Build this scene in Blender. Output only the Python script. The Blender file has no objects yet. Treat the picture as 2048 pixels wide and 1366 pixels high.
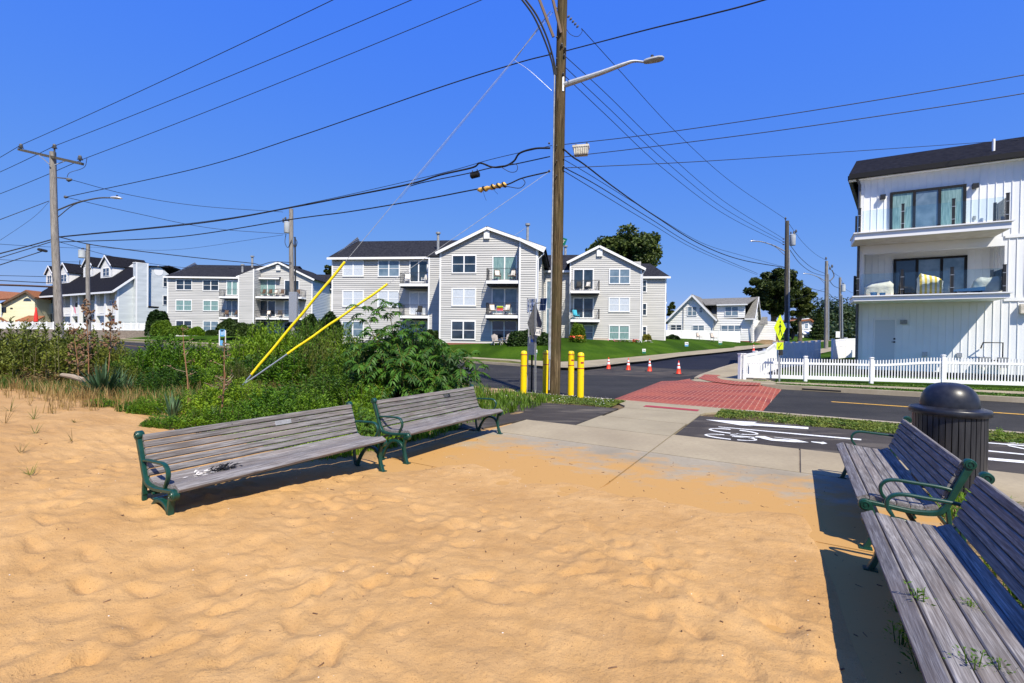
import bpy, math, random
import numpy as np
from math import radians as R, sin, cos, pi, sqrt
from mathutils import Vector, Matrix
random.seed(7); rng = np.random.default_rng(7)
sc = bpy.context.scene
col = sc.collection

# ------------------------------------------------------------------ camera, sky, sun, exposure
FPX, PITCH, ROLL, HC = 952.0, R(.603), R(.694), 1.75
FW = Vector((0, cos(PITCH), -sin(PITCH))); UP0 = Vector((0, sin(PITCH), cos(PITCH))); RT0 = Vector((1, 0, 0))
RT = cos(ROLL)*RT0 + sin(ROLL)*UP0; UPV = -sin(ROLL)*RT0 + cos(ROLL)*UP0
cd = bpy.data.cameras.new('camera'); cam = bpy.data.objects.new('camera', cd); col.objects.link(cam)
cd.sensor_width = 36; cd.lens = 36*FPX/2048; cd.clip_start = .05; cd.clip_end = 6000
cam.matrix_world = Matrix(((RT.x, UPV.x, -FW.x, 0), (RT.y, UPV.y, -FW.y, 0), (RT.z, UPV.z, -FW.z, HC), (0, 0, 0, 1)))
sc.camera = cam

SUN_EL, SUN_AZ = R(52), R(161)          # azimuth of the sun itself, measured from +Y clockwise
sd = Vector((sin(SUN_AZ)*cos(SUN_EL), cos(SUN_AZ)*cos(SUN_EL), sin(SUN_EL)))
w = bpy.data.worlds.new('World'); sc.world = w; w.use_nodes = True
nt = w.node_tree; bg = nt.nodes['Background']
sky = nt.nodes.new('ShaderNodeTexSky'); sky.sky_type = 'NISHITA'; sky.sun_disc = False
sky.sun_elevation = SUN_EL; sky.sun_rotation = SUN_AZ
sky.air_density = 1.0; sky.dust_density = .0; sky.ozone_density = 3.0; sky.altitude = 0
sp_ = nt.nodes.new('ShaderNodeSeparateColor'); cb_ = nt.nodes.new('ShaderNodeCombineColor'); nt.links.new(sky.outputs[0], sp_.inputs[0])
for i_, (k_, e_) in enumerate(((.050, .82), (.128, .47), (.72, -.08))):      # tone response of the photograph's deep blue sky
    pw = nt.nodes.new('ShaderNodeMath'); pw.operation = 'POWER'; pw.inputs[1].default_value = e_
    ml = nt.nodes.new('ShaderNodeMath'); ml.operation = 'MULTIPLY'; ml.inputs[1].default_value = k_/.13
    nt.links.new(sp_.outputs[i_], pw.inputs[0]); nt.links.new(pw.outputs[0], ml.inputs[0]); nt.links.new(ml.outputs[0], cb_.inputs[i_])
nt.links.new(cb_.outputs[0], bg.inputs[0])
bg.inputs[1].default_value = .13
sl = bpy.data.lights.new('sun', 'SUN'); sl.energy = 5.0; sl.angle = R(.53); sl.color = (1, .93, .79)
so = bpy.data.objects.new('sun', sl); col.objects.link(so); so.rotation_euler = sd.to_track_quat('Z', 'Y').to_euler(); so.location = (0, 0, 50)
sc.view_settings.view_transform = 'Standard'; sc.view_settings.look = 'None'
sc.view_settings.exposure = 0.48; sc.view_settings.gamma = 1
sc.cycles.max_bounces = 6; sc.cycles.transparent_max_bounces = 12

# ------------------------------------------------------------------ measuring helpers (image ray -> real place)
def ray(u, v):
    x = (u-1024)/FPX; y = (v-683)/FPX
    return FW + x*RT - y*UPV
def G(u, v, z=0.):
    d = ray(u, v); t = (z-HC)/d.z
    return Vector((d.x*t, d.y*t, z))
def P(u, v, Y):
    d = ray(u, v); t = Y/d.y
    return Vector((d.x*t, Y, HC+d.z*t))
GA = R(31); E1 = Vector((sin(GA), cos(GA), 0)); E2 = Vector((cos(GA), -sin(GA), 0))
def W(a, b, z=0.): return E1*a + E2*b + Vector((0, 0, z))
def ab(p): return p.x*E1.x+p.y*E1.y, p.x*E2.x+p.y*E2.y
def lerp(a, b, t): return a+(b-a)*t
def sst(x, a, b):
    t = np.clip((x-a)/(b-a), 0, 1); return t*t*(3-2*t)

# smooth value noise, vectorised
_T = np.random.default_rng(3).random((256, 256))
def vn(x, y):
    x = np.asarray(x, float); y = np.asarray(y, float)
    xi = np.floor(x).astype(int); yi = np.floor(y).astype(int); fx = x-xi; fy = y-yi
    fx = fx*fx*(3-2*fx); fy = fy*fy*(3-2*fy)
    g = lambda i, j: _T[i & 255, j & 255]
    return (g(xi, yi)*(1-fx)+g(xi+1, yi)*fx)*(1-fy)+(g(xi, yi+1)*(1-fx)+g(xi+1, yi+1)*fx)*fy-.5
def fbm(x, y, o=3):
    s = 0; a = 1
    for k in range(o): s = s+a*vn(x*2**k+17*k, y*2**k+5*k); a *= .5
    return s

# ------------------------------------------------------------------ materials
MATS = {}
def mat(name, c, rough=.6, c2=None, scale=8, bump=0, bscale=60, metal=0, spec=.5, stretch=None, detail=6, contrast=(.35, .65), trans=0, coords='Object', alpha=None, bdist=.01):
    if name in MATS: return MATS[name]
    m = bpy.data.materials.new(name); m.use_nodes = True; n = m.node_tree.nodes; l = m.node_tree.links
    b = n['Principled BSDF']; b.inputs['Roughness'].default_value = rough; b.inputs['Metallic'].default_value = metal
    b.inputs['Specular IOR Level'].default_value = spec; b.inputs['Base Color'].default_value = (*c, 1)
    tc = n.new('ShaderNodeTexCoord'); mp = n.new('ShaderNodeMapping'); l.new(tc.outputs[coords], mp.inputs[0])
    if stretch: mp.inputs['Scale'].default_value = stretch
    if c2:
        t = n.new('ShaderNodeTexNoise'); t.inputs['Scale'].default_value = scale; t.inputs['Detail'].default_value = detail
        l.new(mp.outputs[0], t.inputs['Vector'])
        r = n.new('ShaderNodeValToRGB'); r.color_ramp.elements[0].position = contrast[0]; r.color_ramp.elements[1].position = contrast[1]
        r.color_ramp.elements[0].color = (*c, 1); r.color_ramp.elements[1].color = (*c2, 1)
        l.new(t.outputs['Fac'], r.inputs[0]); l.new(r.outputs[0], b.inputs['Base Color'])
        m['ramp'] = r.name
    if bump:
        t = n.new('ShaderNodeTexNoise'); t.inputs['Scale'].default_value = bscale; t.inputs['Detail'].default_value = 6
        l.new(mp.outputs[0], t.inputs['Vector'])
        bp = n.new('ShaderNodeBump'); bp.inputs['Strength'].default_value = bump; bp.inputs['Distance'].default_value = bdist
        l.new(t.outputs['Fac'], bp.inputs['Height']); l.new(bp.outputs[0], b.inputs['Normal'])
    if trans:
        tr = n.new('ShaderNodeBsdfTranslucent'); mx = n.new('ShaderNodeMixShader'); mx.inputs[0].default_value = trans
        l.new(b.outputs[0], mx.inputs[1]); l.new(tr.outputs[0], mx.inputs[2]); l.new(mx.outputs[0], n['Material Output'].inputs[0])
        if c2:
            hv = n.new('ShaderNodeHueSaturation'); oi = n.new('ShaderNodeObjectInfo'); mr_ = n.new('ShaderNodeMapRange'); mr_.inputs[3].default_value = .6; mr_.inputs[4].default_value = 1.2; l.new(oi.outputs['Random'], mr_.inputs[0]); l.new(mr_.outputs[0], hv.inputs['Value'])
            mh = n.new('ShaderNodeMapRange'); mh.inputs[3].default_value = .515; mh.inputs[4].default_value = .475; l.new(oi.outputs['Random'], mh.inputs[0]); l.new(mh.outputs[0], hv.inputs['Hue'])
            l.new(n[m['ramp']].outputs[0], hv.inputs['Color']); l.new(hv.outputs[0], tr.inputs[0]); l.new(hv.outputs[0], b.inputs['Base Color'])
        else: tr.inputs[0].default_value = (*c, 1)
    MATS[name] = m; return m

class N:      # tiny node helper for the custom materials
    def __init__(s, name, rough=.8, spec=.4):
        s.m = bpy.data.materials.new(name); s.m.use_nodes = True; s.n = s.m.node_tree.nodes; s.l = s.m.node_tree.links
        s.b = s.n['Principled BSDF']; s.b.inputs['Roughness'].default_value = rough; s.b.inputs['Specular IOR Level'].default_value = spec
        s.tc = s.n.new('ShaderNodeTexCoord').outputs['Object']
    def map(s, scale=(1, 1, 1), rot=(0, 0, 0), src=None):
        k = s.n.new('ShaderNodeMapping'); k.inputs['Scale'].default_value = scale; k.inputs['Rotation'].default_value = rot
        s.l.new(src or s.tc, k.inputs[0]); return k.outputs[0]
    def noise(s, scale, detail=5, src=None, rough=.5, dist=0):
        k = s.n.new('ShaderNodeTexNoise'); k.inputs['Scale'].default_value = scale; k.inputs['Detail'].default_value = detail
        k.inputs['Roughness'].default_value = rough; k.inputs['Distortion'].default_value = dist
        s.l.new(src or s.tc, k.inputs['Vector']); return k.outputs['Fac']
    def ramp(s, src, stops):
        k = s.n.new('ShaderNodeValToRGB'); e = k.color_ramp.elements
        while len(e) < len(stops): e.new(.5)
        for i, (p, c) in enumerate(stops):
            e[i].position = p; e[i].color = (c, c, c, 1) if isinstance(c, (int, float)) else (*c, 1)
        s.l.new(src, k.inputs[0]); return k.outputs[0]
    def mix(s, f, a, b, mode='MIX'):
        k = s.n.new('ShaderNodeMix'); k.data_type = 'RGBA'; k.blend_type = mode
        for i, x in ((0, f), (6, a), (7, b)):
            if isinstance(x, (int, float)): k.inputs[i].default_value = x
            elif isinstance(x, tuple): k.inputs[i].default_value = (*x, 1)
            else: s.l.new(x, k.inputs[i])
        return k.outputs[2]
    def math(s, op, a, b=0.):
        k = s.n.new('ShaderNodeMath'); k.operation = op
        for i, x in ((0, a), (1, b)):
            if isinstance(x, (int, float)): k.inputs[i].default_value = x
            else: s.l.new(x, k.inputs[i])
        return k.outputs[0]
    def col(s, x): s.l.new(x, s.b.inputs['Base Color']); return s
    def bump(s, h, st=.5, d=.01, prev=None):
        k = s.n.new('ShaderNodeBump'); k.inputs['Strength'].default_value = st; k.inputs['Distance'].default_value = d
        s.l.new(h, k.inputs['Height'])
        if prev: s.l.new(prev, k.inputs['Normal'])
        s.l.new(k.outputs[0], s.b.inputs['Normal']); return k.outputs[0]
    def done(s, name=None): MATS[s.m.name] = s.m; return s.m

# sand
k = N('sand', .95, .2)
f = k.ramp(k.noise(1.1, 5), [(.3, (.42, .240, .092)), (.7, (.56, .342, .142))])
f = k.mix(k.ramp(k.noise(6, 6), [(.35, 0), (.7, .45)]), f, (.38, .21, .070))
f = k.mix(k.ramp(k.noise(130, 2), [(.60, 0), (.68, .55)]), f, (.24, .12, .045))
f = k.mix(k.ramp(k.noise(45, 2), [(.72, 0), (.76, .8)]), f, (.10, .06, .03))
k.col(f); k.bump(k.noise(13, 8, rough=.65), .8, .025, k.bump(k.noise(240, 3), .6, .006)); k.done()
# concrete with blown-in sand
E1_ = (sin(R(31)), cos(R(31)), 0)
def concrete(name, base, base2, sandy):
    k = N(name, .9, .12)
    f = k.ramp(k.noise(.9, 6), [(.3, base), (.7, base2)])
    f = k.mix(k.ramp(k.noise(14, 6), [(.4, 0), (.75, .35)]), f, (.22, .18, .125))
    if sandy:
        s = k.noise(1.7, 9, rough=.7, src=k.map((1, 1.6, 1), (0, 0, R(-31))))
        dp = k.n.new('ShaderNodeVectorMath'); dp.operation = 'DOT_PRODUCT'; k.l.new(k.tc, dp.inputs[0]); dp.inputs[1].default_value = tuple(E1_)
        s = k.math('ADD', s, k.math('MULTIPLY', k.math('SUBTRACT', 6.75, dp.outputs['Value']), .20)); lo, hi = sandy
        f = k.mix(k.ramp(s, [(lo, 0), (hi, 1)]), f, (.435, .248, .086))
        f = k.mix(k.ramp(k.noise(60, 2), [(.70, 0), (.73, .8)]), f, (.12, .07, .04))
    k.col(f); k.bump(k.noise(120, 4), .4, .004); return k.done()
concrete('plaza_concrete', (.25, .215, .155), (.35, .305, .225), (.42, .66))
concrete('strip_concrete', (.285, .235, .155), (.37, .31, .205), (.50, .85))
concrete('walk_concrete', (.265, .225, .150), (.35, .30, .20), None)
concrete('kerb_concrete', (.28, .235, .165), (.38, .325, .24), None)
def asphalt(name, a, b_, fleck=.25, wear=None):
    k = N(name, .88, .2)
    f = k.ramp(k.noise(.5, 8, rough=.65), [(.32, a), (.68, b_)])
    f = k.mix(k.ramp(k.noise(1.3, 5, src=k.map((.06, 1, 1), (0, 0, R(31)))), [(.45, 0), (.7, .5)]), f, tuple(x*.62 for x in a))
    vo = k.n.new('ShaderNodeTexVoronoi'); vo.feature = 'DISTANCE_TO_EDGE'; vo.inputs['Scale'].default_value = .33; wq = k.n.new('ShaderNodeVectorMath'); wq.operation = 'ADD'; k.l.new(k.tc, wq.inputs[0]); wn = k.n.new('ShaderNodeTexNoise'); wn.inputs['Scale'].default_value = 1.6; wn.inputs['Detail'].default_value = 6; k.l.new(k.tc, wn.inputs['Vector']); k.l.new(wn.outputs['Color'], wq.inputs[1]); k.l.new(wq.outputs[0], vo.inputs['Vector'])
    if name != 'street_asphalt': f = k.mix(k.ramp(vo.outputs['Distance'], [(.0, .75), (.010, 0)]), f, (.018, .018, .018))
    f = k.mix(k.ramp(k.noise(190, 2), [(.55, 0), (.7, fleck)]), f, (.14, .135, .12))
    if wear: f = k.mix(k.ramp(k.noise(.8, 8, src=k.map((1, 4, 1), (0, 0, R(31)))), [(.52, 0), (.72, .6)]), f, wear)
    k.col(f); k.bump(k.noise(220, 3), .5, .005); return k.done()
asphalt('road_asphalt', (.019, .0185, .018), (.042, .040, .037))
asphalt('street_asphalt', (.008, .009, .016), (.014, .015, .024), .04)
asphalt('worn_asphalt', (.028, .026, .024), (.062, .055, .047), .3, (.22, .17, .12))
asphalt('path_asphalt', (.035, .029, .025), (.062, .053, .045), .35, (.21, .18, .14))
# red stamped brick
k = N('red_brick_paving', .8, .3)
mp = k.map((1, 1, 1), (0, 0, R(31)))
br = k.n.new('ShaderNodeTexBrick'); k.l.new(mp, br.inputs['Vector']); br.inputs['Scale'].default_value = 1
br.inputs['Brick Width'].default_value = .135; br.inputs['Row Height'].default_value = 1.9; br.inputs['Mortar Size'].default_value = .010
br.offset = 0; br.inputs['Mortar Smooth'].default_value = .1
br.inputs['Color1'].default_value = (.25, .050, .030, 1); br.inputs['Color2'].default_value = (.19, .036, .026, 1); br.inputs['Mortar'].default_value = (.48, .30, .20, 1)
b2 = k.n.new('ShaderNodeTexBrick'); k.l.new(mp, b2.inputs['Vector']); b2.inputs['Scale'].default_value = 1
b2.inputs['Brick Width'].default_value = .135; b2.inputs['Row Height'].default_value = .26; b2.inputs['Mortar Size'].default_value = .012; b2.offset = .5
f = k.mix(k.ramp(k.noise(1.2, 4, src=k.map((.35, 1, 1), (0, 0, R(31)))), [(.38, 0), (.62, .75)]), br.outputs['Color'], (.36, .095, .052))
f = k.mix(k.math('MULTIPLY', b2.outputs['Fac'], .35), f, (.16, .03, .025))
f = k.mix(k.ramp(k.noise(30, 4), [(.5, 0), (.8, .3)]), f, (.18, .04, .035))
k.col(f); k.bump(k.noise(90, 3), .4, .004); k.done()
# weathered teak
k = N('weathered_wood', .8, .25)
oi = k.n.new('ShaderNodeObjectInfo'); ge = k.n.new('ShaderNodeAttribute'); ge.attribute_name = 'tint'
ofs = k.n.new('ShaderNodeVectorMath'); ofs.operation = 'ADD'; k.l.new(k.tc, ofs.inputs[0]); k.l.new(ge.outputs['Color'], ofs.inputs[1])
sc9 = k.n.new('ShaderNodeVectorMath'); sc9.operation = 'MULTIPLY_ADD'; k.l.new(ge.outputs['Color'], sc9.inputs[0]); sc9.inputs[1].default_value = (9, 7, 5); k.l.new(k.tc, sc9.inputs[2])
g1 = k.noise(9, 7, src=k.map((.35, 9, 9), src=sc9.outputs[0]), dist=1.3, rough=.65)
g2 = k.noise(55, 4, src=k.map((.05, 1, 1), src=sc9.outputs[0]))
f = k.ramp(g1, [(.32, (.075, .070, .068)), (.5, (.195, .183, .178)), (.70, (.37, .355, .345))])
f = k.mix(k.ramp(g2, [(.45, 0), (.68, .7)]), f, (.075, .06, .052))
f = k.mix(k.ramp(k.noise(2.2, 3, src=sc9.outputs[0]), [(.45, 0), (.7, .45)]), f, (.22, .18, .155))
hv = k.n.new('ShaderNodeHueSaturation'); k.l.new(f, hv.inputs['Color'])
k.l.new(k.math('ADD', k.math('MULTIPLY', ge.outputs['Fac'], .5), .72), hv.inputs['Value'])
k.col(hv.outputs[0]); k.bump(g2, .5, .004, k.bump(g1, .4, .004)); k.done()
# pole wood
def polewood(name, a, b_, c_, d_=None):
    k = N(name, .9, .2)
    s = k.map((1, 1, .05))
    g1 = k.noise(15, 9, src=s, rough=.75, dist=1.2); g2 = k.noise(60, 4, src=k.map((1, 1, .03)))
    f = k.ramp(g1, [(.32, a), (.5, b_), (.68, c_)])
    if d_: f = k.mix(k.ramp(k.noise(1.6, 4), [(.42, 0), (.62, .7)]), f, d_)
    f = k.mix(k.ramp(g2, [(.52, 0), (.66, .75)]), f, tuple(x*.35 for x in a))
    k.col(f); k.bump(g1, 1, .02, k.bump(g2, .8, .01)); return k.done()
polewood('pole_brown', (.028, .019, .011), (.098, .066, .032), (.24, .18, .10), (.075, .062, .025))
polewood('pole_grey', (.16, .15, .14), (.27, .25, .23), (.40, .37, .33))
polewood('pole_dark', (.055, .05, .042), (.10, .09, .075), (.16, .14, .11))
# shingles
def shingle(name, a, b_):
    k = N(name, .95, .08)
    br = k.n.new('ShaderNodeTexNoise'); br.inputs['Scale'].default_value = 9; br.inputs['Detail'].default_value = 3; k.l.new(k.map((.55, .55, 2.2)), br.inputs['Vector'])
    f = k.ramp(br.outputs['Fac'], [(.38, a), (.62, b_)]); f = k.mix(k.ramp(k.noise(60, 2), [(.5, 0), (.8, .5)]), f, tuple(x*.5 for x in a))
    k.col(f); k.bump(k.noise(30, 3), .5, .02); return k.done()
shingle('dark_shingles', (.012, .012, .016), (.036, .037, .043))
shingle('black_shingles', (.006, .006, .009), (.018, .018, .023))
shingle('grey_shingles', (.13, .125, .115), (.22, .215, .20))
shingle('orange_shingles', (.20, .08, .04), (.33, .14, .07))
# grasses
def lawnmat(name, a, b_, c_):
    k = N(name, .95, .05)
    f = k.ramp(k.noise(.35, 6), [(.35, a), (.65, b_)])
    f = k.mix(k.ramp(k.noise(.5, 2, src=k.map((1, .12, 1), (0, 0, R(8)))), [(.42, 0), (.58, .8)]), f, tuple(x*.62 for x in a))
    f = k.mix(k.ramp(k.noise(5, 8, rough=.75), [(.45, 0), (.7, .85)]), f, c_)
    k.col(f); k.bump(k.noise(30, 6, rough=.7), 1, .06); return k.done()
lawnmat('lawn', (.036, .088, .005), (.066, .130, .008), (.02, .052, .004))
lawnmat('dry_grass_ground', (.13, .15, .04), (.26, .21, .09), (.06, .10, .02))
lawnmat('soil', (.20, .14, .08), (.30, .21, .12), (.09, .07, .04))
def siding(name, a, b_):
    k = N(name, .5, .4)
    f = k.ramp(k.noise(.6, 5, src=k.map((.4, .4, 6))), [(.35, a), (.65, b_)])
    k.col(f); return k.done()
siding('grey_siding', (.44, .435, .42), (.54, .53, .51))
siding('blue_siding', (.52, .56, .58), (.60, .64, .66))
siding('white_siding', (.80, .79, .76), (.86, .85, .83))
siding('cream_siding', (.72, .66, .45), (.80, .74, .53))
mat('white_trim', (.82, .82, .82), .4); mat('white_vinyl', (.86, .86, .85), .35, (.80, .80, .79), 3)
mat('board_white', (.86, .87, .87), .5, (.82, .835, .84), 1.5)
mat('glass_dark', (.012, .02, .03), .06, (.03, .05, .075), 1.2, spec=.8)
mat('glass_blue', (.10, .16, .22), .08, (.18, .25, .32), 2.0, spec=.7)
mat('glass_curtain', (.42, .47, .54), .25, (.62, .66, .72), 9, stretch=(6, 6, .6), spec=.6)
mat('glass_teal', (.12, .22, .22), .12, (.25, .38, .36), 5, stretch=(5, 5, .4), spec=.7)
mat('black_metal', (.012, .012, .013), .45); mat('dark_frame', (.008, .007, .007), .5, spec=.3)
mat('iron_rail', (.02, .02, .022), .5)
mat('green_iron', (.003, .036, .024), .38, (.005, .052, .036), 25, bump=.15, bscale=120, bdist=.003)
mat('bolt_dark', (.03, .03, .03), .5, metal=.6)
mat('galvanised', (.42, .43, .44), .42, (.55, .56, .57), 18, metal=.7)
mat('aluminium', (.60, .61, .62), .4, (.72, .73, .74), 10, metal=.5)
mat('grey_paint', (.22, .225, .23), .5, (.36, .37, .38), 8)
mat('cable_black', (.012, .012, .012), .6)
mat('bollard_yellow', (.86, .60, .0), .42, (.50, .33, .04), 9, bump=.2, bscale=20, contrast=(.58, .80)); mat('guard_yellow', (.86, .66, .0), .4, (.74, .54, .01), 12)
mat('red_tape', (.35, .01, .03), .5); mat('cone_orange', (.85, .06, .012), .4, (.72, .045, .01), 9); mat('cone_white', (.82, .82, .8), .35)
mat('rubber', (.015, .015, .015), .7)
mat('bin_plastic', (.012, .013, .019), .36, (.022, .024, .032), 14, spec=.4, bump=.1, bscale=60, bdist=.003); mat('bin_slats', (.022, .022, .026), .35, (.04, .04, .045), 30, stretch=(1, 1, .1))
mat('door_grey', (.62, .64, .66), .5); mat('transformer_grey', (.50, .53, .55), .4, (.42, .45, .47), 5)
mat('sign_back', (.07, .073, .078), .6, (.11, .11, .115), 14); mat('solar', (.015, .018, .03), .2, spec=.6)
mat('sign_white', (.80, .80, .78), .5); mat('sign_black', (.01, .01, .01), .5); mat('sign_lime', (.62, .80, .0), .45); mat('sign_green', (.0, .16, .10), .45)
mat('sign_blue', (.12, .35, .62), .5); mat('sticker_blue', (.05, .2, .7), .4)
mat('road_white', (.74, .74, .70), .7, (.30, .29, .28), 30, contrast=(.52, .72)); mat('road_yellow', (.72, .38, .03), .7, (.35, .24, .08), 20, contrast=(.45, .7))
mat('detect_red', (.28, .025, .03), .7, (.35, .04, .04), 20, bump=.6, bscale=60)
mat('brick_base', (.20, .07, .05), .8, (.30, .12, .08), 14); mat('stone_wall', (.16, .13, .105), .9, (.28, .23, .19), 5, stretch=(1, 1, 3), bump=1, bscale=8, bdist=.05)
mat('tan_board', (.55, .46, .38), .6)
mat('bark', (.09, .07, .05), .95, (.16, .13, .10), 12, bump=1, bscale=20, bdist=.03, stretch=(1, 1, .3))
def leafmat(name, a, b_, sc_=3, tr=.3): return mat(name, a, .55, b_, sc_, trans=tr, spec=.3, contrast=(.35, .65), detail=3)
leafmat('leaf_bright', (.065, .165, .008), (.22, .38, .02)); leafmat('leaf_mid', (.042, .11, .008), (.14, .255, .018))
leafmat('leaf_olive', (.07, .105, .012), (.22, .255, .035)); leafmat('leaf_dark', (.015, .05, .010), (.05, .125, .018)); leafmat('leaf_brown', (.13, .10, .035), (.24, .19, .07))
leafmat('leaf_sumac', (.022, .075, .010), (.075, .21, .02), 2.5); leafmat('leaf_tree', (.02, .038, .008), (.10, .15, .03), 1.1, .2)
leafmat('leaf_tree2', (.03, .05, .010), (.13, .16, .03), 1.1, .2); leafmat('leaf_far', (.03, .055, .015), (.06, .10, .03), .1, .1)
leafmat('leaf_hedge', (.018, .045, .008), (.045, .09, .014), 2, .15); leafmat('leaf_yellow', (.20, .22, .03), (.32, .30, .05))
leafmat('yucca_leaf', (.04, .10, .035), (.12, .20, .09), 4, .15); leafmat('dry_grass', (.30, .20, .07), (.45, .30, .10), 5, .3); leafmat('green_grass', (.05, .13, .015), (.14, .25, .035), 4, .35)
mat('seed_pod', (.10, .05, .025), .9, (.24, .14, .07), 25); mat('dead_stalk', (.20, .075, .03), .8, (.30, .17, .08), 9)
mat('stem', (.10, .09, .04), .9); mat('petal_red', (.75, .03, .02), .5); mat('petal_orange', (.80, .25, .02), .5); mat('petal_white', (.8, .78, .75), .5); mat('petal_pink', (.75, .2, .3), .5)
mat('driftwood', (.26, .20, .14), .9, (.36, .29, .21), 10, stretch=(1, 8, 8))
mat('cushion_white', (.72, .68, .62), .8); mat('wicker', (.12, .07, .04), .7); mat('weathered_chair', (.30, .26, .24), .8, (.42, .38, .35), 8)
mat('cover_grey', (.42, .42, .38), .8, (.52, .52, .47), 3, bump=.8, bscale=5, bdist=.05)
mat('cover_beige', (.55, .50, .42), .8, (.66, .62, .54), 3, bump=.8, bscale=5, bdist=.05)
mat('pot_grey', (.4, .42, .45), .7); mat('teal_plastic', (.05, .45, .6), .5); mat('splice_yellow', (.75, .42, .04), .6, (.55, .33, .10), 20)
mat('joint_fill', (.20, .16, .11), .9, (.13, .10, .07), 20); mat('gravel', (.30, .27, .23), .9, (.45, .42, .38), 40)
k = N('stripe_cloth', .8, .2)
wv = k.n.new('ShaderNodeTexWave'); wv.bands_direction = 'X'; wv.inputs['Scale'].default_value = 1.9; k.l.new(k.tc, wv.inputs['Vector'])
k.col(k.ramp(wv.outputs['Fac'], [(.45, (.78, .52, .06)), (.55, (.80, .78, .68))])); k.bump(k.noise(5, 4), .8, .05); k.done()
# clear balcony glass
m = bpy.data.materials.new('clear_glass'); m.use_nodes = True; nn = m.node_tree.nodes; ll = m.node_tree.links
gl = nn.new('ShaderNodeBsdfGlossy'); gl.inputs['Roughness'].default_value = .02; tp = nn.new('ShaderNodeBsdfTransparent'); tp.inputs[0].default_value = (.90, .96, .97, 1)
fr = nn.new('ShaderNodeFresnel'); fr.inputs[0].default_value = 1.5; mx = nn.new('ShaderNodeMixShader')
ll.new(fr.outputs[0], mx.inputs[0]); ll.new(tp.outputs[0], mx.inputs[1]); ll.new(gl.outputs[0], mx.inputs[2]); ll.new(mx.outputs[0], nn['Material Output'].inputs[0]); MATS['clear_glass'] = m

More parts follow.
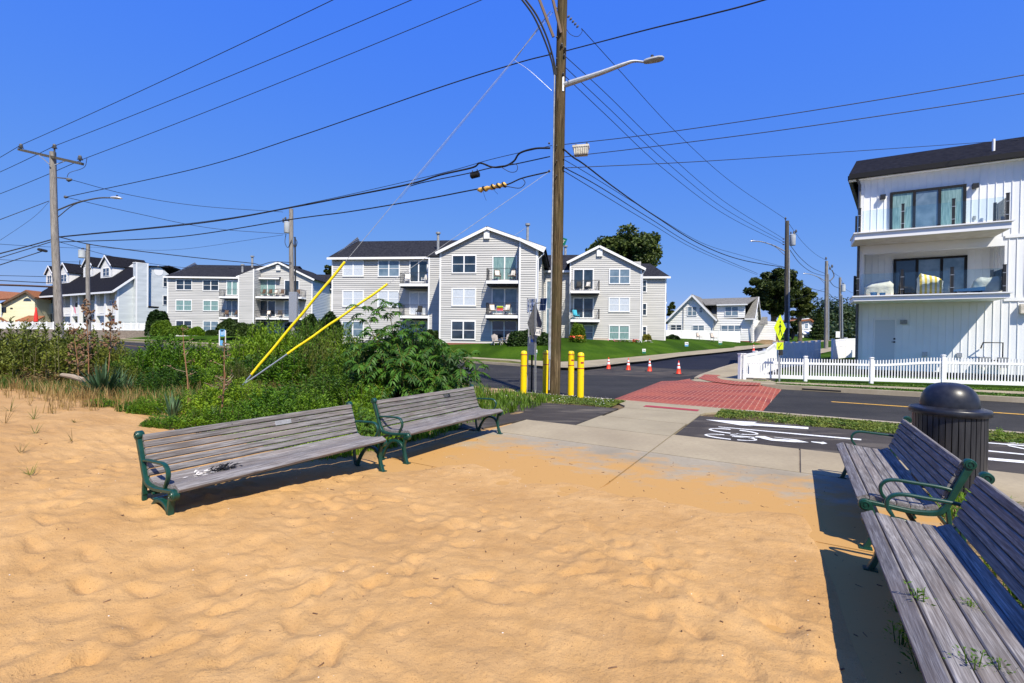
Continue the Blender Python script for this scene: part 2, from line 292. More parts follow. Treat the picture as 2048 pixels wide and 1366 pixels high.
# ------------------------------------------------------------------ mesh building
class MB:
    def __init__(s): s.v = []; s.f = []; s.mi = []; s.T = None; s.m = 0
    def add(s, vs, fs):
        o = len(s.v)
        for p in vs:
            p = Vector(p); s.v.append(tuple(s.T @ p) if s.T is not None else tuple(p))
        for q in fs: s.f.append(tuple(o+i for i in q)); s.mi.append(s.m)
    def hexa(s, a, b):   # two quads of 4 points, bottom and top, counter-clockwise
        s.add(list(a)+list(b), [(3, 2, 1, 0), (4, 5, 6, 7), (0, 1, 5, 4), (1, 2, 6, 5), (2, 3, 7, 6), (3, 0, 4, 7)])
    def box(s, c, d, rz=0):
        x, y, z = (k/2 for k in d); cc, ss = cos(rz), sin(rz); c = Vector(c)
        q = [(-x, -y), (x, -y), (x, y), (-x, y)]
        f = lambda px, py, pz: c+Vector((px*cc-py*ss, px*ss+py*cc, pz))
        s.hexa([f(*p, -z) for p in q], [f(*p, z) for p in q])
    def beam(s, p0, p1, w_, h_, up=(0, 0, 1)):
        p0 = Vector(p0); p1 = Vector(p1); d = (p1-p0).normalized(); up = Vector(up)
        if abs(d.dot(up)) > .99: up = Vector((0, 1, 0))
        x = d.cross(up).normalized(); y = x.cross(d)
        q = [(-w_/2, -h_/2), (w_/2, -h_/2), (w_/2, h_/2), (-w_/2, h_/2)]
        s.hexa([p0+x*a+y*b for a, b in q], [p1+x*a+y*b for a, b in q])
    def tube(s, pts, r, n=8, cap=True):
        pts = [Vector(p) for p in pts]; rs = r if isinstance(r, (list, tuple)) else [r]*len(pts)
        o = len(s.v); prev = None; vs = []; fs = []
        for i, p in enumerate(pts):
            d = (pts[min(i+1, len(pts)-1)]-pts[max(i-1, 0)]).normalized()
            if prev is None:
                a = Vector((0, 0, 1)) if abs(d.z) < .9 else Vector((1, 0, 0)); x = d.cross(a).normalized()
            else:
                x = (prev-d*prev.dot(d)).normalized()
            prev = x; y = d.cross(x)
            for k in range(n):
                t = 2*pi*k/n; vs.append(p+(x*cos(t)+y*sin(t))*rs[i])
        for i in range(len(pts)-1):
            for k in range(n):
                a = i*n+k; b = i*n+(k+1) % n; fs.append((a, b, b+n, a+n))
        if cap: fs.append(tuple(range(n-1, -1, -1))); fs.append(tuple((len(pts)-1)*n+k for k in range(n)))
        s.add(vs, fs)
    def lathe(s, prof, c=(0, 0, 0), n=24, sx=1, sy=1):
        vs = []; fs = []; c = Vector(c)
        for (r, z) in prof:
            for k in range(n):
                t = 2*pi*k/n; vs.append(c+Vector((r*cos(t)*sx, r*sin(t)*sy, z)))
        for i in range(len(prof)-1):
            for k in range(n):
                a = i*n+k; b = i*n+(k+1) % n; fs.append((a, b, b+n, a+n))
        fs.append(tuple(range(n-1, -1, -1))); fs.append(tuple((len(prof)-1)*n+k for k in range(n)))
        s.add(vs, fs)
    def poly(s, pts, th=0):     # flat polygon facing up, optional thickness downwards
        pts = [Vector(p) for p in pts]; n = len(pts)
        a = sum((pts[i].x*pts[(i+1) % n].y-pts[(i+1) % n].x*pts[i].y) for i in range(n))
        if a < 0: pts = pts[::-1]
        if th:
            dn = [p-Vector((0, 0, th)) for p in pts]
            s.add(pts+dn, [tuple(range(n)), tuple(range(2*n-1, n-1, -1))]+[(i, i+n, (i+1) % n+n, (i+1) % n) for i in range(n)])
        else: s.add(pts, [tuple(range(n))])
    def slab(s, pts, vec):      # planar polygon extruded along vec
        pts = [Vector(p) for p in pts]; vec = Vector(vec); n = len(pts); o = [p+vec for p in pts]
        s.add(pts+o, [tuple(range(n-1, -1, -1)), tuple(range(n, 2*n))]+[(i, (i+1) % n, (i+1) % n+n, i+n) for i in range(n)])
    def build(s, name, mats, parent=None, smooth=False, origin=None, sharp=35):
        me = bpy.data.meshes.new(name)
        vs = s.v
        if origin is not None: o_ = Vector(origin); vs = [tuple(Vector(p)-o_) for p in vs]
        me.from_pydata(vs, [], s.f)
        for m_ in (mats if isinstance(mats, (list, tuple)) else [mats]): me.materials.append(MATS[m_] if isinstance(m_, str) else m_)
        me.polygons.foreach_set('material_index', s.mi)
        if smooth:
            me.polygons.foreach_set('use_smooth', [True]*len(me.polygons)); me.update(); me.set_sharp_from_angle(angle=R(sharp))
        me.update()
        o = bpy.data.objects.new(name, me); col.objects.link(o)
        if origin is not None: o.location = origin
        if parent: o.parent = parent
        return o
def npmesh(name, V, F, mats, parent=None, mi=None):    # V (n,3), F (m,k)
    me = bpy.data.meshes.new(name); nf, kf = F.shape
    me.vertices.add(len(V)); me.vertices.foreach_set('co', V.astype('f').ravel())
    me.loops.add(nf*kf); me.loops.foreach_set('vertex_index', F.astype('i').ravel())
    me.polygons.add(nf); me.polygons.foreach_set('loop_start', np.arange(0, nf*kf, kf, dtype='i'))
    for m_ in mats: me.materials.append(MATS[m_])
    if mi is not None: me.polygons.foreach_set('material_index', mi.astype('i'))
    me.update(calc_edges=True)
    o = bpy.data.objects.new(name, me); col.objects.link(o)
    if parent: o.parent = parent
    return o
def tag(o, label=None, cat=None, group=None, kind=None):
    if label: o['label'] = label
    if cat: o['category'] = cat
    if group: o['group'] = group
    if kind: o['kind'] = kind
    return o
def thing(name, loc, label, cat, group=None, rz=0):
    o = bpy.data.objects.new(name, None); col.objects.link(o); o.location = loc; o.rotation_euler = (0, 0, rz); o.empty_display_size = .2
    return tag(o, label, cat, group)
def kids(o): return [c for c in bpy.data.objects if c.parent == o]
def dup(o, loc=None, rz=None, scale=None, label=None, parent=None):
    c = o.copy(); col.objects.link(c); c.parent = parent
    if loc is not None: c.location = loc
    if rz is not None: c.rotation_euler = (0, 0, rz)
    if scale is not None: c.scale = (scale, scale, scale) if isinstance(scale, (int, float)) else scale
    if label: c['label'] = label
    for ch in kids(o): dup(ch, parent=c)
    return c
def struct(mb, name, mats, smooth=False): o = mb.build(name, mats, smooth=smooth); o['kind'] = 'structure'; return o

# ------------------------------------------------------------------ terrain heights
def Tz(a, b):
    a = np.asarray(a, float); b = np.asarray(b, float)
    return .022*np.maximum(0, a-24)*sst(a, 24, 30) + .0065*np.maximum(0, -b-8)
def Lz(a, b):      # lawn mound of the apartment block
    d = np.minimum(a-27.2, -11.3-b); d = np.maximum(d, 0)
    return Tz(a, b)+.02+1.35*(1-np.exp(-d/6.))
def zat(x, y): a, b = ab(Vector((x, y, 0))); return float(Lz(a, b))
# ================================================================== GROUND, ROADS, PAVEMENTS
def Tz(a, b):
    a = np.minimum(np.asarray(a, float), 110); b = np.maximum(np.asarray(b, float), -150)
    return .022*np.maximum(0, a-24)*sst(a, 24, 30) + .0065*np.maximum(0, -b-8)
RD = -.13
def GT(u, v, off=0., fn=Tz):     # where a picture ray meets the sloping terrain
    z = off
    for _ in range(25):
        p = G(u, v, min(z, 1.6)); a, b = ab(p); z = .5*z+.5*(float(fn(a, b))+off)
    return ab(G(u, v, min(z, 1.6)))
def resample(pl, n):
    pl = np.array(pl, float); d = np.r_[0, np.cumsum(np.hypot(*np.diff(pl, axis=0).T))]; t = np.linspace(0, d[-1], n)
    return np.c_[np.interp(t, d, pl[:, 0]), np.interp(t, d, pl[:, 1])]
def strip(mb, pl, pr, fn, off, n=40, k=1, th=0):
    A = resample(pl, n); B = resample(pr, n); V = []
    for i in range(n):
        for j in range(k+1):
            q = A[i]+(B[i]-A[i])*j/k; V.append(W(q[0], q[1], float(fn(q[0], q[1]))+off))
    m_ = k+1; F = []
    for i in range(n-1):
        for j in range(k): F.append((i*m_+j, i*m_+j+1, (i+1)*m_+j+1, (i+1)*m_+j))
    a, b_, c = V[0], V[1], V[m_]
    if (b_-a).cross(c-a).z < 0: F = [f[::-1] for f in F]
    if th:
        o = len(V); V += [p-Vector((0, 0, th)) for p in V[:]]
        for i in range(n-1): F += [(i*m_, (i+1)*m_, (i+1)*m_+o, i*m_+o), (i*m_+k, i*m_+k+o, (i+1)*m_+k+o, (i+1)*m_+k)]
        F += [(0, o, o+k, k), ((n-1)*m_, (n-1)*m_+k, (n-1)*m_+k+o, (n-1)*m_+o)] if k == 1 else []
    mb.add(V, F)
def gridmesh(name, aa, bb, zf, mats, attr=None, kind='structure'):
    A, B = np.meshgrid(aa, bb, indexing='ij'); Z = zf(A, B)
    V = np.stack([A*E1.x+B*E2.x, A*E1.y+B*E2.y, Z], -1).reshape(-1, 3)
    na, nb = A.shape; i, j = np.meshgrid(np.arange(na-1), np.arange(nb-1), indexing='ij'); q = (i*nb+j).ravel()
    F = np.stack([q, q+1, q+nb+1, q+nb], 1)
    p = V[F[0]]; nz = np.cross(p[1]-p[0], p[2]-p[0])[2]
    if nz < 0: F = F[:, ::-1]
    o = npmesh(name, V, F, mats)
    o.data.polygons.foreach_set('use_smooth', [True]*len(o.data.polygons))
    if attr is not None:
        at = o.data.attributes.new('veg', 'FLOAT', 'POINT'); at.data.foreach_set('value', attr(A, B).ravel().astype('f'))
    if kind: o['kind'] = kind
    return o
# far ground to the horizon
far = np.r_[-3000, -1200, -500, -250, -150, -100, -60, -30, 0, 15, 30, 60, 110, 180, 400, 1000, 3000]
gridmesh('ground', far, far, lambda a, b: Tz(a, b)-.32, ['dry_grass_ground'])
# road sheet
gridmesh('road', np.r_[13.05, 16, 20, 24, 25, 26, 27, 28, 29, 30, 35, 45, 60, 80, 109], np.r_[-149, -100, -60, -30, -20, -14, -8, -4, 0, 10, 60, 120], lambda a, b: Tz(a, b)+RD, ['road_asphalt'])

# near block: sand, dune and planting bed as one ground sheet
def sandtop(A, B):
    A0 = 5.55+.9*vn(B*1.3+3, A*.9)-3.2*sst(B, .05, .5)-1.4*sst(B, -3.6, -4.8)
    z = .075*np.clip((A0-A)/3.2, -.2, 1)-.004-.010*np.clip((A-A0)*2+1,0,2)+.018*vn(A*5, B*5)*sst(A, 3, 5)
    z += .022*fbm(A*.9, B*.9, 2)*sst(A0-A, .3, 2)
    z += .25*sst(-B, 3.0, 5.6)*sst(-A, -5.6, -1.2)           # drift against the near-left bench
    z += .16*sst(-B, 5.6, 9)*sst(-A, -7, -3)
    bed = sst(-B, 5.05, 5.5)*sst(A, 4.4, 5.2); z = z*(1-bed)+bed*(-.03+.05*fbm(A*2, B*2)+.12*sst(-B, 6, 10))
    z += np.where((B < -5.2), .02+.05*fbm(A*1.1, B*1.1), 0)*sst(-B, 5.3, 6.5)
    z = np.where(B > 1.26, -.03+.03*fbm(A*3, B*3), z)
    z = np.where((A > 8.7) & (B > -5.3), -.06, z); z = np.where(A > 7.3, np.where(B > -5.0, -.06, z), z)
    return z
_pits = [(rng.uniform(-2, 5.9), rng.uniform(-9, .2), rng.uniform(.035, .095), rng.uniform(.012, .030), rng.uniform(0, pi)) for _ in range(1000)]
_prints = []
for (a0_, b0_, dr_, n_) in ((-.5, -3.4, .25, 9), (.6, -.6, -1.0, 8), (1.2, -5.0, 1.5, 7), (3.9, -1.0, 2.6, 8), (2.2, -2.4, .9, 6), (.2, -1.6, -.35, 8), (3.6, -3.6, -2.2, 7), (4.4, -2.2, 2.2, 6), (1.6, -.8, 2.9, 6)):
    for i_ in range(n_): s_ = 1 if i_ % 2 else -1; t_ = dr_+rng.normal(0, .12); _prints.append((a0_+.36*i_*cos(dr_)-s_*.09*sin(dr_), b0_+.36*i_*sin(dr_)+s_*.09*cos(dr_), 0, t_))
def sandz(A, B):
    z = sandtop(A, B); m = sst(z, .0, .05)*sst(6.2-A, 0, 1.2)
    d = np.zeros_like(z)
    for pa, pb, r_, dp, th in _pits:
        x = (A-pa)*cos(th)+(B-pb)*sin(th); y = -(A-pa)*sin(th)+(B-pb)*cos(th); q = (x/(1.7*r_))**2+(y/r_)**2
        d += np.where(q < 6, dp*(-np.exp(-q)+.45*np.exp(-(np.sqrt(q)-1.35)**2*7)), 0)
    for q_ in _prints:
        x = (A-q_[0])*cos(q_[3])+(B-q_[1])*sin(q_[3]); y = -(A-q_[0])*sin(q_[3])+(B-q_[1])*cos(q_[3]); e = (x/.135)**4+(y/(.045+.012*np.tanh(x*20)))**4
        d += np.where(e < 40, -.030*np.exp(-e)+.011*np.exp(-(e**.25-1.25)**2*14), 0)
    rd = lambda x, y: (1-np.abs(2*vn(x, y)))**3; d += .010*rd(A*3.4+.8*vn(B*2, A*2), B*2.0)+.014*rd(A*7+9+vn(B*3, A*3), B*4.2+4)+.007*rd(A*14+9, B*9+4)-.016
    d += .012*fbm(A*5+B*2, B*3, 3)+.006*fbm(A*13, B*9, 2)
    return z+d*(.08+.70*m)
def veg(A, B):
    lim = 3.3+.10*(-B-5)+.7*vn(B*1.1, A*.8)+np.where(B > -9.5, .0, .8)
    v = sst(A-lim, 0, 1.2)*sst(-B, 4.9, 5.6); v = np.maximum(v, sst(A, 9, 9.5)*(B < -5))
    return np.maximum(v*.9, np.where(B > 1.25, .95, 0))
ns = MATS['sand'].node_tree; bsdf = ns.nodes['Principled BSDF']; src = bsdf.inputs['Base Color'].links[0].from_socket
at = ns.nodes.new('ShaderNodeAttribute'); at.attribute_name = 'veg'
tn = ns.nodes.new('ShaderNodeTexNoise'); tn.inputs['Scale'].default_value = 3; tn.inputs['Detail'].default_value = 6
rp = ns.nodes.new('ShaderNodeValToRGB'); rp.color_ramp.elements[0].color = (.12, .085, .045, 1); rp.color_ramp.elements[1].color = (.34, .24, .12, 1); rp.color_ramp.elements[0].position = .38; rp.color_ramp.elements[1].position = .62
tcn = ns.nodes.new('ShaderNodeTexCoord'); ns.links.new(tcn.outputs['Object'], tn.inputs['Vector']); ns.links.new(tn.outputs['Fac'], rp.inputs[0])
mxn = ns.nodes.new('ShaderNodeMix'); mxn.data_type = 'RGBA'; ns.links.new(at.outputs['Fac'], mxn.inputs[0]); ns.links.new(src, mxn.inputs[6]); ns.links.new(rp.outputs[0], mxn.inputs[7]); ns.links.new(mxn.outputs[2], bsdf.inputs['Base Color'])
aa = np.unique(np.r_[np.arange(-6, -.5, .25), np.arange(-.5, 7, .028), np.arange(7, 13.05, .12)])
bb = np.unique(np.r_[np.arange(-30, -10, .3), np.arange(-10, -7, .1), np.arange(-7, .6, .028), np.arange(.6, 4.05, .1)])
gridmesh('sand', aa, bb, sandz, ['sand'], veg)
def sz(p): a, b = ab(p); return float(sandz(np.array([a]), np.array([b]))[0])
gridmesh('verge_soil', np.r_[8.6, 13.04], np.r_[-60, -5, 4, 40], lambda a, b: a*0-.045, ['soil'])
gridmesh('verge_ground', np.r_[-6, 7.3], np.r_[3.9, 40], lambda a, b: a*0-.05, ['soil'])

mb = MB(); mb.poly([W(7.2, -4.88, -.014), W(7.2, 12, -.014), W(8.93, 12, -.014), W(8.93, -1.95, -.014), W(8.78, -1.95, -.014), W(8.78, -4.88, -.014)]); mb.poly([W(8.79, -3.7, -.014), W(8.79, -1.95, -.014), W(12, -1.9, -.014), W(12, -3.7, -.014)]); struct(mb, 'joint_filling', 'joint_fill')
# paved slabs with real joints
mb = MB(); J = .012
def pslab(mb, a0, a1, b0, b1, z=0, th=.12): mb.poly([W(a0+J, b0+J, z), W(a0+J, b1-J, z), W(a1-J, b1-J, z), W(a1-J, b0+J, z)], th)
for a0, a1 in ((-6, -3), (-3, -.0), (0, 2.45), (2.45, 4.9), (4.9, 7.35)):
    for b0, b1 in ((-4.95, -1.93), (-1.93, 1.25)): pslab(mb, a0, a1, b0, b1)
o = struct(mb, 'plaza_pavement', 'plaza_concrete')
mb = MB()
pslab(mb, 7.35, 8.78, -4.9, -1.93)
for b0 in (-1.93, .05, 2.0, 4.0, 6, 8, 10): pslab(mb, 7.35, 8.95, b0, b0+1.98)
struct(mb, 'pavement', 'strip_concrete')
mb = MB()
pslab(mb, 8.78, 10.2, -3.78, -1.93); pslab(mb, 10.2, 11.7, -3.72, -1.90)
mb.poly([W(11.7+J, -3.72), W(11.7+J, -1.90), W(12.02, -1.85), W(12.9, -1.1), W(13.06, -1.1), W(13.12, -4.5), W(12.9, -4.5), W(12.02, -3.8)], .3)
struct(mb, 'path', 'walk_concrete')
mb = MB(); mb.poly([W(12.12, -3.36, .006), W(12.12, -2.05, .006), W(12.42, -2.05, .006), W(12.42, -3.36, .006)])
struct(mb, 'tactile_strip', 'detect_red')
mb = MB()
strip(mb, [(12.88, -60), (12.88, -4.52)], [(13.06, -60), (13.06, -4.52)], lambda a, b: 0, .012, 4, 1, .35)
strip(mb, [(12.88, -1.08), (12.88, 60)], [(13.06, -1.08), (13.06, 60)], lambda a, b: 0, .012, 4, 1, .35)
struct(mb, 'kerb', 'kerb_concrete')
# shared asphalt path on both sides
mb = MB()
mb.poly([W(8.8, -3.80, -.006), W(8.8, -4.93, -.006), W(7.3, -5.2, -.006), W(6.6, -8.0, -.006), W(7.4, -14, -.006), W(9, -40, -.006), W(11.5, -40, -.006), W(11.15, -14, -.006), W(10.95, -7.6, -.006), W(11.3, -6.1, -.006), W(11.5, -3.8, -.006)], .06)
mb.poly([W(8.97, -1.9, -.006), W(8.97, 40, -.006), W(11.7, 40, -.006), W(11.7, 3, -.006), W(11.5, -1.9, -.006)], .06)
struct(mb, 'bike_path', 'path_asphalt')
# painted marks on the path, from their stencil outlines
def zq(x, y): return G(1300+x/4.876, 780+y/4.876, 0)+Vector((0, 0, 0))
mb = MB()
mb.poly([zq(*q) for q in ((540, 288), (760, 298), (1045, 312), (1008, 324), (1545, 362), (1545, 381), (925, 340), (1012, 352), (890, 345))])
mb.poly([zq(*q) for q in ((665, 356), (1400, 420), (2060, 478), (2060, 490), (1400, 430), (668, 361))])
def ring(cx, cy, rx, ry, tl, gaps, wd=7):
    n = 48
    for i in range(n):
        t0, t1 = 2*pi*i/n, 2*pi*(i+1)/n
        if any(abs(((t0-g+pi) % (2*pi))-pi) < .16 for g in gaps): continue
        q = [(cx+(rx+s*wd*1.9)*cos(t), cy+(ry+s*wd*.55)*sin(t)+tl*(rx)*cos(t)) for t, s in ((t0, -1), (t1, -1), (t1, 1), (t0, 1))]
        mb.poly([zq(*k_) for k_ in q])
ring(815, 405, 230, 19, .095, (4.7, 1.5)); ring(788, 461, 245, 19, .10, (4.6, 1.4))
def ln(x0, y0, x1, y1, w_): mb.poly([zq(x0, y0-w_), zq(x1, y1-w_), zq(x1, y1+w_), zq(x0, y0+w_)])
ln(780, 438, 1080, 468, 3); ln(800, 452, 1020, 470, 2.5); ln(790, 432, 900, 428, 2)
mb.poly([zq(*q) for q in ((1040, 448), (1120, 450), (1200, 475), (1420, 488), (1200, 458), (1220, 458), (1430, 484), (1550, 511), (1400, 508), (1180, 492), (1080, 470), (1000, 466))])
mb.poly([zq(*q) for q in ((1572, 500), (1660, 508), (1690, 505), (1730, 521), (1680, 527), (1665, 521), (1572, 507))])
# the next stencil further along, right of the litter bin
def zr(x, y): return G(1640+x/4.017, 740+y/4.017, 0)
for q in (((1340, 580), (1640, 604), (1640, 612), (1340, 587)), ((1500, 588), (1560, 582), (1640, 592), (1640, 598), (1560, 590)), ((1500, 600), (1640, 628), (1640, 636), (1520, 612)),
          ((1336, 643), (1640, 673), (1640, 682), (1336, 652)), ((1336, 702), (1640, 728), (1640, 748), (1336, 722))): mb.poly([zr(*k_) for k_ in q])
o = struct(mb, 'path_marking', 'road_white')
# raised brick crosswalk (flat top, sloping ends)
mb = MB()
T1 = [(13.13, -4.35), (13.13, -1.2), (20.75, -1.2), (20.75, -3.6), (21.3, -3.9), (22.0, -4.05), (20.6, -4.3)]; RZ = -.012
mb.poly([W(a, b, RZ) for a, b in T1])
mb.add([W(13.13, -4.35, RZ), W(20.6, -4.3, RZ), W(21.2, -5.1, RD+.004), W(13.13, -4.75, RD+.004)], [(0, 1, 2, 3)])
mb.add([W(13.13, -1.2, RZ), W(13.13, -.8, RD+.004), W(20.6, -.5, RD+.004), W(20.6, -1.2, RZ)], [(0, 1, 2, 3)])
mb.poly([W(*GT(*q, .0), .017) for q in ((1393, 755.5), (1409, 749.5), (1446, 749), (1433, 754), (1441, 759), (1470, 763), (1522, 766.5), (1519, 772), (1470, 770), (1425, 764), (1405, 759.5))])
struct(mb, 'crosswalk', 'red_brick_paving')
# far side of the road, right block
RE = [(22.4, -3.95), (24, -4.1), (27.9, -3.95), (35.5, -3.2), (48, -.4), (60, 1.9), (85, 7), (108, 12)]
gridmesh('far_verge', np.r_[20.95, 22, 24, 26, 28, 30, 34, 40, 50, 65, 85, 108], np.r_[-.8, 0, 2.2, 4, 8, 20, 60], lambda a, b: Tz(a, b)+np.where((b < 1) & (a > 40), -.4, -.01), ['lawn'])
mb = MB(); strip(mb, [(22.0, -3.7), (24, -3.95), (27.9, -3.80), (35.5, -3.05), (48, -.2), (60, 2.1), (85, 7.2), (108, 12.2)], [(22.0, -.7), (24, -1.2), (27.9, -1.6), (35.5, -1.2), (48, 1.3), (60, 3.6), (85, 8.7), (108, 13.7)], Tz, .012, 40, 2, 0)
mb.poly([W(20.75, -1.2, -.004), W(20.75, -3.6, -.004), W(21.3, -3.9, -.002), W(22.0, -3.7, .004), W(22, -.7, .004), W(21.5, -.75, .0)])
strip(mb, [(21.75, -.72), (23.0, 8), (24.5, 22)], [(22.55, -.72), (24.1, 8), (26, 22)], Tz, .008, 12, 1)
struct(mb, 'sidewalk', 'walk_concrete')
mb = MB(); strip(mb, [(20.75, -1.16), (21.0, 8), (21.6, 24)], [(20.98, -1.16), (21.23, 8), (21.83, 24)], Tz, .03, 20, 1, .25)
KR = RE; strip(mb, RE, [(a, b+.2) for a, b in RE], Tz, .018, 40, 1, .25)
# left block kerb, from far left round the corner and up the side street
KLp = [GT(*q, RD) for q in ((980, 728.5), (1046, 733), (1090, 737.5), (1150, 739.5), (1200, 735), (1235, 729.5), (1300, 723.5), (1363, 714), (1435, 706.6), (1505, 698.5))]
KL = [(30, -140), (28.5, -90), (27.6, -60), (26.9, -35)]+KLp+[(82, 1.2), (106, 6)]
def off_in(pl, d):
    pl = np.array(pl); t = np.gradient(pl, axis=0); t /= np.linalg.norm(t, axis=1)[:, None]; return [(p[0]+q[1]*d*-1 if 0 else p[0]+n_[0]*d, p[1]+n_[1]*d) for p, q, n_ in zip(pl, t, np.c_[t[:, 1], -t[:, 0]])]
KI = off_in(KL, -.2) if (off_in(KL, 1)[4][0] < KL[4][0]) else off_in(KL, .2)
strip(mb, KL, KI, Tz, .02, 90, 1, .25)
struct(mb, 'kerb', 'kerb_concrete')
SU = [GT(*q, .03) for q in ((980, 716.3), (1050, 720), (1122, 723.6), (1167, 721.5), (1240, 716), (1300, 710.5), (1404, 700.3), (1469, 695))]
SU = [(33.5, -140), (32, -90), (31, -60), (30.6, -35)]+SU+[(62, -6.5), (82, -1.5), (106, 3.5)]
SLo = [GT(*q, .03) for q in ((980, 719), (1050, 723), (1073, 731), (1120, 735.5), (1150, 736.5), (1200, 732.5), (1233, 727.3), (1300, 721), (1363, 712), (1435, 705), (1505, 697.3))]
SLo = [(31.9, -140), (30.4, -90), (29.4, -60), (29.0, -35)]+SLo+[(82, .9), (106, 5.7)]
mb = MB(); strip(mb, SU, SLo, Tz, .03, 120, 2); struct(mb, 'sidewalk', 'walk_concrete')
# verge between kerb and sidewalk on the left, and the lawn
mb = MB()
VL = [(26.9, -35)]+KLp[:4]; VU = [(29.0, -35)]+[tuple(q) for q in SLo[4:7]]+[tuple(SLo[7])]
strip(mb, [(30, -140), (28.5, -90), (27.6, -60)]+VL[:1]+VL[1:3]+[KLp[2]], [(31.9, -140), (30.4, -90), (29.4, -60)]+VU[:3]+[SLo[6]], Tz, .016, 60, 3)
struct(mb, 'verge', 'dry_grass_ground')
SUr = resample(SU, 140); _d = np.array(SUr)
LV = []; depth = np.r_[0, .15, .6, 1.2, 2, 3, 4.5, 7, 12, 25, 60]
def lawnz(a, b):
    a = np.asarray(a, float); b = np.asarray(b, float); d = np.full(a.shape, 1e9)
    for i in range(len(_d)-1):
        p, q = _d[i], _d[i+1]; L_ = q-p; t = np.clip(((a-p[0])*L_[0]+(b-p[1])*L_[1])/(L_@L_), 0, 1)
        d = np.minimum(d, np.hypot(a-p[0]-t*L_[0], b-p[1]-t*L_[1]))
    side = (a > np.interp(b, _d[:, 1], _d[:, 0])) if 0 else None
    return Tz(a, b)+.035+1.25*(1-np.exp(-d/6.5))
mb = MB(); n_ = len(SUr); V = []; 
dirv = np.array([.80, -.60])       # inwards, away from the corner
for i in range(n_):
    for d_ in depth:
        q = SUr[i]+dirv*d_*1.3; V.append((q[0], q[1]))
V = np.array(V); Z = lawnz(V[:, 0], V[:, 1])
k_ = len(depth); F = [(i*k_+j, i*k_+j+1, (i+1)*k_+j+1, (i+1)*k_+j) for i in range(n_-1) for j in range(k_-1)]
VV = [W(V[i, 0], V[i, 1], Z[i]) for i in range(len(V))]
if (VV[1]-VV[0]).cross(VV[k_]-VV[0]).z < 0: F = [f[::-1] for f in F]
mb.add(VV, F); o = struct(mb, 'lawn', 'lawn', smooth=True)
def lz(p): a, b = ab(p); return float(lawnz(np.array([a]), np.array([b]))[0])
# new dark asphalt in the side street
L0 = [GT(*q, RD) for q in ((1250, 728), (1300, 723.6), (1363, 714.2), (1435, 706.8), (1505, 698.7))]+[(82, 1.2), (106, 6)]
R0 = [GT(*q, RD) for q in ((1258, 731), (1310, 735), (1370, 739.5), (1424, 742.5))]
mb = MB(); strip(mb, [R0[0], R0[1], R0[2], (29.6, -4.0), (35.5, -3.25), (48, -.45), (60, 1.85), (85, 6.95), (106, 11.9)], [L0[0], L0[1], (33.5, L0[1][1]), L0[2], L0[3], L0[4], (82, 1.2), (106, 6)], Tz, RD+.005, 80, 3)
struct(mb, 'street', 'street_asphalt')
mb = MB(); mb.poly([W(*GT(*q, RD), RD+.004+float(Tz(*GT(*q, RD)))) for q in ((1170, 741), (1250, 731), (1310, 736), (1370, 740), (1424, 743), (1395, 752), (1320, 756), (1235, 752), (1160, 749))])
struct(mb, 'road_patch', 'worn_asphalt')
# yellow centre lines
mb = MB()
strip(mb, [(17.45, .9), (17.6, 20), (17.8, 50)], [(17.60, .9), (17.75, 20), (17.95, 50)], Tz, RD+.005, 20)
strip(mb, [(21.0, -18), (23, -60), (24.5, -120)], [(21.16, -18), (23.16, -60), (24.66, -120)], Tz, RD+.005, 20)
struct(mb, 'road_marking', 'road_yellow')
mb = MB()
c = W(21.1, .35); mb.beam(W(20.735, .15, -.075), W(20.735, 1.35, -.075), .02, .06)
tag(mb.build('storm_drain', 'sign_black'), 'dark slot of the storm drain in the kerb beside the brick crosswalk', 'drain')
# distant wooded rise
def ridge(name, pts, seed):
    r_ = np.random.default_rng(seed); V = []; Fc = []
    for (x0, y0, x1, y1, h, n) in pts:
        t = r_.random(n); x = x0+(x1-x0)*t+r_.normal(0, 6, n); y = y0+(y1-y0)*t+r_.normal(0, 8, n); z = h*(.15+.85*r_.random(n)**.6)*(1+.25*np.sin(t*23+seed)+.2*np.sin(t*57))
        V.append(np.c_[x, y, z])
    return np.concatenate(V)
def leafquads(C, size, r_, up=.3):
    n = len(C); nrm = r_.normal(size=(n, 3)); nrm[:, 2] = np.abs(nrm[:, 2])+up; nrm /= np.linalg.norm(nrm, axis=1)[:, None]
    a = np.cross(nrm, r_.normal(size=(n, 3))); a /= np.linalg.norm(a, axis=1)[:, None]; b = np.cross(nrm, a)
    s = (size*(.6+.8*r_.random(n)))[:, None]
    V = np.stack([C-a*s, C-b*s*.55, C+a*s, C+b*s*.55], 1).reshape(-1, 3)
    return V, np.arange(4*n).reshape(n, 4)
C = ridge('x', [(205, 330, 330, 380, 23, 46000), (168, 262, 250, 300, 9, 16000), (-330, 300, -200, 330, 9, 5000)], 4)
V, F = leafquads(C, .8, rng); o = npmesh('distant_woods', V, F, ['leaf_far']); tag(o, 'dark band of far woods closing the view down the side street', 'trees', kind='stuff')
mb = MB(); _a = rng.uniform(-.5, 6.5, 160); _b = rng.uniform(-7, .3, 160); _z = np.maximum(sandz(_a, _b), 0)
for i in range(160):
    s = rng.uniform(.002, .006); p = W(_a[i], _b[i], _z[i]+.001); mb.lathe([(s, 0), (s*.8, s*.35), (0, s*.5)], p, n=6, sx=1, sy=.6)
tag(mb.build('shell_bits', 'cushion_white'), 'pale shell fragments and pebbles sprinkled over the sand', 'shells', kind='stuff')
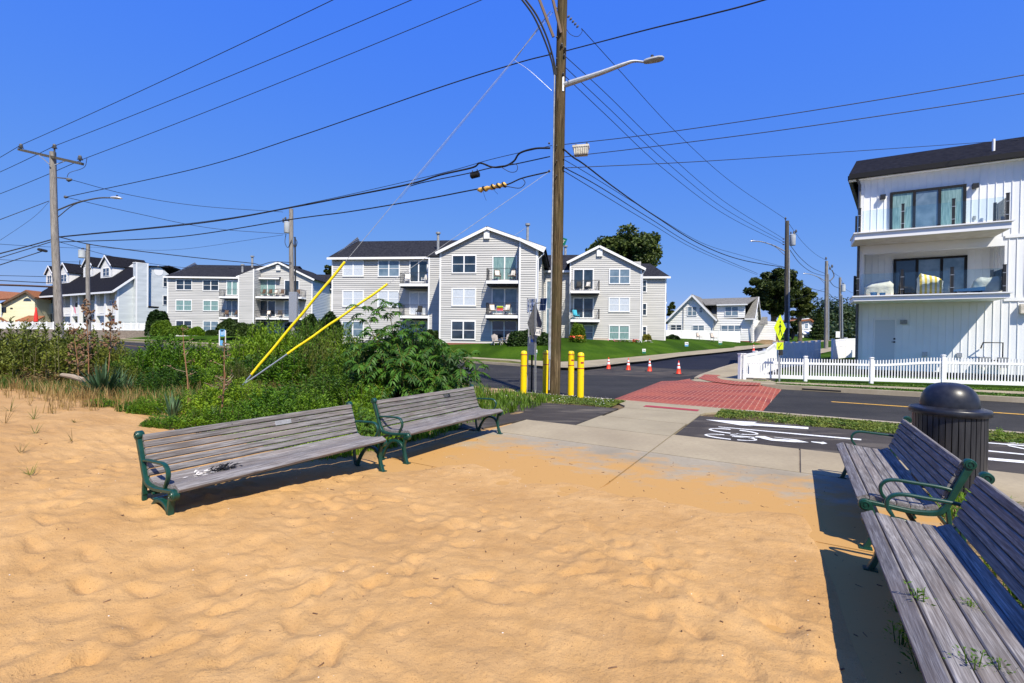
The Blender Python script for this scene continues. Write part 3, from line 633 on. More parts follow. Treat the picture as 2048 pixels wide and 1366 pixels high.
# litter on the sand
mb = MB(); _a = rng.uniform(-1, 7, 900); _b = rng.uniform(-8, 1, 900); _z = np.maximum(sandz(_a, _b), 0)
for i in range(900):
    a = _a[i]; b = _b[i]; s = rng.uniform(.002, .007); t = rng.uniform(0, pi); L_ = rng.uniform(.006, .05) if i % 3 == 0 else s
    p = W(a, b, _z[i]+s*.5); d = Vector((cos(t), sin(t), .1))*L_/2; mb.beam(p-d, p+d, s, s)
tag(mb.build('sand_debris', 'seed_pod'), 'scattered dark twigs and crumbs on the sand', 'debris', kind='stuff')
# ================================================================== BENCHES AND LITTER BIN
BL = 2.43
def prof_resample(pts, n):
    p = np.array(pts); d = np.r_[0, np.cumsum(np.hypot(*np.diff(p, axis=0).T))]; t = (np.arange(n)+.5)/n*d[-1]; e = .004
    f = lambda q: np.c_[np.interp(q, d, p[:, 0]), np.interp(q, d, p[:, 1])]
    c = f(t); tt = f(np.minimum(t+.02, d[-1]))-f(np.maximum(t-.02, 0)); tt /= np.linalg.norm(tt, axis=1)[:, None]
    return c, tt, d[-1]/n
def smoothpts(p, k=6):      # Catmull-Rom
    p = [np.array(q, float) for q in p]; p = [2*p[0]-p[1]]+p+[2*p[-1]-p[-2]]; o = []
    for i in range(1, len(p)-2):
        for j in range(k):
            t = j/k; a, b, c, d = p[i-1:i+3]
            o.append(.5*((2*b)+(c-a)*t+(2*a-5*b+4*c-d)*t*t+(-a+3*b-3*c+d)*t**3))
    o.append(p[-2]); return o
def sidesweep(mb, pts, th, xw, x0, k=5):      # flat bar swept along a curve in the bench's side plane (y,z)
    pts = smoothpts(pts, k); ths = th if isinstance(th, (list, tuple)) else None
    n = len(pts); V = []
    for i, p in enumerate(pts):
        t = pts[min(i+1, n-1)]-pts[max(i-1, 0)]; t = t/np.linalg.norm(t); nn_ = np.array([-t[1], t[0]])
        h = (np.interp(i/(n-1), np.linspace(0, 1, len(ths)), ths) if ths else th)/2
        for q, xx in ((p+nn_*h, xw/2-.006), (p+nn_*(h-.006), xw/2), (p-nn_*(h-.006), xw/2), (p-nn_*h, xw/2-.006), (p-nn_*h, -xw/2+.006), (p-nn_*(h-.006), -xw/2), (p+nn_*(h-.006), -xw/2), (p+nn_*h, -xw/2+.006)):
            V.append((x0+xx, q[0], q[1]))
    F = [(i*8+k_, i*8+(k_+1) % 8, (i+1)*8+(k_+1) % 8, (i+1)*8+k_) for i in range(n-1) for k_ in range(8)]+[tuple(range(7, -1, -1)), tuple((n-1)*8+k_ for k_ in range(8))]
    mb.add(V, F)
SEATP = [(.668, .392), (.645, .418), (.600, .430), (.45, .412), (.30, .402), (.205, .408), (.150, .440)]
BACKP = [(.142, .452), (.118, .50), (.085, .60), (.045, .71), (.008, .815)]
def slats(prof, n, name, seed, parent):
    c, t, pitch = prof_resample(smoothpts(prof, 8), n); mb = MB(); tint = []; r_ = random.Random(seed)
    for i in range(n):
        w_, th = pitch-(.006 if name == 'seat' else .0085), .038; tt = t[i]; nn_ = np.array([-tt[1], tt[0]]); k = 5
        q = [(-w_/2+.006, -th/2), (w_/2-.006, -th/2), (w_/2, -th/2+.006), (w_/2, th/2-.006), (w_/2-.006, th/2), (-w_/2+.006, th/2), (-w_/2, th/2-.006), (-w_/2, -th/2+.006)]
        V = []; x0, x1 = -BL/2+.03, BL/2-.03; m = 10; ph = r_.random()*6
        for j in range(m+1):
            x = x0+(x1-x0)*j/m; wob = .0015*sin(ph+j*.9)
            for a, b in q: p = c[i]+tt*a+nn_*(b+wob); V.append((x, p[0], p[1]))
        F = [(j*8+a, j*8+(a+1) % 8, (j+1)*8+(a+1) % 8, (j+1)*8+a) for j in range(m) for a in range(8)]+[tuple(range(7, -1, -1)), tuple(m*8+a for a in range(8))]
        mb.add(V, F); tv = (r_.random(), r_.random(), r_.random()); tint += [tv]*len(V)
    o = mb.build(name, 'weathered_wood', parent, smooth=True, sharp=25)
    at = o.data.attributes.new('tint', 'FLOAT_COLOR', 'POINT'); at.data.foreach_set('color', [x for t_ in tint for x in (*t_, 1)])
    return o, c
def end_frame(parent, x, s, far):
    mb = MB(); XW = .048
    sidesweep(mb, [(-.028, .800), (.012, .70), (.052, .60), (.088, .50), (.12, .43), (.17, .388), (.30, .372), (.45, .384), (.60, .398)], [.052, .05, .046, .042, .04, .04, .036, .034, .034], XW, x)     # upright flowing into the seat rail
    sidesweep(mb, [(.062, .585), (.14, .598), (.30, .606), (.42, .610), (.485, .592), (.520, .545), (.515, .49), (.49, .45), (.47, .41)], .024, .036, x)      # arm rest
    sidesweep(mb, [(.600, .385), (.575, .31), (.560, .22), (.575, .11), (.615, 0)], [.05, .042, .036, .036, .045], XW, x)       # front leg
    sidesweep(mb, [(.565, .16), (.52, .245), (.44, .285), (.34, .275), (.25, .20), (.18, .09), (.14, 0)], [.03, .034, .034, .034, .034, .036, .045], XW, x)   # arched brace and rear leg
    sidesweep(mb, [(.10, .44), (.085, .30), (.09, .15), (.12, .02)], [.03, .03, .03, .035], XW*.8, x)
    for (y, z, r_) in ((-.022, .805, .042), (.622, .372, .048)):       # scroll ends
        T = Matrix.Translation((x, y, z)) @ Matrix.Rotation(pi/2, 4, 'Y'); mb.T = T
        mb.lathe([(r_*.9, -.028), (r_, -.022), (r_, .022), (r_*.9, .028)], n=20)
        for sg in (-1, 1):
            mb.lathe([(r_*.72, sg*.0275), (r_*.66, sg*.034), (r_*.52, sg*.034), (r_*.48, sg*.0285)][::sg], n=20); mb.lathe([(r_*.30, sg*.028), (r_*.26, sg*.036)][::sg], n=14)
        mb.T = None
    mb.box((x, .612, .006), (.07, .09, .012)); mb.box((x, .14, .006), (.07, .09, .012))
    mb.tube([(x-.03, .30, .335), (x+.03, .30, .335)], .012, 6)
    return mb.build('end_frame', 'green_iron', parent, smooth=True)
def bench(px, py, thdeg, s, label, seed, plaque=None, pmat='sign_back'):
    # (px,py): ground point under the near end of the top rail; s=+1 faces right of its own direction
    th = R(thdeg); d = Vector((sin(th), cos(th), 0)); o = Vector((px, py, 0))
    c = o+d*BL/2
    root = thing('park_bench', c, label, 'bench', 'park benches of grey slats in green iron frames')
    # local x along the bench, local y forward
    n_ = Vector((cos(th), -sin(th), 0))*s
    lx = Vector((n_.y, -n_.x, 0)); root.rotation_euler = (0, 0, math.atan2(lx.y, lx.x))
    _, cs = slats(SEATP, 6, 'seat', seed, root); _, cb = slats(BACKP, 6, 'backrest', seed+50, root)
    for k in (-1, 1): end_frame(root, k*(BL/2-.02), k, False)
    m_ = MB(); m_.beam((-BL/2, .30, .285), (BL/2, .30, .285), .035, .012); m_.beam((-BL/2, .10, .30), (BL/2, .10, .30), .012, .03); m_.build('stretcher', 'green_iron', root)
    for x in (-.39, .39):
        for i, p in enumerate(cb[-2:]):
            m_ = MB(); m_.tube([(x, p[0]+.012, p[1]+.004), (x, p[0]+.0175, p[1]+.006)], .006, 8); m_.build('bolt', 'bolt_dark', root)
    if plaque is not None:
        p = cb[4]; t = np.array([-.33, .94]); nn_ = np.array([.94, .33]); m_ = MB(); xx = plaque; hw = .10
        f = lambda x, a, b: (x, p[0]+t[0]*a+nn_[0]*b, p[1]+t[1]*a+nn_[1]*b)
        m_.hexa([f(xx-hw, -.025, .012), f(xx+hw, -.025, .012), f(xx+hw, .025, .012), f(xx-hw, .025, .012)], [f(xx-hw, -.025, .020), f(xx+hw, -.025, .020), f(xx+hw, .025, .020), f(xx-hw, .025, .020)])
        pl = m_.build('plaque', pmat, root); m_ = MB()
        for j, (w0, w1) in enumerate(((-.05, .05), (-.07, .07), (-.04, .04))):
            z = .014-.014*j; m_.beam(f(xx+w0, z, .0205), f(xx+w1, z, .0205), .002, .004)
        m_.build('raised_lettering', 'galvanised', pl)
    return root
S9 = 1.0139
B1 = bench(-3.345*S9, 4.258*S9, 30.6, 1, 'near-left park bench half buried in drifted sand, black and white feathers on its seat', 1, -.18, 'grey_paint')
B2 = bench(-1.924*S9, 6.673*S9, 30.6, 1, 'grey slatted bench with its feet on the concrete in front of the sumac, furthest left pair bench', 2, -.35, 'sign_black')
B3 = bench(3.469*S9, 3.614*S9, 30.8, -1, 'slatted bench standing directly in front of the black domed litter bin', 3, .35, 'sign_back')
B4 = bench(2.035*S9, 1.223*S9, 30.6, -1, 'nearest bench at lower right with green weeds poking up between its seat slats', 4, None)
B2['label'] = 'grey slatted bench with its feet on the clean concrete, beside the sumac bush'
# feathers on the near-left bench
r_ = random.Random(5); mb = MB(); base = Vector((-3.345*S9, 4.258*S9, 0))
d1 = Vector((sin(R(30.6)), cos(R(30.6)), 0)); n1 = Vector((cos(R(30.6)), -sin(R(30.6)), 0))
cc = base+d1*.42+n1*.37+Vector((0, 0, .425)); fe = thing('feather_clump', cc, 'ragged clump of black and white feathers lying on the near-left bench seat', 'feathers')
for nm, m_, n_, sh in (('dark_feathers', 'sign_black', 130, (.12, .0)), ('pale_feathers', 'cushion_white', 26, (-.08, .0))):
    mb = MB()
    for i in range(n_):
        x = sh[0]+r_.gauss(0, .055); y = r_.gauss(0, .035); z = abs(r_.gauss(0, .02)); t = r_.gauss(0, .6); L_ = r_.uniform(.02, .06)
        p = d1*x+n1*y+Vector((0, 0, z)); q = (d1*cos(t)+n1*sin(t))*L_+Vector((0, 0, r_.gauss(0, .012))); s = q.cross(Vector((0, 0, 1))).normalized()*.008
        mb.slab([p, p+q*.5+s, p+q, p+q*.5-s], (0, 0, .002))
    mb.build(nm, m_, fe)
# litter bin
bc = P(1898, 826, 5.72); bx, by = bc.x, bc.y
bin_ = thing('litter_bin', (bx, by, 0), 'tall black slatted litter bin with a domed lid behind the right-hand bench', 'litter bin')
mb = MB(); rb = .335
for i in range(38):
    t = 2*pi*i/38; mb.box((rb*cos(t), rb*sin(t), .46), (.012, .047, .86), t)
mb.build('slat_body', 'bin_slats', bin_)
for z in (.06, .45, .86): mb = MB(); mb.lathe([(rb-.008, z-.02), (rb-.002, z-.02), (rb-.002, z+.02), (rb-.008, z+.02)], n=40); mb.build('hoop', 'bin_slats', bin_)
mb = MB(); mb.lathe([(.0, .03), (rb-.03, .03), (rb-.03, .045), (0, .045)], n=32); mb.build('bottom', 'bin_slats', bin_)
mb = MB(); mb.lathe([(rb-.06, .05), (rb-.05, .05), (rb-.05, .88), (rb-.06, .88)], n=32); mb.build('liner', 'rubber', bin_, smooth=True)
mb = MB(); mb.lathe([(rb-.06, .885), (rb+.035, .885), (rb+.042, .895), (rb+.042, .945), (rb+.035, .955), (rb-.03, .972), (.285, .978), (.27, .978), (.27, .90)], n=48); mb.build('rim', 'bin_plastic', bin_, smooth=True)
mb = MB(); pr = [(.275, .972)]+[(.275*cos(t)**.7 if cos(t) > 0 else 0, .985+.275*sin(t)) for t in np.linspace(0, pi/2*.985, 16)]
mb.lathe(pr+[(.001, 1.26)], n=48)
lid = mb.build('dome_lid', 'bin_plastic', bin_, smooth=True, sharp=60)
# ================================================================== POLES, WIRES, LAMPS
def curve3(pts, k=6): return [Vector(q) for q in smoothpts([tuple(p) for p in pts], k)]
def text_mesh(name, body, size, m_, parent, mat4, align='CENTER', ext=.001):
    cu = bpy.data.curves.new(name, 'FONT'); cu.body = body; cu.size = size; cu.align_x = align; cu.align_y = 'CENTER'; cu.extrude = ext; cu.space_character = 1.05
    t = bpy.data.objects.new(name+'_tmp', cu); col.objects.link(t); dg = bpy.context.evaluated_depsgraph_get(); me = bpy.data.meshes.new_from_object(t.evaluated_get(dg))
    bpy.data.objects.remove(t); me.materials.clear(); me.materials.append(MATS[m_]); me.name = name
    o = bpy.data.objects.new(name, me); col.objects.link(o); o.parent = parent; o.matrix_local = mat4; return o
def facing(origin, right, up=(0, 0, 1)):
    r_ = Vector(right).normalized(); u_ = Vector(up).normalized(); n_ = r_.cross(u_); o = Vector(origin)
    return Matrix(((r_.x, u_.x, n_.x, o.x), (r_.y, u_.y, n_.y, o.y), (r_.z, u_.z, n_.z, o.z), (0, 0, 0, 1)))
def pole_mesh(mb, h, r0, r1, lean=(0, 0), n=20, seg=24, bend=.012):
    pts = []; rs = []
    for i in range(seg+1):
        t = i/seg; pts.append((lean[0]*t+bend*sin(t*7), lean[1]*t+bend*cos(t*5), h*t-.4*(i == 0))); rs.append(r0+(r1-r0)*t)
    mb.tube(pts, rs, n)
def insulator(mb, p, s=1, ax=(0, 0, 1)):
    mb.T = Matrix.Translation(p) @ Vector(ax).to_track_quat('Z', 'Y').to_matrix().to_4x4() @ Matrix.Scale(s, 4)
    mb.lathe([(.02, 0), (.02, .04), (.065, .05), (.03, .075), (.055, .085), (.028, .11), (.045, .12), (.03, .16), (.0, .17)], n=12); mb.T = None
def street_light(parent, p0, p1, rise, head_dir, s=1, m_='galvanised', brace=True, r=.035):
    p0 = Vector(p0); p1 = Vector(p1); mb = MB(); c_ = curve3([p0, lerp(p0, p1, .35)+Vector((0, 0, rise*.7)), lerp(p0, p1, .75)+Vector((0, 0, rise)), p1+Vector((0, 0, rise*.85))], 6)
    mb.tube(c_, r, 8); 
    if brace: mb.tube(curve3([p0+Vector((0, 0, -.35*s)), lerp(p0, p1, .3)+Vector((0, 0, rise*.45)), lerp(p0, p1, .6)+Vector((0, 0, rise*.93))], 4), r*.6, 6)
    mb.build('lamp_arm', m_, parent, smooth=True)
    mb = MB(); e = c_[-1]; d = Vector(head_dir).normalized(); x = d.cross(Vector((0, 0, 1))).normalized(); V = []; pr = [(0, .04, .05), (.08, .07, .07), (.3, .12, .085), (.55, .14, .075), (.68, .09, .04), (.72, .03, .015)]
    for (l_, hw, hh) in pr:
        for k_ in range(12):
            t = 2*pi*k_/12; V.append(e+d*l_*s+x*hw*cos(t)*s+Vector((0, 0, hh*s*sin(t)*(1 if sin(t) > 0 else .6))))
    F = [(i*12+k_, i*12+(k_+1) % 12, (i+1)*12+(k_+1) % 12, (i+1)*12+k_) for i in range(5) for k_ in range(12)]+[tuple(range(11, -1, -1)), tuple(60+k_ for k_ in range(12))]
    mb.add(V, F); h = mb.build('lamp_head', 'aluminium', parent, smooth=True)
    mb = MB(); mb.T = Matrix.Translation(e+d*.42*s+Vector((0, 0, .075*s))); mb.lathe([(.04*s, 0), (.04*s, .05*s), (.0, .065*s)], n=12); mb.build('photocell', 'rubber', h); return c_
def transformer(parent, p, r=.26, h=.85):
    mb = MB(); mb.T = Matrix.Translation(p); mb.lathe([(r*.9, 0), (r, .03), (r, h-.06), (r*1.04, h-.05), (r*1.04, h-.02), (r*.8, h+.02), (0, h+.05)], n=22); mb.T = None
    o = mb.build('transformer', 'transformer_grey', parent, smooth=True)
    mb = MB(); insulator(mb, Vector(p)+Vector((.08, 0, h+.03)), 1.3); insulator(mb, Vector(p)+Vector((-.10, .05, h+.03)), 1.1); mb.build('bushing', 'sign_back', o)
def base_of(u, Y, z): p = P(u, 700, Y); return Vector((p.x, p.y, z))
WG = 'overhead wires of the street'
def wire(pts, r, label, name='power_line', m_='cable_black', group=WG, dense=12, cat='wire'):
    mb = MB(); mb.tube(curve3(pts, dense), r, 5); return tag(mb.build(name, m_, smooth=True, sharp=80), label, cat, group)
def sag(a, b, s, n=8):
    a = Vector(a); b = Vector(b); return [lerp(a, b, i/n)-Vector((0, 0, 4*s*(i/n)*(1-i/n))) for i in range(n+1)]

# --- the big near pole
PB = Vector((1.27, 14.25, 0)); YM = 14.25
mp_ = thing('utility_pole', PB, 'thick weathered brown utility pole in the middle, ringed by yellow bollards', 'utility pole', 'utility poles')
def L(p): return Vector(p)-PB
mb = MB(); pole_mesh(mb, 14.6, .185, .135, (.14, 0), 28, 40, .01); mb.build('pole', 'pole_brown', mp_, smooth=True)
mb = MB()
t_ = L(P(1117, -125, YM)); e2l = (E2*1).normalized()
mb.beam(t_-e2l*1.3+Vector((0, -.2, 0)), t_+e2l*1.3+Vector((0, -.2, 0)), .12, .11)
t2 = L(P(1117, -20, YM)); mb.build('crossarm', 'pole_dark', mp_)
for a_, b_ in (((1076, -8), (1107, 74)), ((1104, -8), (1122, 66))):
    mb = MB(); mb.beam(L(P(*a_, YM-.25)), L(P(*b_, YM-.2)), .05, .07); mb.build('brace', 'wicker', mp_)
mb = MB()
for dx in (0, 7):
    mb.tube(curve3([L(P(1040+dx, -6, YM-.45)), L(P(1066+dx, 30, YM-.4)), L(P(1087+dx, 75, YM-.3)), L(P(1103+dx*.6, 120, YM-.2)), L(P(1109+dx*.4, 150, YM-.18))], 6), .028, 8)
mb.build('conduit', 'cable_black', mp_, smooth=True)
mb = MB(); mb.tube([L(P(1109, 150, YM-.19)), L(P(1107, 300, YM-.19)), L(P(1102, 600, YM-.21)), L(P(1098, 780, YM-.22))], .02, 8); mb.box(L(P(1099.5, 668, YM-.20)), (.07, .09, 1.5)); mb.build('riser_guard', 'grey_paint', mp_)
mb = MB()
for (u, v, s) in ((1123, 93, 1), (1130, 100, 1), (1100, 110, .8), (1128, 113, .8), (1126, 150, .8), (1098, 288, .7), (1098, 343, .7), (1127, 334, .7)): insulator(mb, L(P(u, v, YM-.14)), s*.7, (0, -1, .2))
mb.build('insulator', 'sign_back', mp_)
mb = MB(); q0 = P(1131, 27, YM); 
for i in range(5):
    q = L(P(1137+i*4.5, 33+i*5.0, YM+.05)); mb.T = Matrix.Translation(q) @ Vector((.7, .5, -.45)).to_track_quat('Z', 'Y').to_matrix().to_4x4(); mb.lathe([(.012, -.03), (.05, -.005), (.05, .005), (.012, .03)], n=12); mb.T = None
mb.build('strain_insulator', 'sign_back', mp_)
mb = MB(); mb.tube(curve3([L(P(1128, 50, YM)), L(P(1140, 68, YM)), L(P(1155, 73, YM)), L(P(1164, 64, YM)), L(P(1163, 57, YM))], 6), .008, 5); mb.build('jumper_wire', 'cable_black', mp_)
mb = MB()
for v in (17, 75, 118, 136, 292, 322, 352): mb.T = Matrix.Translation(L(P(1113, v, YM-.17))) @ Matrix.Rotation(pi/2, 4, 'X'); mb.lathe([(.022, 0), (.022, .03), (.0, .035)], n=8); mb.T = None
mb.build('bolt', 'bolt_dark', mp_)
# its own street lamp
la = L(P(1128, 170, YM-.1)); lb = L(P(1268, 124, YM-.6)); lc = L(P(1288, 124, YM-.7))
mb = MB(); pts = curve3([la, lerp(la, lb, .5)+Vector((0, 0, .0)), lerp(la, lb, .86)+Vector((0, 0, .03)), lb+Vector((0, 0, .02)), lc], 6); mb.tube(pts, [lerp(.085, .03, min(1, i/(len(pts)-1)*1.15)) for i in range(len(pts))], 10); mb.box(la+Vector((-.03, 0, 0)), (.05, .14, .42)); mb.build('lamp_arm', 'galvanised', mp_, smooth=True)
mb = MB(); hd = (lc-lb).normalized(); hd.z = 0; hd.normalize(); xx = hd.cross(Vector((0, 0, 1))); pr = [(0, .06, .06), (.06, .085, .075), (.2, .11, .085), (.4, .125, .08), (.5, .10, .06), (.545, .04, .03)]; V = []
for (l_, hw, hh) in pr:
    for k_ in range(14):
        t = 2*pi*k_/14; V.append(lc+hd*l_+xx*hw*cos(t)+Vector((0, 0, hh*sin(t)*(1 if sin(t) > 0 else .75))))
mb.add(V, [(i*14+k_, i*14+(k_+1) % 14, (i+1)*14+(k_+1) % 14, (i+1)*14+k_) for i in range(5) for k_ in range(14)]+[tuple(range(13, -1, -1)), tuple(70+k_ for k_ in range(14))])
lh = mb.build('lamp_head', 'grey_paint', mp_, smooth=True)
mb = MB(); mb.T = Matrix.Translation(lc+hd*.22+Vector((0, 0, .08))); mb.lathe([(.045, 0), (.045, .05), (.03, .07), (0, .075)], n=12); mb.build('photocell', 'rubber', lh)
# green street-name sign on the far side of the pole
st = thing('street_name_sign', P(1124, 482, 15.2), 'small green street name sign peeping out behind the big brown pole', 'sign')
sr = (E1*.55+E2*.2+Vector((0, 0, -.02))).normalized(); sr = Vector((.92, -.35, -.38)).normalized(); su = Vector((0, 0, 1)); su = (su-sr*su.dot(sr)).normalized()
mb = MB(); q = [sr*x+su*y for x, y in ((-.20, -.11), (.14, -.11), (.14, .11), (-.20, .11))]; mb.slab(q, sr.cross(su)*-.008); mb.build('sign_plate', 'sign_green', st)
text_mesh('lettering', 'ST', .13, 'sign_white', st, facing(sr*.03+su*.0+sr.cross(su)*.004, sr, su))
mb = MB(); mb.tube([(.02, .02, -.1), (.02, .02, -.32)], .03, 8); mb.tube([(.02, .02, -.3), (-.25, -.3, -.3)], .015, 6); mb.build('bracket', 'galvanised', st)

# --- left pole with crossarm
def mkpole(u0, Y, z0, topuv, r0, r1, mname, label):
    b = base_of(u0, Y, z0); t = P(topuv[0], topuv[1], Y); root = thing('utility_pole', b, label, 'utility pole', 'utility poles')
    mb = MB(); pole_mesh(mb, t.z-z0, r0, r1, (t.x-b.x, 0), 16, 16, .015); mb.build('pole', mname, root, smooth=True); return root, b
lp, lb0 = mkpole(120, 24, .1, (105, 304), .19, .13, 'pole_grey', 'pale grey utility pole at far left carrying a wooden crossarm')
def LL(u, v, Y=24): return P(u, v, Y)-lb0
mb = MB(); mb.beam(LL(38, 299, 25), LL(165, 328, 23), .12, .12); mb.build('crossarm', 'pole_dark', lp)
for a_, b_ in (((78, 310), (99, 329)), ((130, 322), (109, 330))): mb = MB(); mb.beam(LL(*a_, 24.0-.12), LL(*b_, 23.75), .04, .03); mb.build('brace', 'galvanised', lp)
mb = MB(); mb.beam(LL(109, 318, 23.9), LL(109, 296, 23.9), .05, .05); insulator(mb, LL(42, 299, 24.9), 1.8); insulator(mb, LL(109, 300, 23.9), 1.8); insulator(mb, LL(160, 323, 23.1), 1.8)
insulator(mb, LL(133, 360, 23.6), 1.6, (1, 0, .1)); insulator(mb, LL(128, 394, 23.8), 1.2, (1, 0, 0)); mb.build('insulator', 'sign_back', lp)
mb = MB(); mb.beam(LL(112, 355, 23.9), LL(132, 357, 23.7), .05, .05); mb.tube(curve3([LL(174, 316, 23), LL(168, 335, 23.2), LL(140, 345, 23.5), LL(134, 354, 23.6)], 5), .012, 5); mb.build('cutout_bracket', 'sign_back', lp)
street_light(lp, LL(116, 420, 23.8), LL(222, 408, 22.5), .35, (LL(240, 409, 22.3)-LL(222, 408, 22.5)), 1.0, 'sign_back')
mb = MB(); mb.tube([LL(92, 502, 23.8), LL(78, 499, 22.8)], .07, 8); mb.build('splice_case', 'cable_black', lp)
# --- pole by the apartments with a transformer
p2, p2b = mkpole(586, 32, .3, (582, 418), .17, .13, 'pole_grey', 'grey utility pole with pale transformer in front of the left apartments')
def L2(u, v, Y=32): return P(u, v, Y)-p2b
transformer(p2, L2(574, 466, 31.9), .19, .72)
mb = MB(); mb.box(L2(587, 614, 31.72), (.52, .22, 2.0)); mb.build('cable_box', 'galvanised', p2)
mb = MB(); mb.tube(curve3([L2(572, 468), L2(570, 485, 31.8), L2(576, 495, 31.8), L2(583, 480, 31.8)], 5), .02, 6); mb.tube(curve3([L2(588, 474, 31.8), L2(594, 484, 31.8), L2(590, 496, 31.8), L2(586, 486, 31.8)], 5), .025, 6); mb.tube([L2(590, 474, 31.75), L2(591, 590, 31.75)], .05, 6); mb.build('conduit', 'cable_black', p2, smooth=True)
mb = MB(); insulator(mb, L2(567, 444, 31.9), 1.5); insulator(mb, L2(571, 440, 31.9), 1.3); mb.beam(L2(565, 444, 31.9), L2(582, 446, 31.9), .05, .05); mb.build('insulator', 'sign_back', p2)
# --- pole by the townhouses
p3, p3b = mkpole(177, 46, .5, (176, 488), .20, .15, 'pole_grey', 'distant grey pole with blue-white transformer in front of the townhouses')
def L3(u, v, Y=46): return P(u, v, Y)-p3b
transformer(p3, L3(164.5, 516, 45.8), .30, .75)
mb = MB(); mb.tube(curve3([L3(160, 520, 45.7), L3(160, 530, 45.7), L3(170, 533, 45.7)], 5), .03, 6); mb.tube(curve3([L3(180, 540, 45.7), L3(184, 530, 45.7), L3(180, 524, 45.7)], 5), .03, 6); mb.build('conduit', 'cable_black', p3, smooth=True)
# --- poles along the side street
pr1, b1 = mkpole(1573, 33, .35, (1574, 442), .155, .125, 'pole_dark', 'dark pole with white transformer and lamp, tallest on the side street')
def LA(u, v, Y=33): return P(u, v, Y)-b1
transformer(pr1, LA(1585, 491, 32.9), .19, .75); street_light(pr1, LA(1569, 502, 32.9), LA(1510, 490, 31.4), .30, LA(1500, 490, 31.1)-LA(1510, 490, 31.4), .75, 'grey_paint')
mb = MB(); mb.tube([LA(1578, 500, 32.85), LA(1578, 625, 32.85), LA(1577, 690, 32.85)], .055, 8); mb.build('conduit', 'grey_paint', pr1)
mb = MB(); mb.tube([LA(1571, 437, 33), LA(1571, 446, 33)], .03, 6); insulator(mb, LA(1571, 440, 33), 1.2); insulator(mb, LA(1588, 472, 32.8), 1.6); insulator(mb, LA(1592, 466, 32.8), 1.4)
for v in (478, 484, 489): insulator(mb, LA(1569, v, 32.8), .8, (-1, 0, 0))
mb.build('insulator', 'sign_back', pr1)
mb = MB(); mb.box(LA(1569, 651, 32.8), (.36, .03, .36)); mb.build('sign_plate', 'sign_white', pr1)
pr2, b2 = mkpole(1652, 52, .75, (1653, 522), .21, .15, 'pole_grey', 'brown-grey pole with cut-outs, second along the side street')
def LB(u, v, Y=52): return P(u, v, Y)-b2
street_light(pr2, LB(1650, 562, 51.8), LB(1612, 553, 49.8), .35, LB(1600, 553, 49)-LB(1612, 553, 49.8), .9, 'grey_paint')
mb = MB(); insulator(mb, LB(1652, 520), 2); insulator(mb, LB(1660, 540, 51.8), 2); insulator(mb, LB(1664, 536, 51.8), 2.2); mb.tube(curve3([LB(1664, 540, 51.8), LB(1668, 552, 51.8), LB(1660, 562, 51.8)], 5), .05, 6); mb.build('insulator', 'sign_back', pr2)
mb = MB(); mb.tube([LB(1657, 548, 51.8), LB(1657, 680, 51.8)], .07, 6); mb.build('conduit', 'galvanised', pr2)
pr3, b3 = mkpole(1681, 69, .95, (1680, 555), .22, .16, 'pole_grey', 'farthest grey pole, third along the side street')
def LC(u, v, Y=69): return P(u, v, Y)-b3
transformer(pr3, LC(1686, 583, 68.8), .3, 1.0)
mb = MB(); mb.tube([LC(1684, 590, 68.7), LC(1685, 676, 68.7)], .09, 6); mb.build('conduit', 'galvanised', pr3)
mb = MB(); mb.box(LC(1675.5, 669, 66), (.55, .04, .85)); sgn = mb.build('sign_plate', 'sign_white', pr3)

# --- wires.  A point is (u, v, distance)
def wp(*q): return [P(u, v, Y) for (u, v, Y) in q]
TOP = []
for i, (a_, b_, lab) in enumerate((((42, 290, 25), (1030, -178, 13.2), 'upper left primary wire from the crossarm end nearest the picture edge'), ((109, 292, 24), (1110, -124, 14.2), 'middle primary wire crossing the sky from the pole top'), ((167, 318, 23), (1200, -100, 15.0), 'lowest of the three parallel primary wires in the left sky'))):
    wire(sag(P(*a_), P(*b_), .12), .013, lab)
    c_ = {0: (-250, 430, 36), 1: (-262, 440, 36), 2: (-262, 470, 35)}[i]
    wire(sag(P(*a_), P(*c_), .35), .014, ('first', 'second', 'third')[i]+' primary wire leaving the crossarm pole to the left edge', dense=4)
wire(wp((1104, 108, 14.1), (1028, 128, 15), (870, 178, 16.5), (600, 272, 19.5), (400, 335, 22), (128, 395, 23.8)), .018, 'twisted neutral wire between the two big poles, above the lamp level')
wire(wp((1104, 291, 14.1), (985, 318, 15), (860, 352, 16), (590, 412, 19), (400, 444, 21), (118, 473, 23.8)), .010, 'thin messenger strand above the thick telephone cable')
wire(wp((1100, 296, 14), (1070, 297, 14.2), (1040, 306, 14.5), (1028, 322, 14.7), (1010, 332, 14.9), (985, 334, 15.1), (960, 326, 15.3), (945, 335, 15.6), (880, 350, 16), (820, 368, 16.6), (700, 392, 18), (587, 414, 19), (400, 446, 21), (118, 474, 23.8)), .030, 'thick black telephone cable looping down from the big pole to the left', 'telephone_cable')
wire(wp((1100, 313, 14.1), (1030, 328, 14.7), (985, 335, 15), (930, 348, 15.5), (850, 364, 16.3), (820, 372, 16.7)), .017, 'short lower telephone cable that carries the dark splice', 'telephone_cable')
wire(wp((1100, 343, 14.1), (1045, 356, 14.5), (1010, 370, 14.8), (950, 379, 15.4), (850, 398, 16.4), (700, 423, 18), (587, 438, 19.2), (350, 474, 21.5), (118, 484, 23.8)), .022, 'black cable that carries the yellow wrapped splice, lowest towards the left', 'telephone_cable')
wire(wp((1045, 357, 14.6), (1050, 366, 14.6), (1040, 376, 14.6), (1020, 374, 14.7), (1008, 371, 14.8)), .012, 'slack loop of cable beside the yellow splice', 'cable_loop')
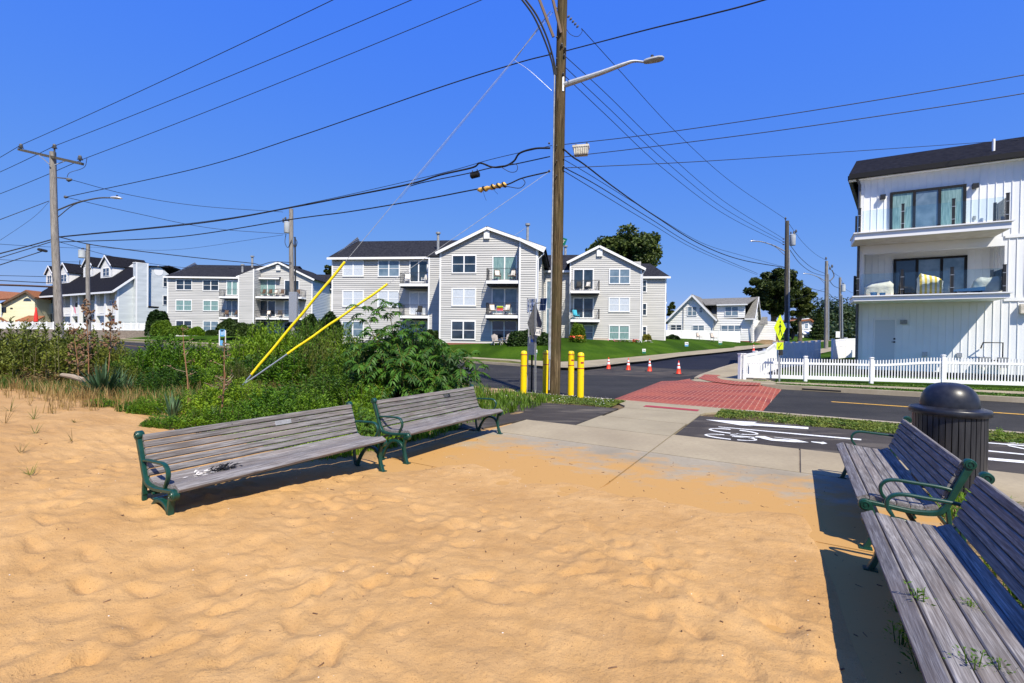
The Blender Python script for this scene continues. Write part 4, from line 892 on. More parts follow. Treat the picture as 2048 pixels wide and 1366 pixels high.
wire(wp((1022, 327, 14.7), (1034, 330, 14.6), (1033, 342, 14.6), (1020, 344, 14.7), (1002, 334, 14.8)), .010, 'slack loop of cable above the yellow splice', 'cable_loop')
wire(wp((137, 358, 23.6), (260, 390, 26), (400, 412, 28.5), (566, 424, 31.8)), .014, 'wire from the crossarm pole down to the transformer pole top')
wire(wp((130, 394, 23.8), (260, 424, 26), (420, 456, 29), (572, 468, 31.8)), .014, 'lower wire from the crossarm pole to the transformer itself')
wire(wp((118, 474, 23.8), (200, 492, 25), (380, 514, 28), (500, 526, 30.5), (520, 530, 30.8), (545, 524, 31.4), (583, 525, 31.8)), .024, 'thick cable dipping past the left apartments to the transformer pole', 'telephone_cable')
wire(wp((118, 484, 23.8), (250, 518, 26.5), (400, 537, 29), (583, 532, 31.8)), .012, 'thin lowest cable crossing the left apartment roof', 'telephone_cable')
for i, (q, r_, lab) in enumerate((
    (((98, 402, 24), (40, 424, 23), (-60, 462, 22)), .016, 'wire sloping from the crossarm pole to the left edge below the arm'),
    (((98, 404, 24), (60, 440, 23), (-60, 520, 20)), .007, 'hair-thin guy strand slanting to the left edge'),
    (((104, 479, 24), (50, 494, 23), (-80, 528, 21)), .028, 'uppermost heavy cable leaving the pole left at roof height'),
    (((104, 483, 24), (50, 500, 23), (-80, 540, 21)), .020, 'second heavy cable leaving the pole left at roof height'),
    (((92, 500, 23.8), (30, 520, 23), (-80, 556, 21)), .022, 'third heavy cable leaving the pole left, through the dark splice case'),
    (((-60, 484, 30), (60, 492, 38), (174, 497, 46)), .016, 'level wire reaching the distant transformer pole, upper'),
    (((-60, 516, 30), (60, 522, 38), (162, 524, 46)), .016, 'level wire reaching the distant transformer pole, lower'),
    (((-60, 550, 24), (40, 552, 24), (110, 554, 24)), .014, 'level wire just above the cream building roof'),
    (((-60, 558, 24), (60, 564, 24), (108, 566, 24)), .020, 'double level wire touching the pole below the wires'),
    (((-60, 568, 20), (40, 571, 22), (108, 574, 24)), .045, 'thick rust-brown cable ending at the crossarm pole'))):
    wire(wp(*q), r_, lab, m_='wicker' if i == 9 else 'cable_black')
wire(wp((176, 494, 46), (340, 500, 42), (566, 470, 32)), .012, 'wire between the two transformer poles behind the left apartments')
# right side
wire(wp((1131, 102, 14.1), (1200, 84, 12.5), (1300, 58, 10.8), (1420, 29, 9.6), (1535, -2, 8.8), (1900, -115, 7)), .016, 'wire rising from the big pole out of the top edge')
wire(wp((1163, 57, 14.4), (1240, 142, 17), (1350, 262, 21.5), (1460, 362, 27), (1571, 438, 33)), .011, 'topmost wire from the big pole to the tallest side-street pole')
for (v0, m1, m2, m3, v1, lab) in ((112, 190, 302, 404, 478, 'upper'), (134, 214, 322, 418, 484, 'middle'), (152, 233, 340, 429, 489, 'lower')):
    wire(wp((1130, v0, 14.2), (1215, m1, 16.5), (1330, m2, 20.5), (1450, m3, 26.5), (1568, v1, 32.9)), .011, lab+' of three close wires to the tallest side-street pole')
for (v0, vm, v1, lab) in ((289, 232, 138, 'upper level wire running right from the big pole'), (314, 262, 175, 'middle level wire running right from the big pole'), (336, 304, 273, 'lowest level wire running right towards the modern building')):
    if v1 == 273: wire(wp((1127, v0, 14.2), (1400, 323, 15.5), (1700, 303, 18), (1987, 283, 22), (2080, 275, 24)), .012, lab)
    else: wire(wp((1128, v0, 14.2), (1300, v0-20, 13.2), (1600, vm+(-7), 11.8), (2048, v1+12, 10.4), (2300, v1-40, 10)), .011, lab)
wire(wp((1126, 297, 14.1), (1147, 315, 14.3), (1170, 330, 15), (1230, 376, 17), (1310, 432, 20.5), (1400, 488, 25), (1480, 519, 29), (1569, 535, 33)), .024, 'thick sagging cable from the big pole to the side street', 'telephone_cable')
wire(wp((1126, 318, 14.1), (1180, 350, 15.5), (1280, 412, 19.5), (1400, 484, 25), (1480, 510, 29), (1569, 534, 33)), .010, 'thin strand just above the thick sagging cable')
wire(wp((1126, 334, 14.1), (1200, 374, 17), (1300, 437, 22), (1400, 497, 30), (1515, 547, 45)), .016, 'cable dropping from the big pole into the round tree, upper')
wire(wp((1126, 341, 14.1), (1200, 386, 17), (1300, 446, 22), (1400, 503, 30), (1515, 550, 45)), .012, 'cable dropping from the big pole into the round tree, lower')
wire(wp((1574, 442, 33), (1605, 484, 40), (1632, 509, 46), (1653, 521, 52)), .013, 'top wire between first and second side-street poles')
wire(wp((1580, 490, 33), (1600, 515, 38), (1625, 536, 44), (1650, 547, 52)), .02, 'middle wires between first and second side-street poles')
wire(wp((1580, 500, 33), (1600, 527, 38), (1625, 545, 44), (1650, 552, 52)), .02, 'lower middle wires between first and second side-street poles')
wire(wp((1579, 540, 33), (1598, 562, 38), (1620, 576, 44), (1650, 584, 52)), .024, 'slack cable between first and second side-street poles', 'telephone_cable')
wire(wp((1654, 523, 52), (1665, 543, 58), (1680, 554, 69)), .018, 'top wire between second and third side-street poles')
wire(wp((1658, 560, 52), (1668, 572, 58), (1680, 577, 69)), .03, 'middle wires between second and third side-street poles')
wire(wp((1657, 586, 52), (1668, 596, 58), (1680, 600, 69)), .03, 'slack cable between second and third side-street poles', 'telephone_cable')
wire(wp((1681, 556, 69), (1694, 580, 78), (1720, 590, 88)), .02, 'top wire going on behind the modern building')
wire(wp((1683, 590, 69), (1694, 606, 78), (1720, 612, 88)), .03, 'lower wires going on behind the modern building')
wire(wp((1574, 605, 47), (1610, 592, 50), (1650, 577, 52)), .012, 'service wire slanting up to the second side-street pole')
# guy strands with yellow guards
def guy(anch, top, g0, g1, lab, glabel, r=.05, rod=False):
    A = Vector(anch); B = Vector(top); root = thing('guy_wire', A, lab, 'guy wire', 'guy wires of the big pole'); d = B-A
    mb = MB(); mb.tube([(0, 0, 0), d*.97, d], .007, 6); mb.build('strand', 'grey_paint', root)
    mb = MB(); mb.tube([d*(g0+(g1-g0)*i/12)+Vector((0, 0, .008*sin(i*1.7))) for i in range(13)], r, 10); mb.build('guard', 'guard_yellow', root, smooth=True)
    if rod: mb = MB(); mb.tube([(0, 0, 0), d*g0], .022, 6); mb.build('anchor_rod', 'galvanised', root)
    return root
gA = P(498, 757, 17.6); gA.z = .12; A1 = P(503, 750, 17.6)
guy(P(474, 784, 12.3), P(1106, 24, 14.1), .0406, .3136, 'upper guy strand with a long yellow guard reaching the pole top', '', .036, True)
guy(P(470, 781, 12.1), P(1102, 341, 14.1), .1466, .4458, 'lower guy strand with a scuffed yellow guard on a steel rod', '', .033, True)
mb = MB(); mb.tube([P(1101, 22, 14.0), P(1028, 121, 14.6)], .014, 6); mb.tube([P(1028, 121, 14.6), P(800, 397, 15.7)], .006, 5); mb.tube(curve3([P(1028, 120, 14.6), P(1060, 142, 14.4), P(1104, 182, 14.2)], 5), .006, 5)
tag(mb.build('guy_link', 'galvanised', smooth=True), 'pale rod and thin strand slanting left from the top of the big pole', 'guy wire')
# equipment hung on the wires
c0 = P(1162, 299, 14.4); bx_ = thing('terminal_box', c0, 'pale ribbed box hanging from the wires just right of the big pole', 'terminal box')
mb = MB(); hx = Vector((.97, -.22, 0)).normalized(); hy = Vector((.22, .97, 0))
def bq(w_, d_, z): return [hx*(-w_)+hy*(-d_)+Vector((0, 0, z)), hx*w_+hy*(-d_)+Vector((0, 0, z)), hx*w_+hy*d_+Vector((0, 0, z)), hx*(-w_)+hy*d_+Vector((0, 0, z))]
mb.hexa(bq(.20, .11, -.16), bq(.23, .13, .04)); mb.hexa(bq(.245, .145, .04), bq(.245, .145, .10)); mb.hexa(bq(.19, .10, -.18), bq(.20, .11, -.16))
mb.build('box', 'cover_beige', bx_)
mb = MB()
for i in range(7): mb.beam(hx*(-.19+.063*i)-hy*.125+Vector((0, 0, -.15)), hx*(-.205+.068*i)-hy*.143+Vector((0, 0, .04)), .012, .02)
mb.build('rib', 'cover_grey', bx_)
mb = MB(); mb.box(hx*-.15+Vector((0, 0, .13)), (.05, .05, .07)); mb.box(hx*.17+Vector((0, 0, .14)), (.05, .05, .09)); mb.build('hanger', 'cable_black', bx_)
c0 = P(950, 350, 15.4); sp = thing('cable_splice', c0, 'small black knobbly splice hanging under the telephone cable', 'cable splice')
mb = MB(); ax = (P(962, 347, 15.3)-P(938, 353, 15.5)).normalized(); mb.tube([ax*-.17, ax*-.15, ax*.15, ax*.17], [.04, .075, .075, .04], 12)
for i in range(6): mb.tube([ax*(-.13+.05*i)-Vector((0, 0, .0)), ax*(-.115+.05*i)], .10, 10)
mb.build('body', 'cable_black', sp)
mb = MB(); mb.beam(ax*-.10, ax*-.10+Vector((0, 0, .17)), .03, .02); mb.beam(ax*.08, ax*.08+Vector((0, 0, .17)), .03, .02); mb.build('hanger', 'cable_black', sp)
c0 = P(983, 374, 15.0); sp = thing('wrapped_splice', c0, 'lumpy yellow wrapped splice bound with black straps on the lowest cable', 'cable splice')
ax = (P(1012, 368, 14.75)-P(955, 380, 15.3)); Lx = ax.length; ax.normalize(); mb = MB(); pts = [ax*(-Lx/2+Lx*i/16)+Vector((0, 0, .012*sin(i*2.3)-.015)) for i in range(17)]; mb.tube(pts, [.02]+[.065+.02*sin(i*1.9) for i in range(15)]+[.03], 12); mb.build('wrapping', 'splice_yellow', sp, smooth=True)
for i in (4, 9, 12, 15): mb = MB(); mb.tube([pts[i]-ax*.018+Vector((0, 0, -.01)), pts[i]+ax*.018+Vector((0, 0, .01))], .098, 12); mb.build('strap', 'cable_black', sp)
mb = MB(); mb.tube([pts[3], pts[3]+Vector((.06, 0, -.22)), pts[3]+Vector((.12, 0, -.36))], .005, 4); mb.tube([pts[8], pts[8]+Vector((.2, 0, -.2))], .005, 4); mb.build('tail_wire', 'cable_black', sp)

# ================================================================== BOLLARDS, SIGNS, CONES
def bollard(u, v, Y, label, tape, first=[None]):
    p = P(u, v, Y); p.z = 0; r_ = .098
    root = thing('bollard', p, label, 'bollard', 'yellow bollards round the big pole')
    mb = MB(); mb.lathe([(r_, -.1), (r_, 1.2), (r_*.985, 1.24), (r_*.88, 1.285), (r_*.6, 1.31), (0, 1.32)], n=28); mb.build('post', 'bollard_yellow', root, smooth=True)
    for z in (.86, 1.2): mb = MB(); mb.lathe([(r_+.001, z-.012), (r_+.003, z-.01), (r_+.003, z+.01), (r_+.001, z+.012)], n=28); mb.build('red_band', 'red_tape', root)
    a0, a1 = tape; mb = MB(); V = []; n = 6
    for i in range(n+1):
        t = a0+(a1-a0)*i/n
        for z in (1.0, 1.05): V.append(((r_+.003)*cos(t), (r_+.003)*sin(t), z))
    mb.add(V, [(2*i, 2*i+2, 2*i+3, 2*i+1) for i in range(n)]); mb.build('reflector', 'red_tape', root)
bollard(1047, 785, 14.6, 'yellow bollard left of the sign posts, nearest the sumac', (R(170), R(205)))
bollard(1091, 781, 15.4, 'yellow bollard half hidden just behind the left side of the big pole', (R(150), R(215)))
bollard(1141.5, 783, 15.1, 'slightly farther yellow bollard right of the big pole', (R(265), R(315)))
bollard(1160.5, 796, 13.65, 'foremost yellow bollard, standing free at far right of the big pole', (R(262), R(318)))
# diamond sign seen from behind with solar flasher
pb = P(1071, 780, 14.75); pb.z = 0; ds = thing('warning_sign', pb, 'grey back of a diamond warning sign on a perforated post with a solar panel', 'sign')
def LD(u, v, Y=14.75): return P(u, v, Y)-pb
mb = MB(); mb.beam((0, 0, -.1), LD(1071, 598), .05, .05); pst = mb.build('post', 'galvanised', ds)
mb = MB(); mb.beam((0, -.0262, .1), LD(1071, 604)+Vector((0, -.0262, 0)), .016, .0015, (0, 1, 0)); mb.build('perforated_face', 'sign_black', pst)
cD = LD(1070, 647, 14.82); hw = .335; rr = Vector((.62, .78, 0)).normalized(); q = [cD+rr*-hw*1.17, cD+Vector((0, 0, -.68)), cD+rr*hw*1.17, cD+Vector((0, 0, .68))]
mb = MB(); mb.slab(q, Vector((-.78, .62, 0))*.006); mb.build('sign_plate', 'sign_back', ds)
sx = Vector((.93, -.36, 0)); so_ = LD(1086, 609, 14.7); su = Vector((.10, .25, .96)).normalized(); sx = (sx-su*su.dot(sx)).normalized()
mb = MB(); w_, h_ = .10, .20; mb.slab([so_+sx*-w_+su*-h_, so_+sx*w_+su*-h_, so_+sx*w_+su*h_, so_+sx*-w_+su*h_], sx.cross(su)*-.02); so1 = mb.build('solar_panel', 'solar', ds)
mb = MB(); nf = sx.cross(su)*.004; f_ = lambda a, b: so_+sx*a+su*b+nf
for a_, b_ in (((-w_, -h_), (w_, -h_)), ((-w_, h_), (w_, h_)), ((-w_, 0), (w_, 0)), ((-w_, -h_), (-w_, h_)), ((w_, -h_), (w_, h_))): mb.beam(f_(*a_), f_(*b_), .014, .012)
mb.build('panel_frame', 'galvanised', so1)
mb = MB(); mb.beam(LD(1071, 607), LD(1083, 605), .03, .03); mb.build('bracket', 'sign_black', ds)
bo = LD(1077, 664, 14.62); mb = MB(); mb.T = Matrix.Translation(bo) @ Matrix.Rotation(R(12), 4, 'Y') @ Matrix.Rotation(R(-15), 4, 'Z'); mb.box((0, 0, 0), (.15, .12, .22)); mb.box((0, 0, .125), (.19, .16, .02)); ctl = mb.build('control_box', 'cushion_white', ds)
mb = MB(); mb.T = Matrix.Translation(bo) @ Matrix.Rotation(R(12), 4, 'Y') @ Matrix.Rotation(R(-15), 4, 'Z'); mb.box((-.03, -.0615, -.03), (.05, .002, .06)); mb.box((.04, -.0615, .0), (.04, .002, .10)); mb.build('data_label', 'grey_paint', ctl)
mb = MB(); mb.tube([bo+Vector((0, 0, .13)), bo+Vector((.03, 0, .22))], .006, 5); mb.build('aerial', 'sign_black', ds)
# ONE WAY sign
pb = P(1053.5, 775, 15.6); pb.z = 0; ow = thing('one_way_sign', pb, 'ONE WAY sign on a thin leaning post behind the diamond sign', 'sign')
def LO(u, v, Y=15.6): return P(u, v, Y)-pb
mb = MB(); mb.beam((0, 0, -.1), LO(1060, 597), .045, .045); mb.build('post', 'galvanised', ow)
rr = Vector((.62, -.78, -.02)).normalized(); cO = LO(1064, 611, 15.5); mb = MB(); mb.slab([cO+rr*-.23+Vector((0, 0, -.22)), cO+rr*.23+Vector((0, 0, -.22)), cO+rr*.23+Vector((0, 0, .22)), cO+rr*-.23+Vector((0, 0, .22))], rr.cross(Vector((0, 0, 1)))*-.005); mb.build('sign_plate', 'sign_white', ow)
nO = rr.cross(Vector((0, 0, 1)))*.003
text_mesh('lettering', 'ONE\nWAY', .17, 'sign_black', ow, facing(cO+nO+Vector((0, 0, .06)), rr)); mb = MB()
mb.add([cO+nO+rr*a+Vector((0, 0, b)) for a, b in ((-.12, -.175), (.06, -.175), (.06, -.20), (.14, -.16), (.06, -.12), (.06, -.145), (-.12, -.145))], [(0, 1, 2, 3, 4, 5, 6)]); mb.build('arrow', 'sign_black', ow)
mb = MB(); mb.slab([cO+rr*-.25+Vector((0, .02, -.24)), cO+rr*-.22+Vector((0, .02, -.24)), cO+rr*-.22+Vector((0, .02, .24)), cO+rr*-.25+Vector((0, .02, .24))], rr.cross(Vector((0, 0, 1)))*-.03); mb.build('sign_edge', 'sign_black', ow)
# blue tagged meter bin on the lawn behind
pb = P(1064, 712, 15.9); mb = MB(); rt = thing('dispenser', (pb.x, pb.y, 0), 'grey dispenser box with a round blue sticker on a short post beside the bollard', 'dispenser')
cz = P(1064, 691, 15.9).z; mb.box((0, 0, cz), (.20, .16, .62)); mb.build('box', 'galvanised', rt); mb = MB(); mb.beam((0, .02, -.1), (0, .02, cz-.3), .06, .06); mb.build('post', 'sign_black', rt)
mb = MB(); mb.T = Matrix.Translation((0, -.083, cz+.16)) @ Matrix.Rotation(pi/2, 4, 'X'); mb.lathe([(.055, 0), (.055, .003)], n=20); mb.build('sticker', 'sticker_blue', rt)
mb = MB(); mb.box((.02, 0, cz+.33), (.26, .2, .04)); mb.build('lid', 'grey_paint', rt)
# pedestrian crossing sign on the far side
pb = P(1559, 759, 20.0); pb.z = 0; ps = thing('crossing_sign', pb, 'lime yellow diamond pedestrian crossing sign in front of the picket fence', 'sign')
def LP(u, v, Y=20.0): return P(u, v, Y)-pb
mb = MB(); mb.beam((0, 0, -.1), LP(1558, 632), .05, .05); mb.build('post', 'galvanised', ps)
rr = Vector((.50, -.866, 0)); n0 = Vector((-.866, -.5, 0)); rr = Vector((.81, .59, 0)); n0 = rr.cross(Vector((0, 0, 1)))
cP = LP(1560, 656, 19.93); h2 = .56; w2 = .52; mb = MB(); mb.slab([cP+rr*-w2, cP+Vector((0, 0, -h2)), cP+rr*w2, cP+Vector((0, 0, h2))], n0*-.006); mb.build('sign_plate', 'sign_lime', ps)
def fig(mb, c, s):
    F_ = lambda x, z: c+rr*x*s+Vector((0, 0, z*s))+n0*.004
    for a_, b_, w_ in (((0, .10), (0, -.05), .075), ((-.0, .08), (-.09, .0), .03), ((0, .08), (.09, .02), .03), ((.0, -.05), (-.08, -.24), .045), ((.0, -.05), (.07, -.14), .045), ((.07, -.14), (.11, -.25), .04)): mb.beam(F_(*a_), F_(*b_), w_*s, .004, n0)
    mb.add([F_(.035*cos(t), .165+.04*sin(t)) for t in np.linspace(0, 2*pi, 13)[:-1]], [tuple(range(12))])
mb = MB(); fig(mb, cP+Vector((0, 0, .02)), 1.35); mb.build('pictogram', 'sign_black', ps)
cQ = LP(1560, 692, 19.93); mb = MB(); mb.slab([cQ+rr*-.30+Vector((0, 0, -.15)), cQ+rr*.30+Vector((0, 0, -.15)), cQ+rr*.30+Vector((0, 0, .15)), cQ+rr*-.30+Vector((0, 0, .15))], n0*-.006); lp_ = mb.build('lower_plate', 'sign_lime', ps)
mb = MB(); F_ = lambda x, z: cQ+rr*x+Vector((0, 0, z))+n0*.004; mb.beam(F_(.13, .10), F_(-.10, -.07), .035, .004, n0); mb.add([F_(-.16, -.11), F_(-.04, -.10), F_(-.13, .0)], [(0, 1, 2)]); mb.build('arrow', 'sign_black', lp_)
mb = MB(); mb.box(LP(1561.5, 705, 19.95), (.12, .1, .22)); mb.build('control_box', 'rubber', ps)
# cones
def cone(u, v, label, Y=None):
    a, b = GT(u, v, RD+.01); p = W(a, b, float(Tz(a, b))+RD+.006)
    root = thing('traffic_cone', p, label, 'traffic cone', 'traffic cones across the side street')
    mb = MB(); mb.box((0, 0, .015), (.36, .36, .03), R(31+u % 13)); mb.build('base', 'rubber', root)
    R_ = lambda z: .135-.118*z/.71
    mb = MB(); mb.lathe([(.14, .03), (R_(.04), .045), (R_(.3), .3), (R_(.5), .5), (R_(.71), .70), (0, .712)], n=20); mb.build('body', 'cone_orange', root, smooth=True)
    for z0, z1 in ((.30, .42), (.49, .59)): mb = MB(); mb.lathe([(R_(z0)+.001, z0), (R_(z0)+.004, z0+.002), (R_(z1)+.004, z1-.002), (R_(z1)+.001, z1)], n=20); mb.build('reflective_collar', 'cone_white', root, smooth=True)
cone(1217, 738.5, 'orange cone nearest the big pole, leftmost of the row'); cone(1256.5, 740.5, 'orange cone second from the left of the row'); cone(1299, 743, 'orange cone third from the left of the row'); cone(1357, 748, 'rightmost orange cone of the row, in front of the dark new asphalt')
cone(1507, 702, 'distant orange cone at the far kerb near the white house')
# ================================================================== BUILDINGS
class Fr:      # a vertical facade plane: s runs to the right as seen from the street, z up, o outwards
    def __init__(s, origin, ang): s.o = Vector((origin[0], origin[1], 0)); s.d = Vector((cos(R(ang)), sin(R(ang)), 0)); s.n = Vector((s.d.y, -s.d.x, 0))
    def p(s, a, z, o=0.): return s.o+s.d*a+s.n*o+Vector((0, 0, z))
    def hit(s, u, v, o=0.):
        r_ = ray(u, v); q = Vector((0, 0, HC)); c = s.o+s.n*o; t = (c-q).dot(s.n)/r_.dot(s.n); h = q+r_*t-s.o; return h.dot(s.d), h.z
    def box(s, mb, s0, s1, z0, z1, o0, o1): mb.hexa([s.p(s0, z0, o1), s.p(s1, z0, o1), s.p(s1, z0, o0), s.p(s0, z0, o0)], [s.p(s0, z1, o1), s.p(s1, z1, o1), s.p(s1, z1, o0), s.p(s0, z1, o0)])
    def shift(s, a, o): f = Fr((0, 0), 0); f.o = s.o+s.d*a+s.n*o; f.d = s.d.copy(); f.n = s.n.copy(); return f
    def side(s, a, o=0., right=True):      # plane at right angles at position a, running away from the street
        f = Fr((0, 0), 0); f.o = s.o+s.d*a+s.n*o; f.d = (-s.n if right else s.n.copy()); f.n = (s.d.copy() if right else -s.d); return f
def span(poly, z):
    xs = []
    for i in range(len(poly)):
        (a, za), (b, zb) = poly[i], poly[(i+1) % len(poly)]
        if (za-z)*(zb-z) <= 0 and za != zb: xs.append(a+(b-a)*(z-za)/(zb-za))
    return (min(xs), max(xs)) if len(xs) > 1 else None
def laps(mb, F, poly, lap=.20, out=.045, o=0.):      # lapped siding as real tilted boards
    z0 = min(q[1] for q in poly); z1 = max(q[1] for q in poly); n = max(1, round((z1-z0)/lap)); lap = (z1-z0)/n
    for i in range(n):
        a = span(poly, z0+lap*i+1e-4); b = span(poly, z0+lap*(i+1)-1e-4)
        if not a or not b: continue
        za, zb = z0+lap*i, z0+lap*(i+1)
        mb.add([F.p(a[0], za, o+out), F.p(a[1], za, o+out), F.p(b[1], zb, o+.002), F.p(b[0], zb, o+.002), F.p(a[0], za, o-.02), F.p(a[1], za, o-.02)], [(0, 1, 2, 3), (4, 5, 1, 0)])
def batten(mb, F, poly, step=.26, o=0.):
    s0 = min(q[0] for q in poly); s1 = max(q[0] for q in poly); tp = [(q[1], q[0]) for q in poly]
    mb.add([F.p(q[0], q[1], o) for q in poly], [tuple(range(len(poly)))])
    n = int((s1-s0)/step)
    for i in range(n+1):
        a = s0+(s1-s0)*(i+.5)/(n+1); r_ = span(tp, a)
        if r_: F.box(mb, a-.011, a+.011, r_[0]+.01, r_[1]-.01, o+.001, o+.026)
def window(F, par, s0, z0, s1, z1, glass='glass_dark', kind='double', trim=.10, o=.05, tm='white_trim', name='window', sashes=True, n=2, depth=.05):
    mb = MB(); t = trim; F.box(mb, s0, s1, z0, z0+t, o, o+depth); F.box(mb, s0, s1, z1-t, z1, o, o+depth); F.box(mb, s0, s0+t, z0+t, z1-t, o, o+depth); F.box(mb, s1-t, s1, z0+t, z1-t, o, o+depth)
    if kind == 'double': w_ = (s1-s0-2*t)/n
    else: w_ = (s1-s0-2*t); n = 1
    for i in range(1, n): c = s0+t+w_*i; F.box(mb, c-t*.55, c+t*.55, z0+t, z1-t, o, o+depth-.003)
    if sashes: F.box(mb, s0+t, s1-t, (z0+z1)/2-.022, (z0+z1)/2+.022, o, o+depth-.02)
    w = mb.build(name, tm, par)
    mb = MB(); F.box(mb, s0+t*.5, s1-t*.5, z0+t*.5, z1-t*.5, o-.01, o+.012); mb.build('pane', glass, w); return w
def winpx(F, par, u0, v0, u1, v1, **k):
    s0, z1 = F.hit(u0, v0); s1, z0 = F.hit(u1, v1); return window(F, par, s0, z0, s1, z1, **k)
def railing(F, par, s0, s1, z, h, o, ml='iron_rail', sides=(True, True), o0=0., step=.12, rw=.016, name='railing'):
    mb = MB()
    def run(a, b):
        L_ = (b-a).length; n = max(2, int(L_/step)); up = Vector((0, 0, h))
        mb.beam(a+up, b+up, .035, .035); mb.beam(a+Vector((0, 0, .09)), b+Vector((0, 0, .09)), .03, .03)
        for i in range(n+1): q = lerp(a, b, i/n); mb.beam(q+Vector((0, 0, .0 if i in (0, n) else .09)), q+up, rw if 0 < i < n else .035, rw if 0 < i < n else .035, (0, 1, 0))
    run(F.p(s0, z, o), F.p(s1, z, o))
    if sides[0]: run(F.p(s0, z, o0), F.p(s0, z, o))
    if sides[1]: run(F.p(s1, z, o0), F.p(s1, z, o))
    return mb.build(name, ml, par)
def balcony(F, par, s0, s1, z, depth, th=.26, sides=(True, True), hr=1.05, rail=True):
    mb = MB(); F.box(mb, s0, s1, z-th, z, .03, depth); b = mb.build('balcony', 'white_trim', par)
    mb = MB(); F.box(mb, s0+.05, s1-.05, z-th-.14, z-th-.004, .03, depth-.12); mb.build('joists', 'dark_frame', b)
    if rail: railing(F, b, s0+.05, s1-.05, z, hr, depth-.05, sides=sides)
    return b
def roofslab(mb, pts, th=.14): mb.slab(pts, (0, 0, -th))
def trimpoly(F, par, pts, w_=.16, o=.03, d=.06, name='trim', m_='white_trim'):
    mb = MB()
    for a, b in zip(pts[:-1], pts[1:]): mb.beam(F.p(a[0], a[1], o+d/2), F.p(b[0], b[1], o+d/2), w_ if abs(a[1]-b[1]) > 9e9 else d, w_, (0, 0, 1)) if abs(a[0]-b[0]) > .01 else F.box(mb, a[0]-w_/2, a[0]+w_/2, min(a[1], b[1]), max(a[1], b[1]), o, o+d)
    return mb.build(name, m_, par)
def massing(mb, F, s0, s1, z0, z1, depth): F.box(mb, s0, s1, z0, z1, -depth, -.025)
def gable_roof_par(par, F, s0, s1, ze, zr, run, back, over=.35, m_='dark_shingles', left=True, right=True, name='roof', fm='white_trim'):      # ridge parallel to the facade
    mb = MB(); a0 = s0-(over if left else 0); a1 = s1+(over if right else 0); k = (zr-ze)/run
    roofslab(mb, [F.p(a0, ze-over*k, over), F.p(a1, ze-over*k, over), F.p(a1, zr, -run), F.p(a0, zr, -run)])
    roofslab(mb, [F.p(a0, zr-.001, -run), F.p(a1, zr-.001, -run), F.p(a1, ze-over*k, -2*run-over), F.p(a0, ze-over*k, -2*run-over)])
    r_ = mb.build(name, m_, par)
    mb = MB(); F.box(mb, a0, a1, ze-over*k-.20, ze-over*k+.02, over-.002, over+.10); mb.build('gutter', fm, r_)
    mb = MB()
    for s_ in ([s0] if left else [])+([s1] if right else []): mb.add([F.p(s_, ze-.3, -.03), F.p(s_, ze-.3, -2*run+.03), F.p(s_, ze, -2*run+.03), F.p(s_, zr-.1, -run), F.p(s_, ze, -.03)], [(0, 1, 2, 3, 4)])
    if mb.v: mb.build('gable_end', 'grey_siding', par)
    return r_
def gable_front(par, F, s0, s1, sp, ze0, ze1, zp, depth, m_='dark_shingles', over=.32, lap=.20, wm='grey_siding', base=0, th=.14, rn='roof'):
    # gable facing the street: eaves at (s0,ze0), (s1,ze1), peak (sp,zp)
    mb = MB(); laps(mb, F, [(s0, base), (s1, base), (s1, ze1), (sp, zp), (s0, ze0)], lap); w_ = mb.build('wall', wm, par)
    kl = (zp-ze0)/(sp-s0); kr = (zp-ze1)/(s1-sp); A = (s0-over, ze0-over*kl+.1); B = (s1+over, ze1-over*kr+.1); C_ = (sp, zp+.1)
    mb = MB(); roofslab(mb, [F.p(*A, over), F.p(*C_, over), F.p(*C_, -depth), F.p(*A, -depth)], th); roofslab(mb, [F.p(*C_, over), F.p(*B, over), F.p(*B, -depth), F.p(*C_, -depth)], th)
    r_ = mb.build(rn, m_, par)
    mb = MB(); mb.beam(F.p(A[0], A[1]-.17, over+.02), F.p(C_[0], C_[1]-.17, over+.02), .05, .24, (0, 0, 1)); mb.beam(F.p(C_[0], C_[1]-.17, over+.02), F.p(B[0], B[1]-.17, over+.02), .05, .24); mb.build('fascia', 'white_trim', r_)
    return w_, r_
def corner(F, par, s_, z0, z1, w_=.14): mb = MB(); F.box(mb, s_-w_/2, s_+w_/2, z0, z1, .0, .05); return mb.build('corner_board', 'white_trim', par)
def vent(par, p, h, r_=.14):
    mb = MB(); mb.tube([p, p+Vector((0, 0, h))], r_, 10); mb.tube([p+Vector((0, 0, h)), p+Vector((0, 0, h+.18))], r_*1.8, 10); return mb.build('flue', 'grey_paint', par)
GS = dict(glass='glass_curtain')

# ------------------------------------------------ the near apartment block (three stepped wings)
F1 = Fr((0, 42), -6.5)          # front gable plane
ap = thing('apartment_building', F1.p(-1, 1.0), 'large three-storey grey sided apartment block with two front gables behind the big pole', 'apartment building', 'grey apartment blocks')
apL = Matrix.Translation(-ap.location)
class Loc(Fr): pass
_ob = MB.build
def localise(root):      # parts are built in world space and then hung under their root
    for o in list(bpy.data.objects):
        if o.parent == root and not o.get('_loc'):
            o.matrix_parent_inverse = Matrix.Translation(-root.location); o['_loc'] = 1
zb = .5
s0, _ = F1.hit(879, 600); s1, _ = F1.hit(1083, 600); sp, zp = F1.hit(975, 456); _, ze0 = F1.hit(879, 503); _, ze1 = F1.hit(1083, 499)
sb, zbt = F1.hit(1038, 481)
GB = 1.55          # the bay stands this far forward
gable_front(ap, F1, s0, s1, sp, ze0, ze1+.2, zp, 13, base=zb)
corner(F1, ap, s0+.06, zb, ze0)
winpx(F1, ap, 904, 510, 953, 547, glass='glass_dark'); winpx(F1, ap, 903.5, 576, 952.5, 613, glass='glass_curtain'); winpx(F1, ap, 902.5, 641, 951.5, 680, glass='glass_dark')
